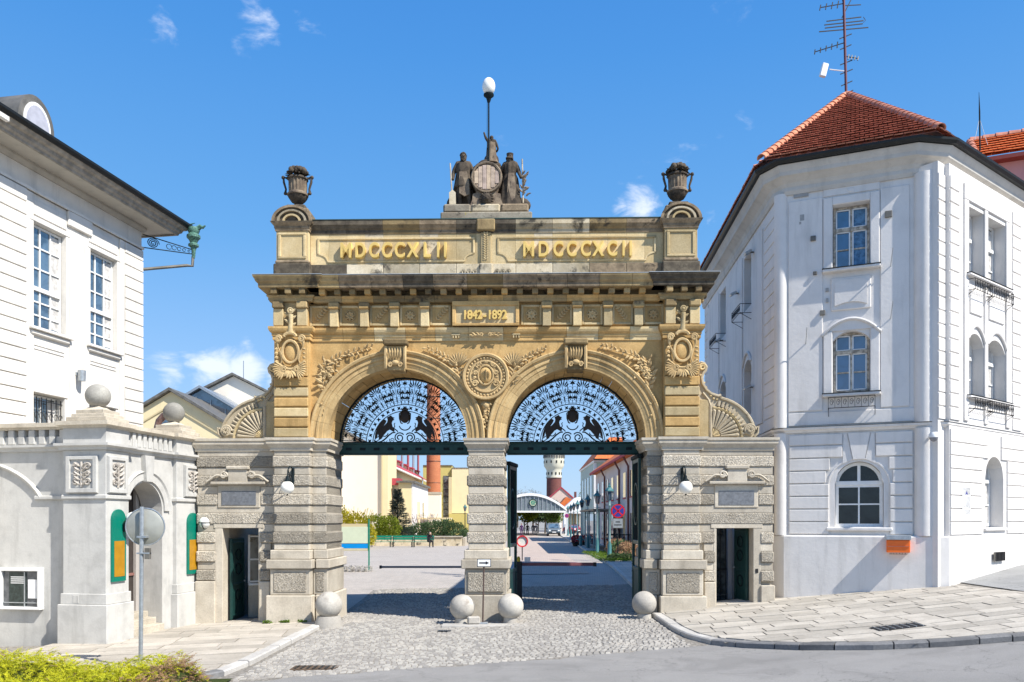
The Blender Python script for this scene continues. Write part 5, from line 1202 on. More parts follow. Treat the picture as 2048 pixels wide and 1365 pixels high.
MB(G).box(6.66, 6.80, 2.30, 2.38, zf + 1.25, zf + 1.45, c=.01).build('wall_telephone', M['black'], o)
MB(G).box(6.75, 7.45, 1.6, 2.2, zf, zf + .02, c=.005).build('door_mat', M['black'], o)
door_leaf(7.56, .42, radians(96), .95, zf, 2.3, 'dark green door folded inside the right wing doorway')
o = MB(G).box(7.66, 7.74, -.03, .02, 1.35, 1.47, c=.01).build('intercom', M['black'], gate)
# ---------------------------------------------------------------- left white building
KA = radians(9.8)
def F3(x, y, z, a): return T(x, y, z) @ R(-a)     # local +y runs along azimuth a, local +x to its right
LK = Vector((-12.04, 3.1)); LM = F3(LK.x, LK.y, 0, KA)
lb = thing('white_building', 'large white building with tall windows and dark eaves at the left edge', 'building', (LK.x, LK.y, gz(*LK)))
def lw(name, mt, q, sm=None, par=None): return q.build(name, M[mt] if isinstance(mt, str) else mt, par or lb, smooth_a=sm)
B = lambda: MB(LM)
# facade plane x = 0, receding along +y, the corner at y = 0; the near end at y = -16
def wall_with_holes(q, y0, y1, z0, z1, holes, x=0.0, th=.35):
    """wall slab in the plane x with rectangular holes (y0, y1, z0, z1), built of columns and bands"""
    ys = sorted(set([y0, y1] + [h[0] for h in holes] + [h[1] for h in holes]))
    for a, b in zip(ys, ys[1:]):
        hs_ = sorted([(h[2], h[3]) for h in holes if h[0] <= a + 1e-6 and h[1] >= b - 1e-6]); z = z0
        for h0, h1 in hs_:
            if h0 > z: q.box(x - th, x, a, b, z, h0)
            z = h1
        if z < z1: q.box(x - th, x, a, b, z, z1)
    return q
LW = [(-4.66, -3.46), (-2.46, -1.26), (-7.8, -6.7), (-10.0, -8.9), (-12.2, -11.1)]
holes = [(a, b, 8.03, 10.85) for a, b in LW] + [(a, b, 4.2, 6.28) for a, b in LW]
lw('facade_wall', 'wht', wall_with_holes(B(), -14.5, 0, -.6, 11.62, holes))
lw('body', 'wht', B().box(-13, -.36, -14.5, -.02, -.6, 12.3)); lw('gable_wall', 'wht', B().box(-13, -.01, -.03, 0, -.6, 12.3))
lw('frieze', 'wht', B().box(-.3, .0, -14.5, 0, 11.70, 12.36)); lw('frieze_moulding', 'wht', B().mould([(-.1, -14.5), (-.1, 0)][::-1] if False else [(0, 0.0), (0, -14.5)][::1], [(-.1, 11.62), (-.1, 11.7), (.0, 11.7), (.0, 11.62)]))
lw('frieze_cap', 'wht', B().box(-.1, .05, -14.5, .03, 11.62, 11.70, c=.01))
# quoin pilasters with their bands, each band a piece
def bands(M_, par, mt, y0, y1, z0, z1, n, x=0.0, pr=.06, gap=.025, nm='rusticated_band'):
    h = (z1 - z0) / n
    for i in range(n): MB(M_).box(x - .02, x + pr, y0, y1, z0 + i * h + gap / 2, z0 + (i + 1) * h - gap / 2, c=.012).build(nm, M[mt], par)
bands(LM, lb, 'wht', -.88, .02, 2.4, 11.6, 26); bands(LM, lb, 'wht', -6.45, -4.95, 2.4, 11.6, 26, pr=.1); bands(LM, lb, 'wht', -14.3, -13.0, 2.4, 11.6, 26)
for a, b in ((-3.3, -2.52), (-1.12, -.9), (-4.93, -4.66)): lw('wall_strip', 'wht', B().box(-.01, .045, a, b, -.5, 11.1 if b - a > .5 else 11.6, c=.008))
for a, b in ((-3.4, -2.42),): lw('strip_cap', 'wht', B().box(0, .09, a, b, 11.2, 11.62, c=.02))
def sash(M_, par, y0, y1, z0, z1, x=-.22, cols=3, rows=(1,), frame='wframe', gl='glass', curtain=True, arch=False, th=.055):
    """casement in the plane x; part window_frame with panes and bars below it"""
    fr = MB(M_); W_ = y1 - y0
    fr.box(x, x + .06, y0, y0 + th, z0, z1); fr.box(x, x + .06, y1 - th, y1, z0, z1); fr.box(x, x + .06, y0 + th, y1 - th, z1 - th, z1); fr.box(x, x + .06, y0 + th, y1 - th, z0, z0 + th)
    f = fr.build('window', M[frame], par)
    MB(M_).box(x + .015, x + .025, y0 + .01, y1 - .01, z0 + .01, z1 - .01).build('pane', M[gl], f)
    for i in range(1, cols): y = lerp(y0, y1, i / cols); MB(M_).box(x + .028, x + .055, y - .022, y + .022, z0 + th, z1 - th).build('glazing_bar', M[frame], f)
    for z, t in rows: MB(M_).box(x + .03, x + .06 + t, y0 + th, y1 - th, z - .02 - t, z + .02 + t).build('transom', M[frame], f)
    if curtain: MB(M_).box(x + .026, x + .027, lerp(y0, y1, .68), y1 - th, z0 + .1, z1 - .1).build('curtain', M['curt'], f)
    return f
for a, b in LW:
    f = sash(LM, lb, a + .02, b - .02, 8.05, 10.83, x=-.17, cols=3, rows=[(9.12, .035), (9.68, 0), (10.25, 0), (8.77, 0), (8.41, 0)])
    lw('window_hood', 'wht', B().box(-.02, .06, a - .14, b + .14, 10.86, 10.98, c=.015)); lw('window_surround', 'wht', B().box(-.01, .05, a - .14, a - .002, 8.03, 10.855, c=.01)); lw('window_surround', 'wht', B().box(-.01, .05, b + .002, b + .14, 8.03, 10.855, c=.01))
    lw('over_panel', 'wht', B().box(-.01, .03, a - .05, b + .05, 11.05, 11.45, c=.01))
    s_ = B(); s_.mould([(0, b + .18), (0, a - .18)][::-1] if False else [(0, b + .18), (0, a - .18)], [(-.25, 7.92), (-.25, 8.03), (-.14, 8.03), (-.14, 7.98), (-.06, 7.9), (-.02, 7.9)]) if False else s_.box(-.25, .16, a - .18, b + .18, 7.95, 8.03, c=.012)
    lw('window_sill', 'wht', s_); lw('sill_moulding', 'wht', B().box(-.01, .09, a - .12, b + .12, 7.82, 7.945, c=.03))
    for z in (7.55, 7.45): lw('apron_line', 'wht', B().box(0, .02, a + .03, b - .03, z, z + .035, c=.006))
    sash(LM, lb, a + .02, b - .02, 4.2, 6.26, x=-.3, cols=2, rows=[(5.5, 0)], gl='glassg')
    q = B()
    for i in range(7):
        y = lerp(a + .06, b - .06, i / 6); q.tube([(-.08, y, 4.25), (-.08, y, 6.2)], .014, 4)
        for z in (4.7, 5.2, 5.7): q.tube([(-.08, y + .07 * cos(t), z + .1 * sin(t)) for t in [k * .8 for k in range(8)]], .010, 4)
    for z in (4.5, 5.4, 6.1): q.tube([(-.08, a, z), (-.08, b, z)], .014, 4)
    lw('window_grille', 'black', q); lw('window_surround', 'wht', B().box(-.01, .03, a - .1, b + .1, 6.29, 6.40, c=.01))
# eaves, gutter, roof
EV = [(0, 0.0)]
def lmould(prof, mt, nm): return lw(nm, mt, B().mould([(-13, 0), (0, 0), (0, -14.5)], [(-o, z) for o, z in prof]))
path = [(0, -14.5), (0, 0), (-13, 0)]
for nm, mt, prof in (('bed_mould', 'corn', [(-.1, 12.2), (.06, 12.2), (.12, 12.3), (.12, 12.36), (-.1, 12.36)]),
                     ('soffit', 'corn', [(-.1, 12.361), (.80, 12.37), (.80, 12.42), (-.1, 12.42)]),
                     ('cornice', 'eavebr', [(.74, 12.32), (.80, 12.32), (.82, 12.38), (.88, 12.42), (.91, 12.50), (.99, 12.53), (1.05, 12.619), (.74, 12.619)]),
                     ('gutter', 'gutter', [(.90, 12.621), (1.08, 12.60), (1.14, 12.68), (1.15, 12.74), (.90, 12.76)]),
                     ('roof', 'slate', [(1.12, 12.745), (-2.6, 14.5), (-2.6, 14.4), (1.05, 12.70)])):
    lw(nm, mt, B().mould(path, prof))
lw('attic_block', 'wht', B().box(.95, 1.06, -8.7, -6.6, 12.455, 12.60, c=.02))
# round-headed dormer on the eave
q = B(); n = 14; cy = -5.35; R0 = .62
arcd = [(cy + R0 * cos(a), 12.98 + .78 * R0 / .62 * sin(a)) for a in [pi * i / n for i in range(n + 1)]] + [(cy - R0, 12.6), (cy + R0, 12.6)]
q.extr(arcd, -2.2, .72, 'yz'); lw('dormer', 'pewter', q, 40)
arci = [(cy + .46 * cos(a), 12.98 + .60 * sin(a)) for a in [pi * i / n for i in range(n + 1)]] + [(cy - .46, 12.7), (cy + .46, 12.7)]
dw = lw('dormer_window', 'wframe', B().extr(arci, .7, .75, 'yz'), 40)
arci = [(cy + .39 * cos(a), 12.98 + .52 * sin(a)) for a in [pi * i / n for i in range(n + 1)]] + [(cy - .39, 12.76), (cy + .39, 12.76)]
B().extr(arci, .751, .76, 'yz').build('pane', plain('hazy_dormer_pane', (.42, .42, .47), .3), dw)
# copper rainwater head, bracket and pipe at the corner
p = LM @ Vector((1.18, 1.08, 12.2)); o = thing('rainwater_head', 'green copper dragon rainwater head at the eave corner of the white building', 'rainwater head', p)
q = MB(T(*p)); q.lathe([(.05, -.55), (.07, -.3), (.10, -.2), (.17, -.16), (.17, -.10), (.11, -.05), (.16, .06), (.22, .12), (.22, .2), (.15, .26), (.2, .36), (.18, .46), (.0, .48)], (0, 0, 0), 14); q.build('funnel', M['bronze'], o, smooth_a=40)
q = MB(T(*p)); q.tube([(.1, 0, .4), (.24, -.02, .5), (.33, -.04, .46), (.42, -.05, .52)], [.09, .08, .05, .02], 6); q.tube([(-.05, 0, .45), (-.1, 0, .58), (.05, 0, .62)], [.06, .04, .01], 5); q.build('dragon_spout', M['bronze'], o, smooth_a=50)
q = MB(T(*p)); c0 = Vector((-.02, 0, -.5)); kk = (LM @ Vector((0.02, .02, 11.0))) - p; q.tube([c0, c0 + Vector((-.02, 0, -.32)), lerp(c0, kk, .12) + Vector((0, 0, -.25)), kk], .05, 7); q.build('rain_pipe', M['bronze'] if False else M['pewter'], o, smooth_a=60)
q = MB(T(*p)); e0 = (LM @ Vector((.02, .02, 12.15))) - p; e1 = (LM @ Vector((.02, .02, 11.72))) - p; e2 = Vector((-.02, 0, -.28)); e3 = Vector((-.02, 0, -.42))
q.tube([e0, e2], .018, 4); q.tube([e1, e3], .018, 4); dv = (e0 + e1) / 2; ev = (e2 + e3) / 2
ax = (ev - dv).normalized(); cc = dv + ax * .32
q.tube([cc + ax * (.19 * (1 - a / 22)) * cos(a) + Vector((0, 0, .17 * (1 - a / 22) * sin(a))) for a in [i * .5 for i in range(38)]], .016, 4)
for i in range(5): c_ = dv.lerp(ev, .52 + .1 * i); rr = .085 - .012 * i; q.tube([c_ + ax * rr * cos(a) + Vector((0, 0, rr * sin(a))) for a in [k * .7 for k in range(9)]], .012, 4)
q.build('scroll_bracket', M['blue'] if False else M['iron'], o)
# small wall lamp
p = LM @ Vector((.05, -3.05, 7.05)); o = thing('wall_spotlight', 'small grey cylinder spotlight on the white facade between the windows', 'wall lamp', p)
MB(LM).box(0, .1, -3.1, -3.0, 7.0, 7.1, c=.01).build('bracket', M['galv'], o); MB(LM @ T(.22, -3.05, 6.98)).lathe([(.0, -.14), (.10, -.14), (.11, .16), (.0, .16)], (0, 0, 0), 14).build('shade', M['galv'], o, smooth_a=50)
# ---------------------------------------------------------------- left portal (arched entrance wing)
PA = (-9.82, -3.55); PM = F3(PA[0], PA[1], 0, KA); po = thing('arched_porch', 'grey rendered porch with parapet, ball finials and a round arched doorway', 'porch', (PA[0], PA[1], gz(*PA)))
P_ = lambda: MB(PM)
def pw(name, mt, q, sm=None, par=None): return q.build(name, M[mt] if isinstance(mt, str) else mt, par or po, smooth_a=sm)
LT = 4.3
# arched wall in the side plane x=0 between the two pillars
def arch_wall(q, M_, y0, y1, z0, z1, cy, hw, zs_, x0, x1, n=20):
    ys = [y0] + [cy - hw * cos(pi * i / n) for i in range(n + 1)] + [y1]; vs, fs = [], []
    pro = [(y0, z0), (cy - hw, z0)] + [(cy - hw * cos(pi * i / n), zs_ + hw * sin(pi * i / n)) for i in range(n + 1)] + [(cy + hw, z0), (y1, z0), (y1, z1), (y0, z1)]
    q.extr(pro, x0, x1, 'yz'); return q
CY, HW, ZS = 1.70, .74, 3.10
pw('arch_wall', 'wht2', arch_wall(P_(), PM, 1.0 - .15, 2.95, -.5, 4.56, CY, HW, ZS, -.75, -.12))
pw('pillar', 'wht2', P_().box(-1.17, 0, 0, .86, -.5, 4.56, c=.01)); pw('pillar', 'wht2', P_().box(-1.1, 0, 2.93, LT, -.5, 4.56, c=.01))
q = P_(); n = 20; vs = []
for i in range(n + 1):
    a = pi * i / n
    for r, x in ((.80, -.118), (.80, -.07), (.98, -.07), (1.02, -.03), (1.06, -.118)): vs.append((x, CY - r * cos(a), ZS + r * sin(a)))
q.add(vs, [(i * 5 + j, i * 5 + (j + 1) % 5, i * 5 + 5 + (j + 1) % 5, i * 5 + 5 + j) for i in range(n) for j in range(5)] + [(0, 1, 2, 3, 4), (n * 5 + 4, n * 5 + 3, n * 5 + 2, n * 5 + 1, n * 5)]); pw('archivolt', 'wht2', q, 40)
pw('keystone', 'wht2', P_().extr([(CY - .13, 3.86), (CY + .13, 3.86), (CY + .2, 4.54), (CY - .2, 4.54)], -.12, .02, 'yz'))
# plinths
for x0, x1, y0, y1 in ((-1.17, 0, 0, .86), (-1.1, 0, 2.93, LT)):
    pw('plinth', 'gran' if False else 'wht2', P_().box(x0 - .09, x1 + .09, y0 - .09, y1 + .09, -.5, .80, c=.015)); pw('plinth_band', 'wht2', P_().box(x0 - .04, x1 + .04, y0 - .04, y1 + .04, .803, 1.06, c=.01))
    for k in range(5): pw('flute', 'wht2', P_().box(x0 + .3 + .035 * k, x0 + .32 + .035 * k, y0 - .05, y0 - .035, .84, 1.03, c=.004))
    pw('impost_band', 'wht2', P_().box(x0 - .02, x1 + .05, y0 - .05, y1 + .05, 3.36, 3.47, c=.02))
    # relief panels
for (a, b, pl) in ((-.93, -.30, 'f'), (.12, .62, 's'), (3.35, 4.0, 's')):
    z0, z1 = 3.62, 4.32
    if pl == 'f':
        pw('panel_recess', 'wht2', P_().box(a - .1, b + .1, -.045, -.0, z0 - .12, z1 + .1, c=.008)); box = lambda u, v, w0, w1, d0, d1, **k: P_().box(u, v, -d1, -d0, w0, w1, **k)
        base = lambda u, w_: (u, -.06, w_); nrm = (0, -1, 0); dirf = lambda c_, s_: (c_, -.25, s_)
    else:
        pw('panel_recess', 'wht2', P_().box(0, .045, a - .1, b + .1, z0 - .12, z1 + .1, c=.008)); box = lambda u, v, w0, w1, d0, d1, **k: P_().box(d0, d1, u, v, w0, w1, **k)
        base = lambda u, w_: (.06, u, w_); nrm = (1, 0, 0); dirf = lambda c_, s_: (.25, c_, s_)
    for u, v, w0, w1 in ((a - .1, a, z0 - .1, z1 + .08), (b, b + .1, z0 - .1, z1 + .08), (a, b, z0 - .1, z0), (a, b, z1, z1 + .08)): pw('panel_frame', 'wht2', box(u, v, w0, w1, .03, .09, c=.006))
    q = P_(); m_ = (a + b) / 2
    for e in (-1, 1):
        for k, zz in enumerate((3.78, 3.98, 4.16)):
            r0 = .085 if k != 1 else .06; cu_ = m_ + e * (b - a) * .26
            q.tube([Vector(base(cu_, zz)) + (Vector((cos(t), 0, sin(t))) if pl == 'f' else Vector((0, cos(t), sin(t)))) * r0 * (1 - t / 14) for t in [i * .5 for i in range(20)]], .024, 5)
        for k in range(5): q.leaf(base(m_ + e * .02, 3.7 + k * .11), dirf(e * .8, .6), nrm, .2, .07, .04)
    q.tube([base(m_, z0 + .03), base(m_, z1 - .05)], .03, 5); pw('leaf_relief', plain('pinkish_relief_stone', (.50, .455, .40), .9, var=.35, sc=14, bump=.4), q, 40)
# parapet: ledge, blocks, notched middle part and coping, for the front (y=const) and the side (x=const)
LEDGE = [(-.2, 4.56), (.06, 4.56), (.08, 4.62), (.15, 4.66), (.15, 4.72), (-.2, 4.73)]; COPE = [(-.3, 5.10), (.04, 5.10), (.06, 5.14), (.13, 5.16), (.13, 5.26), (-.3, 5.28)]
PF = [(-12.5, .28), (-1.17, .28), (-1.17, 0), (0, 0), (0, .86), (-.12, .86), (-.12, 2.93), (0, 2.93), (0, LT), (-1.1, LT)]
pw('parapet_ledge', 'wht2', P_().mould(PF, LEDGE)); pw('coping', 'gran', P_().mould(PF, COPE))
pw('parapet_block', 'wht2', P_().box(-1.17, 0, .003, .86, 4.7, 5.12)); pw('parapet_block', 'wht2', P_().box(-1.1, 0, 2.93, LT - .003, 4.7, 5.12))
pw('parapet_base', 'wht2', P_().box(-12.5, -1.17, .29, .5, 4.7, 4.93)); pw('parapet_base', 'wht2', P_().box(-.33, -.13, .86, 2.93, 4.7, 4.93))
for i in range(38):
    x = -1.32 - i * .29; pw('parapet_post', 'wht2', P_().box(x - .155, x + .015, .24, .5, 4.74, 5.1, c=.015))
for i in range(9):
    y = 1.0 + i * .225; pw('parapet_post', 'wht2', P_().box(-.34, -.09, y - .065, y + .065, 4.74, 5.1, c=.015))
pw('terrace_roof', 'gran', P_().box(-12.5, -.34, .5, LT - .1, 4.4, 4.75))
# front wall left of the pillar with a large blind arch moulding and the notice case
pw('front_wall', 'wht2', P_().box(-12.5, -1.17, .28, .7, -.5, 4.6))
pw('front_band', 'wht2', P_().box(-2.15, -1.17, .2, .3, 3.36, 3.46, c=.02))
acx, acr = -4.2, 2.35; pts = [(acx + acr * cos(a), .25, 2.6 + 1.45 * sin(a) + 0) for a in [radians(20 + 140 * i / 20) for i in range(21)]]
pw('blind_arch_moulding', 'wht2', P_().tube([(-2.15, .26, 3.41)] + [(p_[0], p_[1], p_[2] + .32) for p_ in pts], .055, 6), 60)
f = pw('arch_infill_band', 'wht2', P_().box(-6.6, -6.5, .24, .3, -.5, 3.1, c=.01))
p = PM @ Vector((-2.25, .2, 1.15)); o = thing('notice_case', 'white framed glass notice case with a paper sheet on the porch wall', 'notice case', p)
for a in ((-3.1, -1.93, .62, .69), (-3.1, -1.93, 1.58, 1.66), (-3.1, -3.03, .69, 1.58), (-2.01, -1.93, .69, 1.58)): P_().box(a[0], a[1], .14, .29, a[2], a[3], c=.01).build('frame', M['wframe'], o)
P_().box(-3.03, -2.01, .22, .26, .69, 1.58).build('back_panel', plain('grey_notice_back', (.13, .135, .14), .3, var=.4), o); P_().box(-2.85, -2.36, .205, .215, .72, 1.55).build('poster', plain('dark_poster', (.03, .045, .04), .4, var=.5, sc=12), o)
P_().box(-2.31, -2.06, .195, .205, .9, 1.37, c=.003).build('paper', M['white'], o); P_().box(-2.42, -2.395, .19, .215, .69, 1.55).build('rail', M['galv'], o); P_().box(-3.03, -2.01, .19, .215, .78, .80).build('rail', M['galv'], o)
for k in range(4): P_().box(-2.8, -2.43, .198, .204, 1.42 - k * .05, 1.44 - k * .05).build('text_line', M['white'], o)
# doorway: steps, jambs, dark door with a red frame
for k in range(3): pw('step', 'gran', P_().box(-1.6, -.16 - .3 * k, CY - HW + .01, CY + HW - .01, -.5, -.08 + .16 * (k + 1) - .16 + .0, c=.01) if False else P_().box(-.88, -.04 - .24 * k, CY - HW + .012, CY + HW - .012, -.5, .06 + .16 * k, c=.012))
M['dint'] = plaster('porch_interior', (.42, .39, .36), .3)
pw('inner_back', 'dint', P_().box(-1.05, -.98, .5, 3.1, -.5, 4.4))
dr = pw('door', plain('dark_brown_door', (.05, .04, .035), .5), P_().box(-.97, -.9, CY - .8, CY + .8, .2, 4.0, c=.01)); pw('door_frame', plain('red_brown_frame', (.28, .13, .11), .6), P_().box(-.9, -.78, CY - .22, CY - .12, .2, 3.9, c=.01)); pw('door_frame', M['dint'], P_().box(-.9, -.8, CY + .6, CY + .74, .2, 3.9, c=.01))
for i in range(5): P_().tube([(-.87, CY - .66 + .1 * i, .9), (-.87, CY - .66 + .1 * i, 2.8)], .014, 4).build('door_bar', M['iron'], dr)
P_().box(-.9, -.86, CY - .72, CY + .6, 1.35, 1.42).build('door_rail', plain('red_brown_rail', (.25, .12, .1), .6), dr)
# plaques and lamps on the porch pillars
def plaque(y0, y1, z0, z1, label, lampy, lampz, ll):
    p = PM @ Vector((.02, (y0 + y1) / 2, z0)); o = thing('round_topped_plaque', label, 'plaque', p, 0, 'green and ochre plaques beside the porch door'); cy = (y0 + y1) / 2; r = (y1 - y0) / 2
    pr = [(y0, z0), (y1, z0)] + [(cy + r * cos(a), z1 - r + r * sin(a)) for a in [pi * i / 10 for i in range(11)]]
    P_().extr(pr, .003, .05, 'yz').build('board', M['grn'], o); P_().box(.051, .058, y0 + .075, y1 - .06, z0 + .12, lerp(z0, z1, .56)).build('ochre_panel', M['ochre'], o)
    p = PM @ Vector((.02, lampy, lampz)); o = thing('porch_globe_lamp', ll, 'wall lamp', p, 0, 'white globe lamps over the porch plaques'); c = (.30, lampy, lampz)
    P_().box(.05, .10, lampy - .06, lampy + .06, lampz - .32, lampz - .12, c=.01).build('wall_plate', M['black'], o); P_().tube([(.06, lampy, lampz - .2), (.3, lampy, lampz - .2)], .02, 6).build('arm', M['black'], o)
    P_().ball(c, .178, 20, 14).build('globe', M['opal'], o, smooth_a=180)
    q = P_(); q.tube([(c[0] + .19 * cos(a), c[1], c[2] + .19 * sin(a)) for a in [pi + pi * i / 12 for i in range(13)]], .012, 5); q.tube([(c[0], c[1] + .19 * cos(a), c[2] + .19 * sin(a)) for a in [pi + pi * i / 12 for i in range(13)]], .012, 5); q.tube([(c[0] + .19 * cos(a), c[1] + .19 * sin(a), c[2]) for a in [2 * pi * i / 20 for i in range(20)]], .010, 5, closed=True); q.build('cage', M['black'], o)
plaque(.16, .68, 1.34, 3.12, 'green round-topped plaque with an ochre field, left of the porch door', .62, 2.88, 'white globe lamp half hidden behind the round mirror')
plaque(3.40, 3.96, 1.31, 3.06, 'green round-topped plaque with an ochre field, right of the porch door', 3.88, 2.78, 'white caged globe lamp on the pillar right of the porch door')
# ball finials
def finial(x, y, lab, pink=False):
    p = PM @ Vector((x, y, 5.28)); o = thing('ball_finial', lab, 'ball finial', p, -KA, 'stone ball finials on the porch parapet')
    for k, (w_, z0, z1) in enumerate(((.55, 5.28, 5.38), (.46, 5.38, 5.47), (.38, 5.47, 5.57))): MB(PM @ T(x, y, 0)).box(-w_, w_, -w_ * .8, w_ * .8, z0, z1 - .003, c=.01).build('step', M['gran'], o)
    MB(PM @ T(x, y, 0)).lathe([(.36, 5.57), (.22, 5.64), (.14, 5.68)], (0, 0, 0), 4, M=R(pi / 4)).build('cap', M['gran'], o); MB(PM @ T(x, y, 0)).ball((0, 0, 5.94), .295, 32, 20).build('ball', stone('finial_stone' + lab[:5], (.40, .385, .34), (.27, .26, .235), patina=.25, pcol=(.1, .09, .08), psc=3), o, smooth_a=180)
finial(-.58, .48, 'stone ball finial on the near corner of the porch parapet'); finial(-.55, 3.65, 'stone ball finial on the far corner of the porch parapet')
# round traffic mirror seen from behind
p = at(281, 1320, 15.9); z = gz(p.x, p.y); o = thing('traffic_mirror', 'round traffic mirror seen from behind on a galvanised pole beside the hedge', 'traffic mirror', (p.x, p.y, z))
MB().tube([(p.x, p.y, z), (p.x + .03, p.y, 3.12)], .042, 10).build('pole', M['galv'], o, smooth_a=60)
A = T(p.x + .04, p.y + .1, 2.72) @ R(radians(8)) @ R(pi / 2, 'X')
MB(A).lathe([(.0, .02), (.3, .0), (.365, -.03), (.365, -.05), (.0, -.07)][::-1], (0, 0, 0), 36).build('disc', M['mirback'], o, smooth_a=40); MB(A).tube([(.37 * cos(a), .37 * sin(a), -.03) for a in [2 * pi * i / 36 for i in range(36)]], .014, 6, closed=True).build('rim', M['galv'], o, smooth_a=60)
MB(T(p.x, p.y, 0)).box(-.055, .02 + .1, -.05, .1, 2.5, 2.54).build('clamp', M['galv'], o); MB(T(p.x, p.y, 0)).box(-.06, .2, -.055, .05, 2.18, 2.21, c=.004).build('lower_clamp', M['galv'], o); MB(T(p.x, p.y, 0)).box(.1, .2, -.05, .03, 2.08, 2.3, c=.005).build('grey_box', M['pewter'], o)
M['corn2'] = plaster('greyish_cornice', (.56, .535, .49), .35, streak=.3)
# ---------------------------------------------------------------- right corner building
PB = Vector((7.76, .4)); azC, azR, azL = radians(113.3), radians(52), radians(183.8)
dirv = lambda a: Vector((sin(a), cos(a)))
PC = PB + dirv(azC) * 4.22
MC, MR, ML = F3(PB.x, PB.y, 0, azC), F3(PC.x, PC.y, 0, azR), F3(PB.x, PB.y, 0, azL)
rb = thing('corner_building', 'white corner building with chamfered front and red tiled roof', 'building', ((PB.x + PC.x) / 2, (PB.y + PC.y) / 2, .6))
def rw(name, mt, q, sm=None, par=None): return q.build(name, M[mt] if isinstance(mt, str) else mt, par or rb, smooth_a=sm)
ZT = 12.5
LC = 4.22
# --- chamfer wall with openings (upper rectangular, middle segmental, lower round-headed)
q = MB(MC); wall_with_holes(q, .1, LC - .1, -.2, ZT, [(1.47, 2.43, 9.97, 11.76), (1.47, 2.43, 6.46, 8.2), (1.52, 2.78, 2.66, 4.5)], x=0, th=.5); rw('chamfer_wall', 'whr', q)
rw('core', 'whr', MB().extr([tuple(PB + dirv(azC) * .3 - dirv(azC + pi / 2) * .5), tuple(PC - dirv(azC) * .3 - dirv(azC + pi / 2) * .5), tuple(PC + dirv(azR) * 5 - dirv(azR + pi / 2) * 3), tuple(PB - dirv(azL) * 5 - dirv(azL + pi / 2) * 3)], -.3, 12.9, 'xy'))
def arch_fill(M_, y0, y1, zs_, ztop, x0, x1, mt, nm, seg=False, n=14):
    """fills the corners above a round or segmental opening head"""
    cy = (y0 + y1) / 2; hw = (y1 - y0) / 2
    if seg: rise = seg; Rr = (hw * hw + rise * rise) / (2 * rise); f = lambda y: zs_ + sqrt(Rr * Rr - (y - cy) ** 2) - (Rr - rise)
    else: f = lambda y: zs_ + sqrt(max(0, hw * hw - (y - cy) ** 2))
    pts = [(lerp(y0, y1, i / n), f(lerp(y0, y1, i / n))) for i in range(n + 1)]
    q = MB(M_)
    for (a, za), (b, zb) in zip(pts, pts[1:]): q.add([(x0, a, za), (x0, b, zb), (x0, b, ztop), (x0, a, ztop), (x1, a, za), (x1, b, zb), (x1, b, ztop), (x1, a, ztop)], [(0, 1, 2, 3), (7, 6, 5, 4), (0, 4, 5, 1), (1, 5, 6, 2), (2, 6, 7, 3), (3, 7, 4, 0)])
    rw(nm, mt, q); return f
arch_fill(MC, 1.47, 2.43, 7.93, 8.21, -.5, .001, 'whr', 'arch_head', .25)
arch_fill(MC, 1.52, 2.78, 3.87, 4.51, -.5, .001, 'whr', 'arch_head')
for y0, y1 in ((.28, 1.20), (2.70, 3.42)): rw('wall_panel', 'whr', MB(MC).box(-.01, .04, y0, y1, 5.9 if False else 5.98, 12.05, c=.012))
rw('lower_strip', 'whr', MB(MC).box(-.01, .038, .28, 3.55, 5.56, 5.93, c=.012))
for a, b in ((1.22, 1.46), (2.44, 2.68)): rw('window_surround', 'whr', MB(MC).box(-.01, .07, a, b, 9.92, 12.0, c=.02)); rw('window_surround', 'whr', MB(MC).box(-.01, .07, a, b, 6.42, 8.2, c=.02))
rw('window_head', 'whr', MB(MC).box(-.01, .07, 1.462, 2.438, 11.77, 12.0, c=.02)); rw('window_head', 'whr', MB(MC).box(-.01, .03, 1.22, 2.68, 12.05, 12.4, c=.01)); rw('window_head', 'whr', MB(MC).box(-.01, .045, 1.85, 2.02, 12.08, 12.2, c=.02))
q = MB(MC); q.tube([(.06, 1.18, 8.10)] + [(.08, lerp(1.24, 2.66, i / 12), 8.14 + .38 * sin(pi * i / 12) ** .8) for i in range(13)] + [(.06, 2.72, 8.10)], .045, 6); rw('hood_mould', 'whr', q, 50)
rw('hood_panel', 'whr', MB(MC).extr([(1.22, 8.203)] + [(lerp(1.22, 2.68, i / 10), 8.203 + .30 * sin(pi * i / 10)) for i in range(1, 10)] + [(2.68, 8.203)], 0, .05, 'yz'))
rw('window_sill', 'whr', MB(MC).box(-.2, .2, 1.2, 2.7, 9.86, 9.95, c=.02)); rw('window_sill', 'whr', MB(MC).box(-.2, .2, 1.2, 2.7, 6.33, 6.42, c=.02)); rw('window_sill', 'whr', MB(MC).box(-.2, .1, 1.3, 3.0, 2.55, 2.645, c=.02))
rw('sill_flashing', 'gutter', MB(MC).box(-.2, .215, 1.19, 2.71, 9.952, 9.966)); rw('sill_flashing', 'gutter', MB(MC).box(-.2, .215, 1.19, 2.71, 6.423, 6.437))
rw('apron_panel', 'whr', MB(MC).box(-.01, .05, 1.42, 2.46, 8.78, 9.7, c=.02)); rw('apron_panel', 'whr', MB(MC).extr([(1.52, 8.9), (1.75, 8.97), (1.95, 8.99), (2.15, 8.97), (2.36, 8.9), (2.36, 9.55), (2.25, 9.62), (1.63, 9.62), (1.52, 9.55)], .04, .085, 'yz'))
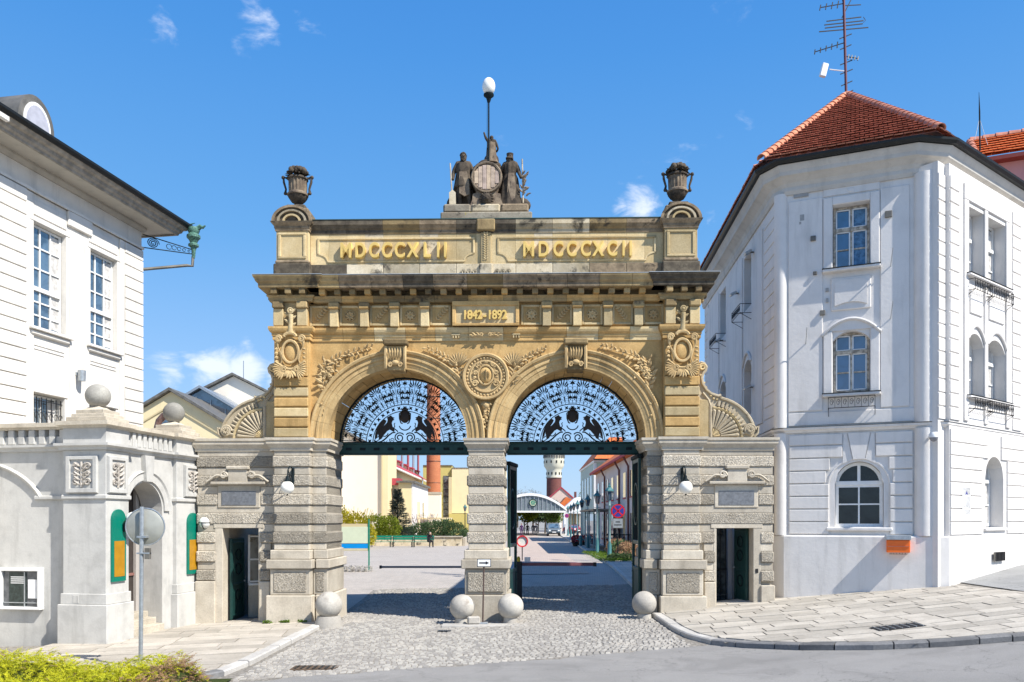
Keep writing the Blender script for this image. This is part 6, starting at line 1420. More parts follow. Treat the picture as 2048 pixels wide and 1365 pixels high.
def oldwin(M_, y0, y1, z0, z1, tr, par=rb, arch=False):
    f = sash(M_, par, y0, y1, z0, z1, x=-.26, cols=2, rows=[(tr, .03), (lerp(z0, tr, .5), 0)], frame='oldframe', gl='glassb', curtain=False, th=.06)
    c = (y0 + y1) / 2
    for a, b in ((y0 + .07, c - .03), (c + .03, y1 - .07)):
        for u, v in ((z0 + .07, tr - .05), (tr + .05, z1 - .07)):
            for bx in ((a, a + .03, u, v), (b - .03, b, u, v), (a, b, u, u + .03), (a, b, v - .03, v)): MB(M_).box(-.225, -.195, *bx).build('casement', M['wframe'], f)
    if not arch: MB(M_).box(-.233, -.23, lerp(y0, y1, .55), y1 - .1, z0 + .1, z1 - .1).build('curtain', plain('blue_curtain', (.10, .22, .36), .8, var=.4, sc=10), f)
    return f
oldwin(MC, 1.48, 2.42, 9.98, 11.75, 11.1); oldwin(MC, 1.48, 2.42, 6.47, 8.16, 7.62, arch=True)
# ground floor round-headed white window
f = sash(MC, rb, 1.53, 2.77, 2.66, 3.87, x=-.3, cols=2, rows=[(3.3, 0)], gl='glassd', curtain=False, th=.09)
q = MB(MC); n = 16; vs = []
for i in range(n + 1):
    a = pi * i / n
    for r, x in ((.62, -.30), (.62, -.22), (.53, -.22), (.53, -.30)): vs.append((x, 2.15 - r * cos(a), 3.87 + r * sin(a)))
q.add(vs, [(i * 4 + j, i * 4 + (j + 1) % 4, i * 4 + 4 + (j + 1) % 4, i * 4 + 4 + j) for i in range(n) for j in range(4)]); q.build('arch_frame', M['wframe'], f, smooth_a=40)
MB(MC).box(-.30, -.21, 1.53, 2.77, 3.84, 3.96, c=.01).build('transom', M['wframe'], f); MB(MC).box(-.29, -.21, 2.11, 2.19, 3.96, 4.44).build('glazing_bar', M['wframe'], f)
MB(MC).extr([(2.15 - .58 * cos(pi * i / 14), 3.87 + .58 * sin(pi * i / 14)) for i in range(15)], -.285, -.275, 'yz').build('pane', M['glassd'], f)
# string course, plinth, engaged corner columns, cornice
PP = [tuple(PB - dirv(azL) * 12.4), tuple(PB - dirv(azL) * .28), tuple(PB + dirv(azC) * .22), tuple(PC - dirv(azC) * .3), tuple(PC + dirv(azR) * .1), tuple(PC + dirv(azR) * 14)]
oR = dirv(azR + pi / 2) * .3
PE = PP[:3] + [tuple(PC - dirv(azC) * .75), tuple(PC + dirv(azR) * .3 - oR), tuple(PC + dirv(azR) * 14 - oR)]
def rmould(nm, mt, prof, pts=PP, sm=None): return rw(nm, mt, MB().mould(pts, prof), sm)
rmould('string_course', 'whr', [(-.3, 5.36), (.06, 5.36), (.08, 5.40), (.14, 5.44), (.15, 5.5), (-.3, 5.52)])
rmould('string_flashing', 'gutter', [(-.3, 5.525), (.165, 5.503), (.165, 5.512), (-.3, 5.534)])
rmould('plinth', 'whr', [(-.3, -.4), (.165, -.4), (.165, 2.38), (.135, 2.42), (-.3, 2.42)])
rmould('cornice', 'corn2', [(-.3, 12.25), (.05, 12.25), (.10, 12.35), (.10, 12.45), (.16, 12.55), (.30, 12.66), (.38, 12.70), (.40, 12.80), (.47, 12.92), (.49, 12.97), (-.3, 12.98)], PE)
rmould('gutter', 'gutter', [(.3, 12.985), (.54, 12.985), (.59, 12.98), (.65, 13.04), (.66, 13.10), (.3, 13.115)], PE)
for p_, cr in ((PB, .2), (PC, .28)):
    c = p_ + ((dirv(azC + pi / 2) + (dirv(azL + pi / 2) if p_ == PB else dirv(azR + pi / 2))).normalized()) * -.12
    if p_ == PC: c = PC - dirv(azC) * .42 - dirv(azC + pi / 2) * .07
    for z0, z1 in ((2.42, 5.36), (5.52, 12.3)): rw('corner_column', 'whr', MB(T(c.x, c.y, 0)).lathe([(cr, z0), (cr, z1)], (0, 0, 0), 24), 60)
# rustication of the ground floor chamfer panel
for k in range(8):
    z0 = 2.45 + k * .363; z1 = z0 + .338
    if z0 > 5.2: break
    if z1 > 5.3: z1 = 5.3
    zc = (z0 + z1) / 2; h_ = 0.0
    if zc < 3.95: a, b = 1.36, 2.94
    elif zc < 4.75: r_ = .86; dz = max(0, z0 - 3.87); e = sqrt(max(.05, r_ * r_ - dz * dz)); a, b = 2.15 - e, 2.15 + e
    else: a = None
    if a is None:
        for y0, y1 in ((.3, 1.72), (2.58, 3.5)): rw('rusticated_band', 'whr', MB(MC).box(-.01, .055, y0, y1, z0 + .006, z1 - .004, c=.012))
        continue
    for y0, y1 in ((.3, a), (b, 3.5)): rw('rusticated_band', 'whr', MB(MC).box(-.01, .055, y0, y1, z0 + .006, z1 - .004, c=.012))
rw('keystone', 'whr', MB(MC).extr([(2.0, 4.56), (2.3, 4.56), (2.44, 5.3), (1.86, 5.3)], 0, .06, 'yz')); 
for e in (-1, 1): rw('arch_stone', 'whr', MB(MC).extr([(2.15 + e * .17, 4.56), (2.15 + e * .42, 4.44), (2.15 + e * .68, 5.3) if False else (2.15 + e * .40, 5.28), (2.15 + e * .31, 5.3)], 0, .03, 'yz'))
q = MB(MC); q.tube([(.0, 1.36, 2.66), (.0, 1.36, 3.87)] + [(.0, 2.15 - .79 * cos(pi * i / 14), 3.87 + .72 * sin(pi * i / 14)) for i in range(15)] + [(.0, 2.94, 2.66)], .03, 5); rw('window_moulding', 'whr', q, 50)
# balconettes
def balconette(M_, y0, y1, z0, label, h=.30, dep=.26, par=None):
    p = M_ @ Vector((.02, (y0 + y1) / 2, z0)); o = thing('flower_box_rail', label, 'window rail', p, 0, 'black iron flower box rails under the windows'); q = MB(M_)
    for z in (z0, z0 + h): q.tube([(.02, y0, z), (dep, y0, z), (dep, y1, z), (.02, y1, z)], .012, 4)
    n = max(4, int((y1 - y0) / .16))
    for i in range(n + 1): y = lerp(y0, y1, i / n); q.tube([(dep, y, z0), (dep, y, z0 + h)], .008, 4)
    q.tube([(.02, y0, z0 - .22), (dep, y0, z0)], .01, 4); q.tube([(.02, y1, z0 - .22), (dep, y1, z0)], .01, 4); q.build('frame', M['black'], o)
    q = MB(M_)
    for i in range(n):
        y = lerp(y0, y1, (i + .5) / n); q.tube([(dep, y + .055 * cos(t) * (1 - t / 12), z0 + h / 2 + .1 * sin(t) * (1 - t / 12)) for t in [k * .6 for k in range(15)]], .008, 3)
    q.build('scrollwork', M['black'], o); return o
balconette(MC, 1.36, 2.56, 6.0, 'iron rail under the middle window of the chamfered front')
# mailbox, camera, vents
p = MC @ Vector((.14, 3.05, 1.9)); o = thing('orange_mailbox', 'orange mailbox with a grey lid on the white plinth of the corner building', 'mailbox', p)
MB(MC).box(.13, .42, 2.84, 3.42, 1.97, 2.31, c=.015).build('box', M['orange'], o); MB(MC).box(.12, .46, 2.82, 3.44, 2.315, 2.44, c=.01).build('lid', M['galv'], o); MB(MC).box(.422, .43, 2.98, 3.28, 2.34, 2.42).build('slot_plate', M['pewter'], o); MB(MC).box(.40, .44, 2.86, 3.40, 2.13, 2.145).build('seam', M['tile'], o)
q = MB(MC)
for i in range(6): q.tube([(.38 - .0 * i, 2.95 + .07 * i, 1.96), (.38, 2.95 + .07 * i, 1.92)], .008, 3)
q.tube([(.38, 2.9, 1.93), (.38, 3.35, 1.93)], .01, 4); q.build('paper_tray', M['pewter'], o)
p = MC @ Vector((.45, 3.98, 5.05)); o = thing('dome_camera', 'white dome security camera under the string course', 'security camera', p)
MB(T(*p)).ball((0, 0, 0), .11, 16, 10).build('dome', plain('smoked_dome', (.25, .25, .27), .15), o, smooth_a=180); MB(T(*p)).lathe([(.125, .0), (.125, .08), (.09, .14), (.0, .15)], (0, 0, 0), 18).build('housing', M['white'], o, smooth_a=50); q = MB(); q.tube([p + Vector((0, 0, .1)), (MC @ Vector((-.05, 3.8, 5.0)))], .04, 6); q.build('bracket', M['white'], o)
for y, z, sz in ((.95, 10.9, .07), (2.9, 11.3, .09), (1.0, 9.9, .05), (1.2, 8.75, .07)): rw('wall_anchor', 'pewter', MB(MC).box(.03, .1, y - sz, y + sz, z - sz, z + sz, c=.01))
for y, z in ((2.95, 10.15), (2.95, 8.7), (.75, 8.2)): rw('flag_bracket', 'galv', MB(MC).tube([(.03, y, z - .3), (.35, y + .05, z + .12)], .014, 4))
for y, z, w_, h_ in ((.65, 11.55, .06, .09), (.6, 11.4, .03, .04), (1.32, 9.4, .04, .05), (1.32, 9.1, .03, .06), (.62, 12.2, .2, .05), (2.6, 12.55, .3, .06)): rw('plaster_chip', 'groove', MB(MC).box(.0, .042, y - w_, y + w_, z - h_, z + h_, c=.003))
# --- right wall: first strip, then the wall proper standing .12 proud
X0 = .12
WH = [(1.27, 2.31, 9.71, 11.63), (2.53, 3.82, 9.71, 11.63), (1.27, 2.31, 6.32, 8.15), (2.53, 3.82, 6.32, 8.15), (2.42, 3.71, 2.63, 4.7)]
q = MB(MR); wall_with_holes(q, .13, 14, -.3, ZT, WH, x=X0, th=.6); rw('right_wall', 'whr', q); rw('right_strip', 'whr', MB(MR).box(-.5, 0, -.26, .13, -.3, ZT))
rw('right_back', 'whr', MB(MR).box(-2, -.5, .4, 14, -.3, ZT))
bands(MR, rb, 'whr', -.26, .11, 5.56, 12.2, 18, x=0, pr=.035, gap=.03); bands(MR, rb, 'whr', .15, .72, 5.56, 12.2, 18, x=X0, pr=.035, gap=.03); bands(MR, rb, 'whr', 4.35, 5.0, 5.56, 12.2, 18, x=X0, pr=.035, gap=.03)
for k in range(8):
    z0 = 2.45 + k * .363; z1 = z0 + .338; a, b = (2.2, 3.93) if z0 < 4.4 else (2.6, 3.5)
    for y0, y1 in ((.16, a), (b, 8.0)): rw('rusticated_band', 'whr', MB(MR).box(X0 - .01, X0 + .045, y0, y1, z0, min(z1, 5.33), c=.01))
for a, b, s0 in ((1.27, 2.31, 1.0), (2.53, 3.82, 1.0)):
    sash(MR, rb, a + .02, b - .02, 9.72, 11.62, x=-.25, cols=2, rows=[(10.9, .03), (10.3, 0)], gl='glassg'); sash(MR, rb, a + .02, b - .02, 6.33, 8.13, x=-.25, cols=2, rows=[(7.5, .03), (6.9, 0)], gl='glassg')
    arch_fill(MR, a, b, 7.78, 8.151, X0 - .6, X0 + .001, 'whr', 'arch_head', .34)
    q = MB(MR); q.tube([(X0 + .03, lerp(a - .03, b + .03, i / 12), 7.92 + .42 * sin(pi * i / 12) ** .8) for i in range(13)], .045, 6); rw('hood_mould', 'whr', q, 50)
    rw('apron_panel', 'whr', MB(MR).box(X0 - .01, X0 + .04, a + .12, b - .12, 8.65, 9.3, c=.015))
    balconette(MR, a - .05, b + .05, 9.25, 'iron rail under the %s upper window of the right wall' % ('left' if a < 2 else 'right'), dep=.34); balconette(MR, a - .05, b + .05, 5.95, 'iron rail under the %s middle window of the right wall' % ('left' if a < 2 else 'right'), dep=.34)
rw('window_surround', 'whr', MB(MR).box(X0 - .01, X0 + .05, 1.0, 1.26, 5.6, 11.75, c=.015)); rw('window_surround', 'whr', MB(MR).box(X0 - .01, X0 + .05, 3.83, 4.12, 5.6, 11.75, c=.015)); rw('window_surround', 'whr', MB(MR).box(X0 - .01, X0 + .05, 2.32, 2.52, 5.6, 11.75, c=.015)); rw('window_head', 'whr', MB(MR).box(X0 - .01, X0 + .05, 1.0, 4.12, 11.753, 12.2, c=.015))
for z in (9.64, 6.25): rw('window_sill', 'whr', MB(MR).box(X0 - .3, X0 + .16, 1.1, 3.98, z, z + .07, c=.015)); rw('sill_flashing', 'gutter', MB(MR).box(X0 - .3, X0 + .175, 1.09, 3.99, z + .072, z + .084))
arch_fill(MR, 2.42, 3.71, 4.06, 4.701, X0 - .6, X0 + .001, 'whr', 'arch_head'); sash(MR, rb, 2.44, 3.69, 2.66, 4.68, x=-.3, cols=2, rows=[(4.0, .03), (3.3, 0)], gl='glassg', th=.09); rw('window_sill', 'whr', MB(MR).box(X0 - .3, X0 + .08, 2.3, 3.83, 2.54, 2.62, c=.015))
rw('cellar_vent', 'pewter', MB(MR).box(X0 + .1, X0 + .13, 2.75, 3.5, 1.66, 1.92)); 
for i in range(7): rw('vent_bar', 'black', MB(MR).box(X0 + .13, X0 + .15, 2.8 + i * .1, 2.84 + i * .1, 1.66, 1.92))
rw('house_sign', 'white', MB(MR).box(X0 + .03, X0 + .045, .85, 1.35, 3.0, 3.75, c=.004)); rw('sign_mark', 'blue', MB(MR).extr([(1.02, 3.55), (1.10, 3.66), (1.2, 3.52), (1.13, 3.58)], X0 + .046, X0 + .05, 'yz'))
# --- left wall in shade
WL = [(-4.5, -3.4, 10.05, 11.9), (-8.8, -7.65, 10.05, 11.9), (-4.5, -3.4, 6.4, 8.35), (-8.8, -7.65, 6.4, 8.35)]
q = MB(ML); wall_with_holes(q, -12.2, -.1, -.2, ZT, WL, x=0, th=.5); rw('left_wall', 'whr', q); rw('left_back', 'whr', MB(ML).box(-3, -.5, -12.2, -.3, -.2, ZT))
bands(ML, rb, 'whr', -1.62, -.34, 5.56, 12.2, 18, pr=.03, gap=.03); bands(ML, rb, 'whr', -12.2, -11.3, 5.56, 12.2, 18, pr=.03, gap=.03)
for a, b in ((-4.5, -3.4), (-8.8, -7.65)):
    sash(ML, rb, a + .02, b - .02, 10.06, 11.88, x=-.3, cols=2, rows=[(11.2, .03)], gl='glassg'); sash(ML, rb, a + .02, b - .02, 6.42, 8.33, x=-.3, cols=2, rows=[(7.6, .03)], gl='glassg'); arch_fill(ML, a, b, 8.0, 8.351, -.5, .001, 'whr', 'arch_head', .3)
    q = MB(ML); q.tube([(.03, lerp(a - .1, b + .1, i / 12), 8.15 + .4 * sin(pi * i / 12) ** .8) for i in range(13)], .045, 6); rw('hood_mould', 'whr', q, 50)
    rw('wall_panel', 'whr', MB(ML).box(-.01, .04, a - 2.6 if a < -5 else a - 2.9, a - .15, 5.9, 12.0, c=.01))
    balconette(ML, a - .1, b + .1, 9.75, 'iron rail under the %s upper window of the shaded side wall' % ('near' if a > -5 else 'far'), dep=.4)
rw('wall_panel', 'whr', MB(ML).box(-.01, .04, -3.2, -1.8, 5.9, 12.0, c=.01))
for k, (u, z) in enumerate(((-2.9, 11.6), (-5.2, 10.9), (-8.2, 9.9), (-3.0, 7.2), (-5.1, 6.9))):
    p = ML @ Vector((.05, u, z)); o = thing('wall_floodlight', ['small grey floodlight highest on the shaded side wall', 'small grey floodlight between the upper windows of the side wall', 'small grey floodlight farthest along the side wall', 'small grey floodlight beside the near lower window', 'small grey floodlight left of the near lower window'][k], 'wall lamp', p, 0, 'small floodlights on the shaded side wall')
    MB(ML).box(0, .2, u - .03, u + .03, z, z + .04).build('arm', M['pewter'], o); MB(ML @ T(.22, u, z) @ R(.5, 'Y')).box(-.12, .12, -.13, .13, -.03, .05, c=.01).build('lamp_head', M['galv'], o)
# --- roof
e_ = .62
def offp(i): return None
B1 = PB + dirv(azC + pi / 2) * e_ + dirv(azC) * -.35; C1 = PC + dirv(azC + pi / 2) * e_ - dirv(azC) * .15
B1 = Vector((B1.x, B1.y, 13.12)); C1 = Vector((C1.x, C1.y, 13.12)); AP = Vector((10.87, 3.1, 16.62))
def tiles(A_, B_, C_, name, par, w_=.24, h_=.22, mt='tile', inside=None, lift=.03):
    """covers the triangle or quad (list of points, eave first) with overlapping tiles; joined: they are past the limit"""
    poly = [A_, B_] + (C_ if isinstance(C_, list) else [C_]); U = (B_ - A_).normalized(); nrm = U.cross((poly[2] - A_)).normalized(); nrm = nrm if nrm.z > 0 else -nrm; V = nrm.cross(U); V = V if V.z > 0 else -V
    p2 = [((p - A_).dot(U), (p - A_).dot(V)) for p in poly]; q = MB(); r = random.Random(8)
    if sum(p2[i - 1][0] * p2[i][1] - p2[i][0] * p2[i - 1][1] for i in range(len(p2))) < 0: p2 = p2[::-1]
    vm = max(p[1] for p in p2); um, uM = min(p[0] for p in p2), max(p[0] for p in p2); v = -.02; row = 0
    while v < vm:
        u = um - (w_ / 2 if row % 2 else 0)
        while u < uM:
            win = [(u + .012, v), (u + w_ - .012, v), (u + w_ - .012, v + h_ * 1.25), (u + .012, v + h_ * 1.25)]; pl = clip_poly(p2, win)
            if len(pl) >= 3 and area(pl) > .004:
                j = r.uniform(0, .012); P3 = [A_ + U * a + V * b + nrm * (lift + j + .085 * (1 - (b - v) / (h_ * 1.25)) + .022 * sin(pi * (a - u) / w_)) for a, b in pl]; m_ = len(P3)
                q.add(P3 + [p - nrm * .03 for p in P3], [tuple(range(m_))] + [(i, m_ + i, m_ + (i + 1) % m_, (i + 1) % m_) for i in range(m_)])
            u += w_
        v += h_; row += 1
    q.build(name, M[mt], par, recalc=False, kind='stuff')
    qq = MB(); qq.add(poly, [tuple(range(len(poly)))]); qq.build('roof_deck', M[mt], par, recalc=False)
def ridge(a, b, n, par, mt='tilerd', r0=.13):
    a, b = Vector(a), Vector(b); d = (b - a).normalized(); L = (b - a).length / n; sd = d.cross(Vector((0, 0, 1))).normalized(); up = sd.cross(d)
    for i in range(n):
        p0 = a + d * L * i; p1 = p0 + d * L * 1.12; vs = []
        for p, r in ((p0, r0 * 1.12), (p1, r0 * .9)):
            for k in range(7): t = pi * k / 6; vs.append(p + sd * r * cos(t) + up * (r * sin(t) + .03))
            for k in range(7): t = pi * (6 - k) / 6; vs.append(p + sd * (r - .025) * cos(t) + up * ((r - .025) * sin(t) + .03))
        q = MB(); q.add(vs, [(k, (k + 1) % 14, 14 + (k + 1) % 14, 14 + k) for k in range(14)] + [tuple(range(13, -1, -1)), tuple(range(14, 28))]); q.build('ridge_tile', M[mt], par, smooth_a=50)
tiles(B1, C1, AP, 'roof_tiles', rb)
bkL = PB - dirv(azL) * 12.4; L1 = Vector((bkL.x, bkL.y, 13.12)) + Vector((*(dirv(azL + pi / 2) * e_), 0)); R1 = PC + dirv(azR) * 14; R1 = Vector((R1.x, R1.y, 13.12)) + Vector((*(dirv(azR + pi / 2) * e_), 0))
LA = AP + Vector((*(-dirv(azL) * 9), 0)); RA = AP + Vector((*(dirv(azR) * 12), 0)); B2 = Vector((*(PB + dirv(azL + pi / 2) * e_), 13.12)); C2 = C1.copy(); R1 = C1 + Vector((*(dirv(azR) * 14), 0))
tiles(L1, B2, [AP, LA], 'roof_tiles', rb, .3, .3); tiles(C2, R1, [RA, AP], 'roof_tiles', rb, .3, .3)
q = MB(); q.add([LA, AP, RA, RA + Vector((-2, 3, -3.6)), LA + Vector((3.5, 0, -3.6))], [(0, 1, 2, 3, 4)]); q.build('rear_roof', M['tile'], rb, recalc=False)
ridge(B1 + Vector((-.05, 0, .02)), AP, 22, rb); ridge(C1 + Vector((.05, 0, .02)), AP, 24, rb, 'tile', .14)
# antenna mast
o = thing('antenna_mast', 'tall rusty roof mast with several television aerials', 'antenna', AP); A = lambda: MB(T(*AP))
A().tube([(0, 0, -.3), (-.10, 0, 3.6)], .045, 8).build('mast', plain('maroon_mast', (.13, .04, .05), .5), o, smooth_a=60)
def yagi(z, ax, L, n, el, tilt, ev, nm='aerial'):
    q = A(); a = Vector(ax).normalized(); c = Vector((-.10 * z / 3.6, 0, z)); q.tube([c, c + a * L], .016, 4)
    for i in range(n): p = c + a * L * (.25 + .75 * i / max(1, n - 1)); e = Vector(ev).normalized() * el * (1 - .3 * i / n); q.tube([p - e, p + e], .02, 4)
    q.build(nm, M['gutter'], o)
yagi(3.02, (-1, .1, -.12), .75, 4, .12, 0, (.2, 0, 1)); yagi(2.95, (1, 0, .05), .55, 1, .45, 0, (.5, 0, 1)); yagi(3.3, (1, 0, .5), .5, 1, .3, 0, (.6, 0, 1)); yagi(1.75, (-1, .2, -.22), .95, 5, .10, 0, (.1, 0, 1)); yagi(1.3, (1, -.2, -.3), .4, 4, .1, 0, (.3, .3, 1))
q = A()
for i, (z, L) in enumerate(((2.5, .55), (2.38, .62), (2.28, .6), (2.16, .78))): q.tube([(-.07 - L * 1.05, 0, z - .06), (-.07 + L, 0, z + .08)], .018, 4)
q.tube([(.55, 0, 2.58), (.62, 0, 2.47), (.55, 0, 2.4)], .01, 4); q.build('dipole_array', M['gutter'], o)
q = A()
for z, L in ((1.95, .22), (1.6, .2), (1.1, .22), (.8, .22), (.42, .2), (.12, .22)): q.tube([(-.08 * z / 3 - L * .8, 0, z - .08), (-.08 * z / 3 + L, 0, z + .08)], .018, 4)
q.build('mast_rungs', M['gutter'], o)
q = A(); q.box(-.82, -.62, -.06, .06, .62, 1.06, c=.02, M=R(.25, 'Y') @ T(-.2, 0, -.2)); q.build('white_panel_aerial', M['white'], o); A().tube([(-.03, 0, .82), (-.55, 0, .88)], .02, 5).build('panel_arm', M['white'], o)
q = A()
for dx in (-.14, .10): q.tube([(-.1 + dx, 0, 3.2), (-.12 + dx, 0, 4.4)], .008, 4)
q.tube([(-.10, 0, 3.55), (-.13, 0, 4.4)], .03, 6); q.build('top_rods', M['gutter'], o)
# ---------------------------------------------------------------- pink building behind on the right
p0 = at(1932, 1040, 31.3); MK = F3(p0.x, p0.y, 0, azC); o = thing('pink_building', 'pink building with a tiled roof behind the corner building', 'building', (p0.x, p0.y, 1))
MB(MK).box(-8, 0, .8, 12, .5, 16.75).build('wall', M['pink'], o); E0 = MK @ Vector((.35, .3, 16.75)); E1 = MK @ Vector((.35, 12.4, 16.75)); T0 = MK @ Vector((-1.2, .4, 17.55)); T1 = MK @ Vector((-1.2, 2.6 + 0, 18.0))
A0, A1, A2, A3 = MK @ Vector((.4, .3, 16.8)), MK @ Vector((.4, 12, 16.8)), MK @ Vector((-1.5, 12, 18.2)), MK @ Vector((-1.5, .3, 18.2))
tiles(A0, A1, [A2, A3], 'roof_tiles', o, .3, .34, 'tileo', lift=.05); ridge(A3, A2, 26, o, 'tile', .17); ridge(A0, A3, 5, o, 'tile', .15); MB(MK).box(.0, .45, .3, 12, 16.6, 16.75).build('eave_board', plain('dark_red_eave', (.2, .04, .03), .6), o)
p = at(1960, 275, 31); o = thing('lightning_rod', 'thin lightning rod with stays on the rear roof', 'lightning rod', p); q = MB(T(*p)); q.tube([(0, 0, -.6), (-.02, 0, 1.0), (-.04, 0, 1.75)], [.03, .03, .006], 5); q.build('rod', M['iron'], o); q = MB(T(*p)); q.tube([(-.02, 0, .75), (.3, 0, -.3)], .008, 4); q.tube([(-.02, 0, .75), (-.2, 0, -.1)], .012, 4); q.build('stays', M['galv'], o)
# ---------------------------------------------------------------- the yard seen through and over the gate
def ground_of(px, d): p = at(px, 1040, d); return Vector((p.x, p.y, gz(p.x, p.y)))
def bld(name, label, px, d): p = ground_of(px, d); return thing(name, label, 'building', p)
def hgt(py, d): return H + (1040 - py) / F * d
def xof(px, d): return (px - 1024) / F * d
def bx(o, nm, mt, x0, x1, d0, d1, z0, z1, c=0): return MB().box(x0, x1, d0 - D, d1 - D, z0, z1, c=c).build(nm, M[mt] if isinstance(mt, str) else mt, o)
# gabled brewery halls over the left wing
def gable(px, py, d, hw, slope, zb, mt, label, depth=30, roofc='pewter'):
    x, z = xof(px, d), hgt(py, d); o = bld('gabled_hall', label, px, d); o['group'] = 'gabled halls above the left wing'
    MB().extr([(x - hw, zb), (x + hw, zb), (x + hw, z - slope * hw), (x, z), (x - hw, z - slope * hw)], d - D, d - D + depth, 'xz').build('wall', M[mt] if isinstance(mt, str) else mt, o)
    for e in (-1, 1):
        q = MB(); q.add([(x, d - D - .4, z + .28), (x + e * (hw + .6), d - D - .4, z + .28 - slope * (hw + .6)), (x + e * (hw + .6), d - D + depth, z + .28 - slope * (hw + .6)), (x, d - D + depth, z + .28),
               (x, d - D - .4, z + .06), (x + e * (hw + .6), d - D - .4, z + .06 - slope * (hw + .6)), (x + e * (hw + .6), d - D + depth, z + .06 - slope * (hw + .6)), (x, d - D + depth, z + .06)], [(0, 1, 2, 3), (4, 7, 6, 5), (0, 4, 5, 1), (1, 5, 6, 2), (2, 6, 7, 3), (3, 7, 4, 0)])
        q.build('roof', M[roofc], o)
    return o, x, z
o, x, z = gable(342, 784, 60, 7.5, .60, 0, 'cream', 'cream gabled hall with an arched window, lowest and leftmost behind the porch')
for e in (-1, 1): MB().tube([(x, 60 - D - .04, z - 1.0), (x + e * 7, 60 - D - .04, z - 1.0 - .6 * 7)], .07, 4).build('gable_band', M['tan'], o)
q = MB(); q.lathe([(.45, 0), (.45, .1)], (0, 0, 0), 24, M=T(x - .35, 60 - D - .1, hgt(842, 60)) @ R(pi / 2, 'X')); q.build('round_window', M['glass'], o)
o, x, z = gable(402, 779, 66, 7, .60, 0, M['glass'], 'blue glazed gable between the two cream halls', roofc='galv')
for i in range(9): bx(o, 'glazing_bar', 'galv', x - 4 + i * 1.2, x - 3.94 + i * 1.2, 65.9, 66, 6, z - .6 * abs(-4 + i * 1.2) - .4)
for zz in (9.5, 11.0): bx(o, 'glazing_rail', 'galv', x - 4, x + 6.3, 65.9, 66, zz, zz + .08)
gable(467, 753, 72, 8, .50, 0, 'creamw', 'pale cream gabled hall, tallest and rightmost of the three')
o = thing('exhaust_pipe', 'curved brown exhaust elbow behind the far ball finial', 'pipe', at(322, 862, 40)); q = MB(); pts = [at(314, 872, 40), at(314, 856, 40), at(318, 843, 40), at(327, 833, 40), at(342, 827, 40)]; q.tube(pts, [.15, .15, .17, .18, .18], 12); q.build('elbow', plain('rusty_duct', (.22, .13, .10), .6, .3, var=.5), o, smooth_a=60); q = MB(); q.tube([at(313, 900, 40), at(313, 862, 40)], .22, 12); q.build('collar', plain('mossy_duct', (.3, .26, .16), .7, var=.4), o, smooth_a=60)
o = thing('radio_mast', 'very thin radio mast above the rightmost cream hall', 'antenna', at(487, 760, 73)); q = MB(); q.tube([at(487, 765, 73), at(487, 722, 73)], .04, 4); q.build('rod', M['galv'], o)
# big blank pale wall
o = bld('blank_hall', 'large hall with a blank pale cream wall behind the billboard', 700, 80)
bx(o, 'wall', 'creamw', -30, xof(765, 80), 80, 85.9, 0, 10.2); bx(o, 'corner_strip', 'cream', xof(765, 80), xof(776, 80), 79.9, 85.9, 0, 10.6); bx(o, 'edge_pipe', 'tan', xof(763.5, 80), xof(765.5, 80), 79.7, 79.88, 0, 10.2)
# hall with dormers and pipes
o = bld('dormer_hall', 'cream hall with crimson roof, dormers and thin steel flues', 790, 86); xw = -13.45
bx(o, 'wall', 'cream', -22, xw, 86.1, 120, 0, 8.9); q = MB(); ys = (86 - D - .5, 120 - D)
q.add([(xw + .7, ys[0], 8.8), (xw + .7, ys[1], 8.8), (-15.8, ys[1], 10.8), (-15.8, ys[0], 10.8), (xw + .7, ys[0], 8.6), (xw + .7, ys[1], 8.6), (-15.8, ys[1], 10.6), (-15.8, ys[0], 10.6)], [(0, 1, 2, 3), (7, 6, 5, 4), (0, 4, 5, 1), (1, 5, 6, 2), (2, 6, 7, 3), (3, 7, 4, 0)]); q.build('roof', M['tiler'], o)
bx(o, 'eave', 'wframe', xw + .55, xw + .8, 85.6, 120, 8.45, 8.65)
for i in range(5):
    d = 88 + i * 6.3; q = MB(); q.extr([(xw - .1, 8.9), (xw - .1, 9.7), (xw - 2.2, 9.9), (xw - 2.2, 8.9)], d - D, d - D + 2.2, 'xz'); q.build('dormer', M['cream'], o); q = MB(); q.extr([(xw + .2, 9.7), (xw + .2, 9.85), (xw - 2.3, 10.2), (xw - 2.3, 9.95)], d - D - .3, d - D + 2.5, 'xz'); q.build('dormer_roof', M['tiler'], o)
for i in range(6):
    d = 87.5 + i * 5.6; x = xw - .1; q = MB(); q.tube([(x, d - D, 8.9), (x, d - D, hgt(898, d))], .15, 8); q.build('flue', [M['galv'], plain('red_flue_%d' % i, (.35, .09, .1), .5)][i % 2], o, smooth_a=60)
for i in range(5): bx(o, 'window', 'glassg', xw, xw + .05, 88 + i * 6, 89.6 + i * 6, 5, 7.2)
o = bld('flat_annexe', 'low cream annexe with white side wall beside the spruce', 810, 82)
xa, xb = xof(797, 82), xof(823, 82); zr = hgt(966, 82); bx(o, 'front', 'cream', xa, xb, 82, 97, .6, zr); bx(o, 'side', 'whr', xb, xb + .12, 82.02, 97, .6, zr); bx(o, 'roof', 'pewter', xa - .2, xb + .4, 81.7, 97.2, zr, zr + .2); bx(o, 'link', 'whr', xof(776, 83.5), xa, 83, 85, .6, zr - .2); bx(o, 'link_roof', 'tiler', xof(775, 83), xa, 82.6, 85, zr - .2, zr + .5)
for i in range(2): bx(o, 'window', 'glassg', xof(778 + 9 * i, 83), xof(783 + 9 * i, 83), 82.93, 83, 3.6, 6)
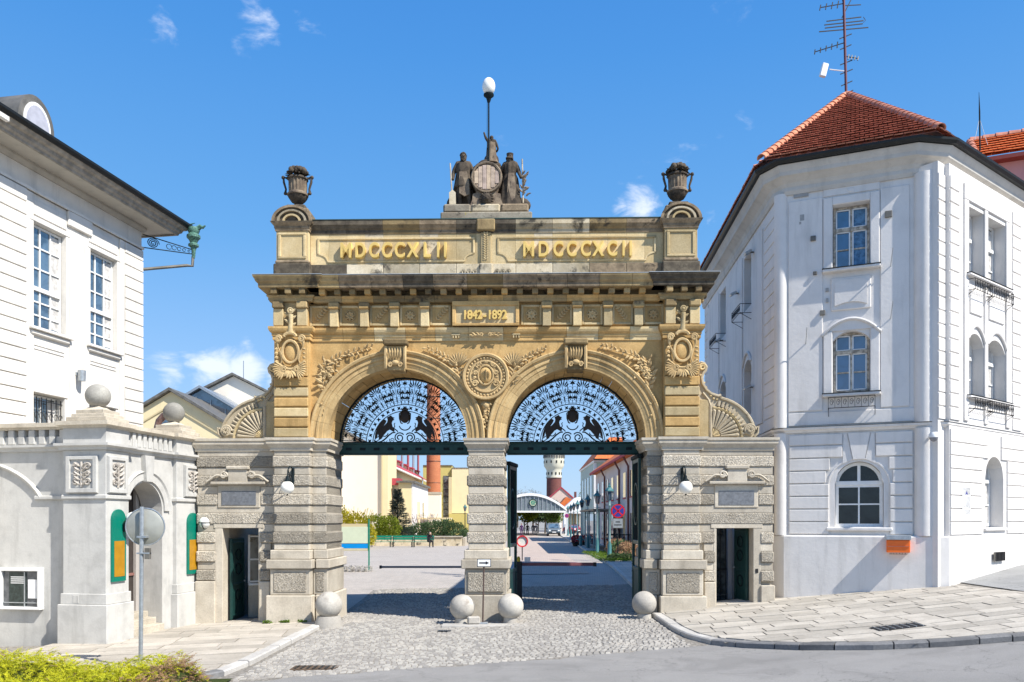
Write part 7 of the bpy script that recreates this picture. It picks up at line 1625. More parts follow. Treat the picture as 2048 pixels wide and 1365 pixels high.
bx(o, 'door', 'cream', xb + .12, xb + .2, 86, 88, .6, 4.8); bx(o, 'window', 'glassg', xb + .12, xb + .16, 91, 92.2, 2.7, 4.8); bx(o, 'canopy', 'tan', xb, xb + 3.0, 88, 98, 2.9, 3.1)
# chimney
d = 112; x = xof(867, d); o = thing('brick_chimney', 'tall round orange brick factory chimney on a pale square base', 'chimney', (x, d - D, .6)); rr = 14 / F * d
q = MB(T(x, d - D, 0)); q.lathe([(rr * 1.02, hgt(985, d)), (rr * .93, hgt(770, d)), (rr * .84, 26), (rr * .95, 26.2), (rr * .95, 27)], (0, 0, 0), 28); q.build('shaft', M['brick'], o, smooth_a=40)
bx(o, 'base', 'creamw', x - rr * 1.05, x + rr * 1.05, d - rr, d + rr, .5, hgt(988, d)); bx(o, 'base_cornice', 'gran', x - rr * 1.12, x + rr * 1.12, d - rr * 1.1, d + rr, hgt(989, d), hgt(985, d)); bx(o, 'base_plinth', 'tan', x - rr * 1.2, x + rr * 1.2, d - rr * 1.2, d + rr, .5, 2.4)
for zz in (8, 11, 14, 17, 20, 23): ring(MB(), x, zz, rr * 1.0, rr * 1.0, 0, .04, 24, 4) if False else MB(T(x, d - D, zz)).tube([(rr * .99 * cos(a), rr * .99 * sin(a), 0) for a in [2 * pi * i / 24 for i in range(24)]], .05, 4, closed=True).build('iron_band', M['gutter'], o)
# ochre and cream block
d = 122; o = bld('ochre_block', 'ochre and cream flat-roofed block with a dark glass strip', 900, d); X = lambda p: xof(p, d)
bx(o, 'wing', 'yel', X(846), X(904), d, d + 14, 0, hgt(932, d)); bx(o, 'parapet', 'pewter', X(846), X(904.3), d - .15, d + 14, hgt(932, d), hgt(930.6, d)); bx(o, 'glass_strip', 'glassg', X(887), X(898), d - .1, d - .01, 2, hgt(952, d))
for k in range(7): bx(o, 'glazing_bar', 'black', X(887), X(898), d - .16, d - .11, 2.4 + k, 2.5 + k)
bx(o, 'pier', 'tan', X(898), X(904), d - .6, d + 2, 0, hgt(955, d)); bx(o, 'cream_wing', 'cream', X(904.2), X(1012), d - .4, d + 14, hgt(1027, d), hgt(937, d)); bx(o, 'cream_parapet', 'pewter', X(904.2), X(1012.2), d - .5, d + 14, hgt(937, d), hgt(936, d)); bx(o, 'ochre_base', 'yel', X(899), X(1012), d - 1.2, d + 1, 0, hgt(1028, d))
# planting: helpers
def leafmass(nm, blobs, n, size, mt, par, seed=1, up=.0, long=1.6, shell=.55, kind=None):
    """leaf-sized faces through ellipsoids [(c, (rx, ry, rz))]"""
    r = random.Random(seed); vs, fs = [], []; wts = [b[1][0] * b[1][1] * b[1][2] for b in blobs]
    for _ in range(n):
        c, rd = r.choices(blobs, wts)[0]; th, ph = r.uniform(0, 2 * pi), math.acos(r.uniform(-1, 1)); k = shell + (1 - shell) * r.random() ** .5; k *= r.uniform(.85, 1.12)
        dv = Vector((sin(ph) * cos(th), sin(ph) * sin(th), cos(ph))); p = Vector((c[0] + rd[0] * dv.x * k, c[1] + rd[1] * dv.y * k, c[2] + rd[2] * dv.z * k))
        d_ = (dv + Vector((r.uniform(-.8, .8), r.uniform(-.8, .8), r.uniform(-.5, .8) + up))).normalized(); s_ = d_.cross(Vector((r.uniform(-1, 1), r.uniform(-1, 1), r.uniform(-1, 1)))).normalized(); L = size * r.uniform(.6, 1.4); w2 = L / long / 2; i = len(vs)
        vs += [p, p + d_ * L * .5 + s_ * w2, p + d_ * L, p + d_ * L * .5 - s_ * w2]; fs.append((i, i + 1, i + 2, i + 3))
    q = MB(); q.v = vs; q.f = fs; return q.build(nm, M[mt], par, recalc=False, kind=kind)
def plant(name, label, cat, px, d, group=None): return thing(name, label, cat, ground_of(px, d), 0, group)
o = plant('forsythia_bush', 'yellow flowering bush left of the shrubs against the pale wall', 'bush', 710, 62); x = xof(700, 62); y = 62 - D
leafmass('foliage', [((x - 1.0, y, 2.2), (1.3, 1.2, 1.7)), ((x + .5, y, 2.0), (1.0, 1, 1.4)), ((x + 1.2, y, 1.7), (.8, .8, .9))], 6200, .16, 'fors', o, 3, .5)
r = random.Random(5); q = MB()
for i in range(60): a = r.uniform(-2, 1.6); q.tube([(x + a * .6, y, 1.2), (x + a, y + r.uniform(-.5, .5), 2.6), (x + a * 1.25, y, r.uniform(3.2, 4.2) - abs(a) * .35)], .016, 3)
q.build('stems', M['fors'], o)
o = plant('yellow_green_shrub', 'bright yellow-green shrub between the forsythia and the spruce', 'bush', 762, 70); x = xof(762, 70); y = 70 - D; leafmass('foliage', [((x - .5, y, 2.0), (1.2, 1, 1.3)), ((x + .6, y, 1.9), (1.1, 1, 1.3)), ((x, y, 1.3), (1.5, 1, .8))], 7000, .15, 'shr', o, 7)
o = plant('spruce_tree', 'blue-grey young spruce in the planted bed', 'tree', 795, 71.5); x = xof(795, 71.5); y = 71.5 - D; MB().tube([(x, y, .6), (x, y, 5.5)], [.12, .02], 6).build('trunk', M['bark'], o)
r = random.Random(9); vs, fs = [], []
for L in range(30):
    z = 1.25 + L * .145; rad = 1.55 * (1 - (z - 1.0) / 4.9) + .05
    for b in range(11):
        a = r.uniform(0, 2 * pi); R_ = rad * r.uniform(.75, 1.15)
        for k in range(26):
            t = r.random() ** .7; p = Vector((x + cos(a) * R_ * t, y + sin(a) * R_ * t, z - .18 * t * R_ + .14 * t * t + r.uniform(-.05, .05))); dd = Vector((cos(a) + r.uniform(-.8, .8), sin(a) + r.uniform(-.8, .8), r.uniform(-.1, .4))).normalized(); s_ = dd.cross(Vector((0, .4, 1))).normalized() * .034; i = len(vs); vs += [p - s_, p + s_, p + dd * .26]; fs.append((i, i + 1, i + 2))
q = MB(); q.v = vs; q.f = fs; q.build('needles', M['spr'], o, recalc=False)
o = plant('juniper_bed', 'wide dark green juniper filling the raised bed', 'bush', 865, 76); bl = [((xof(p_, 76), 76 - D + r.uniform(-1.5, 1.5), z_), (1.2, 1.4, h_)) for p_, z_, h_ in ((800, 1.5, .5), (822, 1.5, .6), (845, 1.7, .8), (868, 1.9, .85), (890, 2.0, .85), (908, 1.7, .8), (922, 1.3, .6), (936, 1.1, .4))]
leafmass('foliage', bl, 9000, .2, 'dkg', o, 11, .2, 2.5)
o = plant('blossom_shrub', 'bare twiggy shrub with pale pink blossom behind the juniper', 'bush', 846, 79); x = xof(846, 79); y = 79 - D; leafmass('blossom', [((x, y, 2.6), (1.6, .8, .9))], 500, .12, 'flower', o, 13); q = MB()
for i in range(40): a = r.uniform(-1.6, 1.6); q.tube([(x + a * .4, y, 1), (x + a, y, r.uniform(2.2, 3.6))], .02, 3)
q.build('twigs', plain('rosy_twigs', (.3, .14, .13), .8), o)
o = thing('bed_wall', 'low pinkish stone wall retaining the planted bed', 'wall', (xof(830, 69), 69 - D, .6)); bx(o, 'wall', M['sandx'], xof(740, 69), xof(924, 69), 69, 69.4, .4, 1.35); bx(o, 'coping', 'gran', xof(740, 69), xof(925, 69), 68.9, 69.5, 1.355, 1.45, .01); bx(o, 'soil', plain('bed_soil', (.1, .08, .06), .95), xof(740, 69), xof(925, 69), 69.4, 80, .9, 1.2); bx(o, 'side_wall', 'gran', xof(925, 69) - .02, xof(925, 69) + .2, 69.5, 80, .4, 1.3)
# benches and the seated person
bn = plant('park_bench', 'dark green slatted bench, leftmost of the three', 'bench', 762, 66, 'green benches before the planted bed'); x = xof(762, 66); y = 66 - D; z = .6
for k in range(3): MB().box(x - .85, x + .85, y - .25 + k * .15, y - .13 + k * .15, z + .43, z + .46).build('seat_slat', M['wood'], bn)
for k in range(2): MB().box(x - .85, x + .85, y + .24 + k * .02, y + .27 + k * .02, z + .60 + k * .2, z + .75 + k * .2).build('back_slat', M['wood'], bn)
for e in (-.78, .78): q = MB(); q.tube([(x + e, y + .3, z + .92), (x + e, y + .2, z + .44), (x + e, y + .25, z)], .03, 5); q.tube([(x + e, y + .22, z + .43), (x + e, y - .25, z + .42), (x + e, y - .27, z)], .03, 5); q.build('leg', M['iron'], bn)
b2 = copy_tree(bn, (xof(805, 66), y, gz(x, y)), 0, 'dark green slatted bench, middle of the three'); b3 = copy_tree(bn, (xof(847, 66), y, gz(x, y)), 0, 'dark green slatted bench with a seated person, rightmost')
ps = thing('person', 'person in dark clothes sitting bent forward on the right bench', 'person', (xof(858, 66), y, .6)); P, r_ = body(1.72, dict(pelvis=(0, .02, .30), spine=(0, .0, .40), chest=(0, -.06, .52), neck=(0, -.10, .60), head=(0, -.14, .645), crown=(0, -.16, .70), sl=(-.10, -.06, .57), el=(-.13, -.10, .43), wl=(-.06, -.2, .42), hl=(-.04, -.2, .47), sr=(.10, -.06, .57), er=(.13, -.12, .42), wr=(.05, -.2, .40), hr=(.02, -.22, .43), pl=(-.055, -.02, .29), kl=(-.07, -.28, .29), al=(-.07, -.24, .04), tl=(-.07, -.31, .015), pr=(.055, -.02, .29), kr=(.07, -.28, .29), ar=(.09, -.26, .04), tr=(.09, -.33, .015)))
M['cloth'] = plain('black_clothes', (.02, .02, .024), .9); M['skin'] = plain('skin', (.5, .3, .22), .6)
Mx = T(xof(858, 66), y, .6) @ R(.5); skin('body', place(P, Mx), HE, r_, M['cloth'], ps, 1); MB(Mx).ball((0, -.25, 1.12), .1, 10, 8, (.9, 1, 1.15)).build('head', M['skin'], ps, smooth_a=180); MB(Mx).ball((0, -.22, 1.16), .105, 10, 8, (.95, 1, 1)).build('hair', plain('grey_hair', (.2, .19, .18), .8), ps, smooth_a=180)
# billboard, bed of white flowers
o = thing('billboard', 'pale billboard with a blue stripe on a green post', 'billboard', ground_of(710, 37.5)); X = lambda p: xof(p, 37.5)
for nm, mt, a, b in (('board', 'tan', 1048, 1102), ('pale_field', plain('pale_green_field', (.62, .68, .50), .4, var=.04), 1054, 1087), ('blue_stripe', plain('sky_blue_stripe', (.0, .26, .68), .4, var=.04), 1088, 1097), ('lower_strip', plain('cream_strip', (.6, .55, .36), .4, var=.05), 1097.3, 1101.6)):
    e = 0 if nm == 'board' else .02; bx(o, nm, mt, X(670 + (0 if nm == 'board' else .6)), X(736.5 - (0 if nm == 'board' else .6)), 37.5 - e, 37.53 if nm == 'board' else 37.499, hgt(b, 37.5), hgt(a, 37.5))
bx(o, 'post', 'wood', X(736.8), X(739.2), 37.46, 37.54, gz(X(738), 37.5 - D), hgt(1039, 37.5)); bx(o, 'post', 'wood', X(667), X(669.5), 37.46, 37.54, gz(X(668), 37.5 - D), hgt(1039, 37.5))
o = plant('white_flower_bed', 'low bed of white and grey flowers under the billboard', 'flower bed', 712, 37); x = xof(712, 37); leafmass('flowers', [((x + k * .28, 37 - D, .58), (.2, .25, .14)) for k in range(-6, 3)], 2600, .06, 'flower', o, 17, kind='stuff')
# street lamps
def street_lamp(px, d, label, mt='teal', mt2='ltteal', grp='teal street lamps along the yard pavement'):
    p = ground_of(px, d); o = thing('street_lamp', label, 'street lamp', p, 0, grp); B = lambda: MB(T(*p))
    B().lathe([(.17, 0), (.17, .12), (.12, .2), (.11, .9), (.075, 1.0), (.06, 1.1)], (0, 0, 0), 12).build('base', M[mt], o, smooth_a=40); B().lathe([(.06, 1.1), (.05, 3.0), (.075, 3.03), (.05, 3.08), (.04, 3.3)], (0, 0, 0), 10).build('post', M[mt2], o, smooth_a=40)
    q = B(); q.tube([(-.22, 0, 3.05), (.22, 0, 3.05)], .02, 4)
    for a in range(6): an = a * pi / 3; q.tube([(.09 * cos(an), .09 * sin(an), 3.3), (.2 * cos(an), .2 * sin(an), 3.78)], .014, 3)
    q.build('lantern_frame', M['iron'], o); B().lathe([(.085, 3.32), (.185, 3.78)], (0, 0, 0), 6).build('lantern_glass', M['glass'], o)
    B().lathe([(.25, 3.78), (.23, 3.84), (.12, 3.98), (.08, 4.0), (.09, 4.08), (.03, 4.12), (.03, 4.22), (.0, 4.24)], (0, 0, 0), 6).build('lantern_roof', M[mt], o, smooth_a=40)
    return o
l1 = street_lamp(1219, 42.8, 'teal street lamp nearest the gate, rising from the grass patch')
for px, d, lb_ in ((1194.5, 51.6, 'second teal street lamp from the gate, at the end of the grass'), (1175.5, 61, 'third teal street lamp from the gate, beside the hydrant'), (1163.7, 70, 'fourth teal street lamp from the gate'), (1155, 79, 'fifth teal street lamp from the gate'), (1147.5, 89, 'sixth teal street lamp from the gate'), (1141.5, 99, 'seventh teal street lamp from the gate'), (1136, 108, 'farthest teal street lamp, by the white canopy column')):
    copy_tree(l1, ground_of(px, d), 0, lb_)
street_lamp(930, 98, 'single street lamp at the end of the juniper bed, left yard', 'teal', 'iron', None)
# no-parking signs
def noparking(px, py, d, r, label, plate=True):
    p = ground_of(px, d); z = hgt(py, d); o = thing('no_parking_sign', label, 'road sign', p, 0, 'round blue and red no parking signs'); B = lambda: MB(T(p.x, p.y - .03, z) @ R(pi / 2, 'X')); f = lambda r1, h0, h1: [(r1, h0), (r1, h1)]
    MB().tube([(p.x, p.y + .05, p.z), (p.x, p.y + .05, z + r)], .035, 6).build('post', M['galv'] if not plate else M['iron'], o); B().lathe(f(r, -.02, .0), (0, 0, 0), 28).build('red_rim', M['red'], o); B().lathe(f(r * .82, 0, .004), (0, 0, 0), 28).build('blue_field', M['blue'], o)
    for a in (45, -45): MB(T(p.x, p.y - .037, z) @ R(radians(a), 'Y')).box(-r * .85, r * .85, -.003, .0, -.07 * r * 1.4, .07 * r * 1.4).build('red_bar', M['red'], o)
    if plate:
        bx(o, 'plate', M['pewter'], xof(1225, d), xof(1246, d), d - .04, d - .01, hgt(1057, d), hgt(1037, d)); bx(o, 'plate_face', plain('dull_plate_face', (.30, .33, .35), .5), xof(1226, d), xof(1245, d), d - .045, d - .041, hgt(1056, d), hgt(1038, d))
        for k, (a, b) in enumerate(((1231, 1240), (1228, 1243))): bx(o, 'text_line', M['black'], xof(a, d), xof(b, d), d - .05, d - .046, hgt(1045.2 + k * 6, d), hgt(1043.4 + k * 6, d))
noparking(1236, 1022.5, 43.5, .38, 'round no parking sign with a text plate in the yard beside the nearest lamp'); noparking(1133.5, 1032, 104, .27, 'small far no parking sign at the white canopy column', False)
# barriers and round sign in the lanes
o = thing('barrier_arm', 'long grey barrier arm across the left lane behind the gate', 'barrier', (-1.1, 4.3, 0)); MB().box(-4.45, -.6, 4.25, 4.33, 1.22, 1.29, c=.01).build('arm', plain('grey_violet_arm', (.2, .19, .22), .5), o); MB().box(-4.5, -4.43, 4.22, 4.36, 1.2, 1.31, c=.01).build('end_cap', M['black'], o); MB().box(-.9, -.6, 4.1, 4.5, 0, 1.15, c=.02).build('cabinet', M['black'], o)
o = thing('boom_barrier', 'red-brown boom barrier with black cabinet across the right lane', 'barrier', (.25, 4.2, 0)); MB().box(.3, 2.85, 4.16, 4.26, 1.30, 1.41, c=.01).build('arm', plain('dull_red_arm', (.20, .07, .08), .5), o); MB().box(2.75, 2.86, 4.15, 4.27, 1.28, 1.42, c=.01).build('end_cap', M['black'], o); MB().box(.08, .34, 4.0, 4.4, gz(.2, 4.2), 1.45, c=.02).build('cabinet', M['black'], o); MB(T(.22, 4.1, 1.45)).lathe([(.06, 0), (.065, .1), (.04, .16), (.0, .18)], (0, 0, 0), 10).build('warning_lamp', plain('amber_lamp', (.6, .4, .02), .3), o, smooth_a=50)
MB().box(.42, .62, 4.1, 4.14, 1.45, 1.6, c=.004).build('white_plate', M['white'], o)
z = hgt(1083, 44); x = xof(1044.5, 44); o = thing('round_sign', 'round white sign with a red rim standing beyond the boom barrier', 'road sign', (x, 44 - D, .6))
q = MB(T(x, 44 - D, z) @ R(pi / 2, 'X')); q.lathe([(.31, -.01), (.31, .01)], (0, 0, 0), 30); q.build('disc', plain('pale_sign_face', (.74, .74, .66), .4), o); q = MB(T(x, 43.97 - D, z) @ R(pi / 2, 'X')); q.tube([(.29 * cos(a), .29 * sin(a), .01) for a in [2 * pi * i / 30 for i in range(30)]], .045, 4, closed=True); q.build('red_rim', M['red'], o); MB().tube([(x, 44.06 - D, .5), (x, 44.06 - D, z)], .03, 5).build('stem', M['iron'], o)
# ---------------- right side of the yard
def kx(y): return lerp(4.5, 6.3, (y - 6) / 66)
q = MB(); ys = rng(2.2, 95, 1.5)
for a, b in zip(ys, ys[1:]):
    for x0, x1, z0, z1, in ((kx(a), kx(a) + .16, 0, .12),): q.add([(kx(a), a, gz(kx(a), a) - .1), (kx(a) + .16, a, gz(kx(a), a) - .1), (kx(b) + .16, b, gz(kx(b), b) - .1), (kx(b), b, gz(kx(b), b) - .1), (kx(a), a, gz(kx(a), a) + .12), (kx(a) + .16, a, gz(kx(a), a) + .12), (kx(b) + .16, b, gz(kx(b), b) + .12), (kx(b), b, gz(kx(b), b) + .12)], [(4, 5, 6, 7), (0, 4, 7, 3), (1, 2, 6, 5), (0, 1, 5, 4)])
q.build('yard_kerb', M['kerbw'], kind='structure')
grid_sheet('yard_pavement', [0, 2, 4, 6], rng(2.2, 95, 1.5), lambda x, y: gz(x, y), M['slabfar']).data.transform(Matrix.Identity(4))
me = bpy.data.objects['yard_pavement'].data
for v in me.vertices: y = v.co.y; v.co.x = kx(y) + .16 + v.co.x; v.co.z = gz(v.co.x, y) + .115
o = plant('grass_patch', 'small patch of grass with dark plants round the nearest lamp', 'grass', 1205, 46); o['kind'] = 'stuff'
gp_pts = [(xof(p_, d_), d_ - D) for p_, d_ in ((1172, 52), (1190, 52), (1236, 43), (1200, 42))]
bl = [((lerp(5.0, 6.0, u), lerp(18.5, 29, v) , .74), (.5, .8, .06)) for u in (0, .5, 1) for v in (0, .2, .4, .6, .8, 1)]; leafmass('grass', bl, 5000, .1, 'grass', o, 21, 1.0, 4, .1); leafmass('dark_plants', [((5.3 + .3 * k, 19.6, .85), (.2, .25, .16)) for k in range(4)], 900, .12, 'dkg', o, 22)
o = plant('fire_hydrant', 'short teal fire hydrant between the third and fourth lamps', 'hydrant', 1161.5, 66); p = ground_of(1161.5, 66); q = MB(T(*p)); q.lathe([(.22, 0), (.22, .08), (.14, .1), (.13, .7), (.17, .74), (.15, .85), (.06, .98), (.0, 1.0)], (0, 0, 0), 12); q.build('body', M['teal'], o, smooth_a=40); q = MB(T(*p)); q.tube([(-.24, 0, .62), (.24, 0, .62)], .07, 8); q.build('outlet', M['teal'], o)
for k, (px, d, lb_) in enumerate(((1152, 68, 'dark red planted tub left of the hydrant'), (1171, 68, 'dark red planted tub right of the hydrant'))):
    o = plant('plant_tub', lb_, 'planter', px, d, 'red planted tubs beside the hydrant'); p = ground_of(px, d); MB(T(*p)).lathe([(.25, 0), (.35, .4), (.3, .4)], (0, 0, 0), 12).build('tub', M['gutter'], o); leafmass('plants', [((p.x, p.y, p.z + .6), (.4, .4, .3))], 500, .14, 'redfl', o, 30 + k)
# long white building
o = bld('long_white_building', 'long pale two-storey building with a red eave along the right of the yard', 1250, 52); xw = 7.75
bx(o, 'wall', plaster('greyish_wall', (.62, .58, .56), .15), xw, xw + 9, 50, 74, .4, 7.0); q = MB(); q.extr([(xw - .5, 7.02), (xw - .5, 7.2), (xw + 4.5, 10.9), (xw + 9.6, 7.2), (xw + 9.6, 7.02)], 49.6 - D, 74.4 - D, 'xz'); q.build('roof', M['tileo'], o); bx(o, 'eave', 'tiler', xw - .55, xw - .45, 49.6, 74.4, 6.98, 7.16)
for i in range(7):
    d = 51 + i * 3.3
    for z0, z1 in ((4.4, 6.1), (1.3, 3.3)): w_ = MB().box(xw - .03, xw, d - D, d + 1.3 - D, z0, z1).build('window', M['glassg'], o); MB().box(xw - .05, xw - .031, d - D - .12, d - D - .001, z0 - .1, z1 + .1).build('frame', M['whr'], w_); MB().box(xw - .06, xw + .01, d - D - .1, d + 1.4 - D, z0 - .1, z0 - .01).build('sill', M['tiler'], w_)
for d in (52.5, 57, 66): MB().tube([(xw - .45, d - D, 7.0), (xw - .1, d - D + .2, 6.4), (xw - .1, d - D + .2, .6)], .07, 6).build('downpipe', plain('dark_red_pipe', (.12, .03, .03), .5), o, smooth_a=60)
o = bld('mint_building', 'pale green classical building with an orange roof beyond the white one', 1205, 80); X = lambda p: xof(p, 80)
bx(o, 'front', plaster('mint_wall', (.48, .58, .50), .1), X(1189), X(1250), 80, 81, .4, hgt(925, 80)); bx(o, 'side', plaster('mint_side', (.44, .56, .52), .1), X(1189), X(1250), 81, 96, .4, hgt(925, 80)); bx(o, 'cornice', 'wframe', X(1187), X(1250), 79.6, 96.4, hgt(925, 80), hgt(921, 80)); bx(o, 'corner_pilaster', 'wframe', X(1189) - .05, X(1193), 79.9, 80.4, .4, hgt(926, 80))
z = hgt(921, 80); q = MB(); xa, xb = X(1186), X(1252); q.add([(xa, 79.4 - D, z), (xb, 79.4 - D, z), (xb, 97 - D, z), (xa, 97 - D, z), (xa + 2, 83 - D, z + 2.6), (xb, 83 - D, z + 2.6), (xb, 93 - D, z + 2.6), (xa + 2, 93 - D, z + 2.6)], [(0, 1, 5, 4), (0, 4, 7, 3), (3, 7, 6, 2), (4, 5, 6, 7), (1, 2, 6, 5)]); q.build('roof', M['tileo'], o); bx(o, 'gutter', 'gutter', X(1185.5), X(1250), 79.3, 79.45, z - .02, z + .12)
for k in range(4): bx(o, 'side_window', 'glassg', X(1189) - .04, X(1189), 82.5 + 3.2 * k, 84 + 3.2 * k, 5, 7.4)
for k in range(3): bx(o, 'front_moulding', 'wframe', X(1195), X(1240), 79.92, 80, 3 + k * 1.7, 3.08 + k * 1.7)
o = bld('low_service_block', 'low grey block with a flat roof beyond the canopy', 1150, 135); bx(o, 'wall', 'tan', xof(1139, 135), xof(1190, 135), 135, 140, .4, 3.9); bx(o, 'roof', 'wframe', xof(1138, 134), xof(1190, 134), 134, 141, 3.9, 4.2)
for k in range(6): bx(o, 'column', 'wframe', xof(1141 + 6 * k, 134.5), xof(1142.2 + 6 * k, 134.5), 134.2, 134.8, .5, 3.9)
# glass shelter and railings on the pavement
o = bld('glass_shelter', 'glass and steel shelter with a flat roof beside the second lamp', 1200, 60); o['category'] = 'shelter'; x0, x1 = 6.0, 7.6
bx(o, 'roof', 'pewter', x0 - .4, x1, 55, 66, 3.5, 3.62)
for d in (55.5, 59, 62.5, 65.8): bx(o, 'post', 'ltteal', x0, x0 + .1, d, d + .1, .6, 3.5); 
for d in (55.6, 59.1, 62.6): bx(o, 'glass_pane', 'glass', x0 + .04, x0 + .06, d + .1, d + 3.3, 1.0, 3.3)
for k in range(14): bx(o, 'railing_bar', 'iron', 6.2 + k * .11, 6.23 + k * .11, 52, 52.05, .7, 1.9)
bx(o, 'railing_rail', 'iron', 6.15, 7.7, 51.98, 52.03, 1.85, 1.92)
for k, (px, d, lb_) in enumerate(((1243, 47, 'low dark shrub by the pale wall, nearest the sign'), (1232, 50, 'low shrub by the pale wall behind the sign'), (1256, 44, 'low bronze shrub against the pale wall at the gate side'))):
    o = plant('low_shrub', lb_, 'bush', px, d, 'low shrubs along the pale wall'); p = ground_of(px, d); leafmass('foliage', [((p.x, p.y, p.z + .5), (.6, .9, .5))], 900, .15, ['dkg', 'junib', 'junib'][k], o, 40 + k)
# canopy with round emblem
d = 112; cx = xof(1060, d); hw = 5.3; zb, za = hgt(1022, d), hgt(989, d); o = thing('arched_canopy', 'white arched canopy with a green round emblem over the yard road', 'canopy', (cx, d - D, .6))
arcf = lambda r, z0, n=20: [(cx - r * cos(pi * (.5 + (i / n - .5) * 1.0)), z0 + (za - zb) * sin(pi * i / n) ** 1.0 * (r / hw)) for i in range(n + 1)]
n = 20; q = MB(); vs = []
for i in range(n + 1): t = i / n; x = cx - hw + 2 * hw * t; zz = zb + (za - zb) * (1 - (2 * t - 1) ** 2) + .15; vs += [(x, d - D - .2, zz), (x, d - D + 16, zz), (x, d - D + 16, zz - .35), (x, d - D - .2, zz - .35)]
q.add(vs, [(i * 4 + j, i * 4 + (j + 1) % 4, i * 4 + 4 + (j + 1) % 4, i * 4 + 4 + j) for i in range(n) for j in range(4)]); q.build('vault', M['white'], o)
for k in range(9): yy = d - D + 1 + k * 1.8; q = MB(); q.tube([(cx - hw + 2 * hw * i / n, yy, zb + (za - zb) * (1 - (2 * i / n - 1) ** 2) + .19) for i in range(n + 1)], .06, 4); q.build('roof_rib', M['galv'], o)
q = MB(); q.extr([(cx - hw, zb)] + [(cx - hw + 2 * hw * i / n, zb + (za - zb) * (1 - (2 * i / n - 1) ** 2) - .19) for i in range(1, n)] + [(cx + hw, zb)], d - D, d - D + .1, 'xz'); q.build('glazed_front', plain('grey_glazing', (.20, .24, .26), .2, .2), o)
for i in range(17): t = (i + 1) / 18; x = cx - hw + 2 * hw * t; MB().box(x - .06, x + .06, d - D - .08, d - D - .001, zb, zb + (za - zb) * (1 - (2 * t - 1) ** 2) - .2).build('glazing_bar', M['galv'], o)
bx(o, 'tie_beam', 'wframe', cx - hw, cx + hw, d - .15, d + .3, zb - .25, zb)
for e in (-1, 1):
    for dd in (0, 15): bx(o, 'column', 'white', cx + e * (hw - .15) - .2, cx + e * (hw - .15) + .2, d + dd - .1, d + dd + .3, .5, zb - .25)
ex, ez = xof(1066, d), hgt(1006, d); q = MB(T(ex, d - D - .12, ez) @ R(pi / 2, 'X')); q.lathe([(.52, -.02), (.52, .02)], (0, 0, 0), 24); q.build('emblem_disc', plain('emblem_cream', (.6, .62, .45), .4), o); q = MB(T(ex, d - D - .15, ez) @ R(pi / 2, 'X')); q.tube([(.5 * cos(a), .5 * sin(a), .0) for a in [2 * pi * i / 24 for i in range(24)]], .07, 5, closed=True); q.build('emblem_ring', M['irong'], o)
q = MB(T(ex, d - D - .16, ez) @ R(pi / 2, 'X'))
for a in range(8): an = a * pi / 4; q.leaf((.06 * cos(an), .06 * sin(an), 0), (cos(an), sin(an), 0), (0, 0, 1), .34, .14, .01)
q.build('emblem_mark', M['wood'], o)
# water tower
d = 210; x = xof(1108, d); u_ = d / F; o = thing('water_tower', 'round white and dark red brick water tower far behind the yard', 'tower', (x, d - D, .6)); A = MB(T(x, d - D, 0)); A.lathe([(15.5 * u_, 0), (14.8 * u_, hgt(957, d))], (0, 0, 0), 28); A.build('brick_shaft', M['brickd'], o, smooth_a=40)
M['towerw'] = plaster('tower_render', (.70, .66, .52), .15)
for nm, mt, prof in (('ledge', 'gran', [(16 * u_, hgt(957, d)), (16 * u_, hgt(955, d))]), ('upper_shaft', 'towerw', [(15 * u_, hgt(955, d)), (15 * u_, hgt(941, d)), (17 * u_, hgt(937.5, d)), (20 * u_, hgt(933, d)), (20.5 * u_, hgt(912, d)), (20.5 * u_, hgt(911, d))]), ('roof', 'pewter', [(21.5 * u_, hgt(911, d)), (21.5 * u_, hgt(909, d)), (14 * u_, hgt(898, d)), (.2, hgt(893, d))])): A = MB(T(x, d - D, 0)); A.lathe(prof, (0, 0, 0), 32); A.build(nm, M[mt], o, smooth_a=35)
for k in range(24): a = 2 * pi * k / 24; MB(T(x + 20.8 * u_ * cos(a), d - D + 20.8 * u_ * sin(a), 0) @ R(a)).box(-.12, .12, -.22, .22, hgt(917, d), hgt(911.5, d)).build('corbel', M['pewter'], o)
for zz, rr_, n in ((925, 20.45, 12), (948, 15.2, 12)):
    for k in range(n): a = 2 * pi * k / n + .2; MB(T(x + rr_ * u_ * cos(a), d - D + rr_ * u_ * sin(a), 0) @ R(a)).box(-.05, .08, -.16, .16, hgt(zz + 2.5, d), hgt(zz - 2.5, d)).build('slit_window', M['gutter'], o)
# pink gabled house and roofs below the tower
d = 160; x = xof(1122, d); o = bld('gabled_house', 'cream gabled house with crimson roof edges below the water tower', 1122, d); z = hgt(976, d); MB().extr([(x - 2.6, 0), (x + 2.8, 0), (x + 2.8, z - 2.6), (x, z), (x - 2.6, z - 2.2)], d - D, d - D + 12, 'xz').build('wall', plaster('pinkish_cream', (.65, .52, .44), .1), o)
for e in (-1, 1): MB().tube([(x, d - D - .1, z + .1), (x + e * 3.2, d - D - .1, z + .1 - 2.8)], .17, 4).build('roof_edge', M['tiler'], o)
q = MB(); q.add([(x, d - D, z + .15), (x - 3.1, d - D, z - 2.6), (x - 3.1, d - D + 12, z - 2.6), (x, d - D + 12, z + .15), (x + 3.1, d - D, z - 2.6), (x + 3.1, d - D + 12, z - 2.6)], [(0, 1, 2, 3), (0, 3, 5, 4)]); q.build('roof', M['tiler'], o, recalc=False)
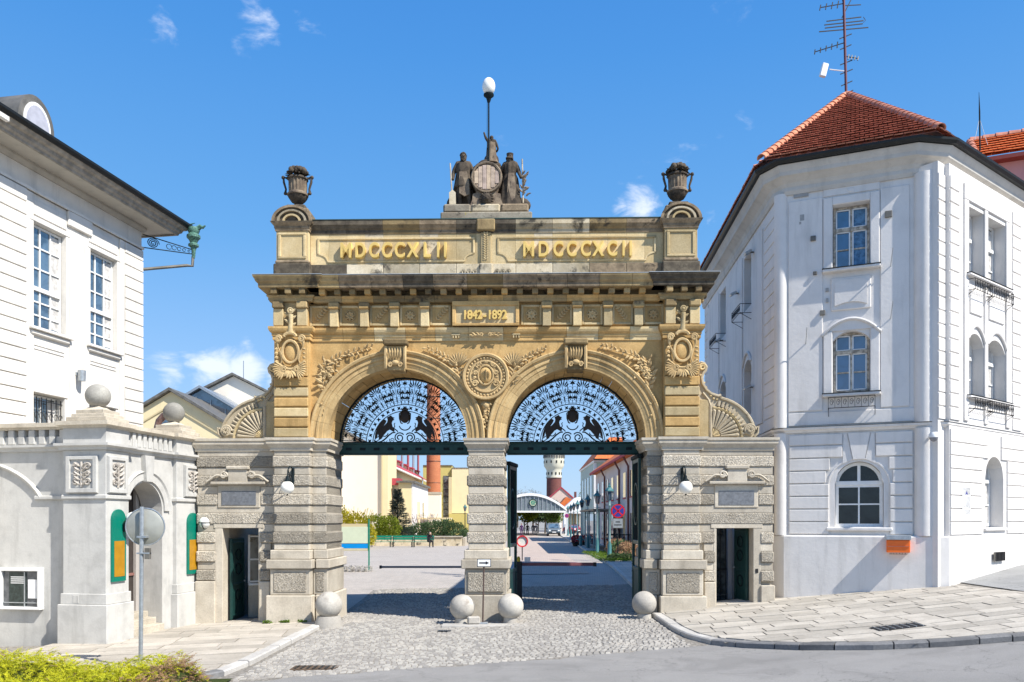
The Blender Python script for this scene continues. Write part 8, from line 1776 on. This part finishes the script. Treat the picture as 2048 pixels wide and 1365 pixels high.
o = bld('orange_roofed_sheds', 'low sheds with orange and pale roofs right of the gabled house', 1140, 150); q = MB(); q.extr([(xof(1121, 150), 3.5), (xof(1150, 150), 3.5), (xof(1150, 150), hgt(1003, 150)), (xof(1133, 150), hgt(994, 150)), (xof(1121, 150), hgt(1008, 150))], 150 - D, 158 - D, 'xz'); q.build('orange_roof', M['tileo'], o); q = MB(); q.extr([(xof(1128, 145), .5), (xof(1180, 145), .5), (xof(1180, 145), hgt(990, 145)), (xof(1150, 145), hgt(996, 145)), (xof(1128, 145), hgt(1016, 145))], 145 - D, 149 - D, 'xz'); q.build('pale_roof', M['white'], o)
bx(o, 'chimney', 'brickd', xof(1149, 150), xof(1153, 150), 150, 151, 7, hgt(984, 150))
# far trees
def tree(px, d, h, w_, label, mt='tree', n=2500, cat='tree', narrow=False, lf=.3, grp='trees beyond the yard'):
    p = ground_of(px, d); o = thing('tree', label, cat, p, 0, grp); MB().tube([p, p + Vector((.1, 0, h * .5)), p + Vector((0, 0, h * .9))], [h * .025, h * .016, .03], 6).build('trunk', M['bark'], o); r = random.Random(int(px)); bl = []
    q = MB()
    for i in range(9): a = r.uniform(0, 6.28); z0 = h * r.uniform(.3, .7); q.tube([p + Vector((0, 0, z0)), p + Vector((w_ * .35 * cos(a), w_ * .35 * sin(a), z0 + h * .2))], [.06, .02], 4)
    q.build('limbs', M['bark'], o)
    for i in range(12): a = r.uniform(0, 6.28); t = r.uniform(.3, 1); rr = w_ * .5 * (1 - abs(t - .55)) * r.uniform(.3, .8); bl.append(((p.x + rr * cos(a), p.y + rr * sin(a), p.z + h * (.25 + .68 * t)), (w_ * .22, w_ * .22, h * (.16 if narrow else .11))))
    leafmass('crown', bl, n, lf, mt, o, int(px)); return o
tree(1048, 128, 4.2, 4, 'bright green tree under the arched canopy', 'shr', 2600); tree(1090, 132, 5.5, 5, 'dark tree behind the van under the canopy', 'dkg', 3000, lf=.35); tree(1076, 134, 4.2, 4, 'darker bushy tree between the people and the van', 'dkg', 2000, lf=.3); tree(1107, 126, 4.2, 3, 'slim tree right behind the van', 'tree', 900)
tree(1168, 165, 10.6, 1.6, 'left poplar beside the mint building', 'tree', 900, narrow=True); tree(1176, 160, 11.2, 1.8, 'right poplar against the mint building', 'shr', 900, narrow=True)
tree(1066, 230, 12, 8, 'bare distant tree over the canopy roof', 'twig', 700, lf=.25); tree(1035, 230, 11, 6, 'faint distant tree at the left end of the canopy', 'twig', 500, lf=.25)
# --- vehicles
def car(px, d, bodym, label, cat, van=True, rz=0, L=4.3, Wd=1.75, Ht=1.8):
    p = ground_of(px, d); o = thing('parked_car', label, cat, p, rz); A = lambda: MB(T(*p) @ R(rz)); hw = Wd / 2
    pr = [(0, .32), (0, .78), (.12, .92), (.95, 1.05), (1.55, Ht - .08), (1.8, Ht), (L - .25, Ht), (L - .05, 1.1), (L, .8), (L, .32)] if van else [(0, .3), (0, .65), (.15, .78), (1.1, .9), (1.9, 1.36), (3.0, 1.4), (3.8, .98), (L - .05, .9), (L, .6), (L, .3)]
    q = A(); n = len(pr); vs = []
    for x, k in ((-hw, 1), (-hw * .98, 0), (hw * .98, 0), (hw, 1)):
        pass
    for s_ in (-1, 1):
        for (yy, zz) in pr: nar = 1 - .14 * max(0, (zz - .95)) / .85; vs.append((s_ * hw * nar, yy, zz))
    q.add(vs, [tuple(range(n)), tuple(range(2 * n - 1, n - 1, -1))] + [(i, n + i, n + (i + 1) % n, (i + 1) % n) for i in range(n)]); q.build('body', bodym, o)
    if van: ws = [(-.66, 1.0, 1.08), (.66, 1.0, 1.08), (.58, 1.52, Ht - .13), (-.58, 1.52, Ht - .13)]
    else: ws = [(-.62, 1.15, .93), (.62, 1.15, .93), (.54, 1.84, 1.32), (-.54, 1.84, 1.32)]
    q = A(); q.add([(a, b - .03, c + .02) for a, b, c in ws], [(0, 1, 2, 3)]); q.build('windscreen', M['glass'], o, recalc=False)
    for s_ in (-1, 1):
        A().box(s_ * hw * .93, s_ * hw * .965, 1.5, 3.6, 1.08, Ht - .25).build('side_window', M['glass'], o); A().ball((s_ * .62, .05, .75), .13, 10, 6, (1.3, .5, .9)).build('headlight', M['opal'], o, smooth_a=180); A().box(s_ * (hw + .02), s_ * (hw + .17), 1.15, 1.25, 1.0, 1.14, c=.02).build('wing_mirror', M['black'], o)
        for yy in (.75, L - .8): w_ = A(); w_.lathe([(.31, -.1), (.33, -.05), (.33, .08), (.31, .1)], (0, 0, 0), 18, M=T(s_ * (hw - .08), yy, .33) @ R(pi / 2, 'Y')); wo_ = w_.build('wheel', M['black'], o, smooth_a=40); w_ = A(); w_.lathe([(.19, -.11), (.19, .11)], (0, 0, 0), 12, M=T(s_ * (hw - .08), yy, .33) @ R(pi / 2, 'Y')); w_.build('rim', M['galv'], wo_)
    A().box(-.8, .8, -.06, .05, .32, .55, c=.03).build('bumper', M['gutter'], o); A().box(-.26, .26, -.075, -.06, .5, .62).build('number_plate', M['white'], o); A().box(-.4, .4, -.02, .01, .68, .82, c=.01).build('grille', M['black'], o)
    return o
car(1108.5, 110, plain('silver_blue_paint', (.22, .27, .31), .3, .5), 'silver-blue van parked facing the gate', 'van'); car(1157, 128, plain('faded_red_paint', (.42, .05, .08), .35, .2), 'red car parked far back on the right', 'car', False, radians(20))
# --- walking people
for k, (px, d, h, cl, lb_, ph) in enumerate(((1043, 112, 1.75, (.06, .02, .09), 'person in purple jacket walking, leftmost in the yard', 1), (1055, 116, 1.72, (.03, .03, .035), 'person in black walking, second from left in the yard', -1), (1066.5, 113, 1.74, (.03, .03, .04), 'person in black carrying a pale bag, third from left', 1), (1072, 118, 1.68, (.12, .12, .16), 'person in grey jacket farthest right of the walkers', -1))):
    p = ground_of(px, d); o = thing('person', lb_, 'person', p, 0, 'people walking in the yard'); P, r_ = body(h, dict(kl=(-.06, -.08 * ph, .28), al=(-.06, -.06 * ph, .04), tl=(-.06, -.13 * ph - .02, .02), kr=(.06, .05 * ph, .28), ar=(.06, .12 * ph, .06), tr=(.06, .06 * ph, .02), el=(-.14, .06 * ph, .64), wl=(-.14, .04, .5), er=(.14, -.06 * ph, .64), wr=(.14, -.1, .52)))
    Mx = T(*p); skin('body', place(P, Mx), HE, r_, plain('jacket_%d' % k, cl, .9), o, 1); MB(Mx).ball((0, -.01, .93 * h), .1, 10, 8, (.85, 1, 1.2)).build('head', M['skin'], o, smooth_a=180); MB(Mx).ball((0, .01, .955 * h), .1, 10, 8, (.92, 1.0, .95)).build('hair', M['cloth'], o, smooth_a=180)
    if k == 2: MB(Mx).box(.2, .34, -.15, .15, .75, 1.1, c=.03).build('bag', M['white'], o)
# ---------------------------------------------------------------- foreground juniper hedge
hd = thing('juniper_hedge', 'low golden-green juniper along the bottom left corner', 'hedge', (-7.6, -9.2, gz(-7.6, -9.2))); hd['kind'] = 'stuff'
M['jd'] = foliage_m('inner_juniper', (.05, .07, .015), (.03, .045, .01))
r = random.Random(77); vs, fs = [], []; vb, fb = [], []
def prof_h(x, y):
    """height of the hedge surface"""
    e = noise.noise(Vector((x * 1.1, y * 1.3, 0))) * .12 + noise.noise(Vector((x * 3.1, y * 3.3, 2))) * .06
    edge = smooth((-5.35 - x + .45 * noise.noise(Vector((y * 1.5, 3, 1)))) / .5) * smooth((y + 11.6) / .3) * smooth((-8.05 - y + (-.45 if x > -7.75 and x < -6.9 else 0) + .25 * noise.noise(Vector((x * 1.7, 0, 5)))) / .55)
    return (.47 + .16 * smooth((-7.4 - x) / .8) + e * 1.2) * edge
for _ in range(9500):
    x, y = r.uniform(-10.5, -5.2), r.uniform(-11.5, -8.0); h = prof_h(x, y)
    if h < .06: continue
    base = Vector((x, y, gz(x, y) + UP + h * r.uniform(.45, 1))); az = r.uniform(0, 2 * pi); el = r.uniform(.1, .7); d0 = Vector((cos(az) * cos(el), sin(az) * cos(el), sin(el))); L = r.uniform(.09, .2); brown = x > -5.95 + .35 * noise.noise(Vector((y * 2, x, 0))) and r.random() < .75 or r.random() < .03
    V_, F_ = (vb, fb) if brown else (vs, fs)
    for k in range(11):
        t = k / 10; p = base + d0 * L * t + Vector((0, 0, -.03 * t * t)); sg = 1 if k % 2 else -1; dd = (d0 + d0.cross(Vector((0, 0, 1))).normalized() * sg * .8 + Vector((r.uniform(-.3, .3), r.uniform(-.3, .3), r.uniform(-.2, .5)))).normalized(); s_ = dd.cross(Vector((r.uniform(-.5, .5), r.uniform(-.5, .5), 1))).normalized() * .007; ln = .055 * (1.2 - t * .6); i = len(V_); V_ += [p - s_, p + s_, p + dd * ln]; F_.append((i, i + 1, i + 2))
q = MB(); q.v = vs; q.f = fs; q.build('sprays', M['juni'], hd, recalc=False, kind='stuff'); q = MB(); q.v = vb; q.f = fb; q.build('brown_sprays', M['junib'], hd, recalc=False, kind='stuff')
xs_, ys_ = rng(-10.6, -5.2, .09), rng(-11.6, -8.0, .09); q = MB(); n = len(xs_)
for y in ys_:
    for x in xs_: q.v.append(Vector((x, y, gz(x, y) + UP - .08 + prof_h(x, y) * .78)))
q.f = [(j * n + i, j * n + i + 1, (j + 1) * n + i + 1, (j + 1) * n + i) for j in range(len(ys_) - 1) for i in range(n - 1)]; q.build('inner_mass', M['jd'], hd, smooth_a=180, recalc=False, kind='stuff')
# weeds at the foot of the left pier
o = thing('kerb_weeds', 'tufts of weeds at the foot of the left pier', 'weeds', gw(-5.6, -.5, -.05)); o['kind'] = 'stuff'; pts = [gw(-5.1 - .1 * k, -.5, 0) for k in range(0, 14)]; leafmass('tufts', [((p.x, p.y, gz(p.x, p.y) + UP + .02), (.07, .05, .03)) for k, p in enumerate(pts) if k % 5 < 2], 300, .05, 'grass', o, 61, 1)
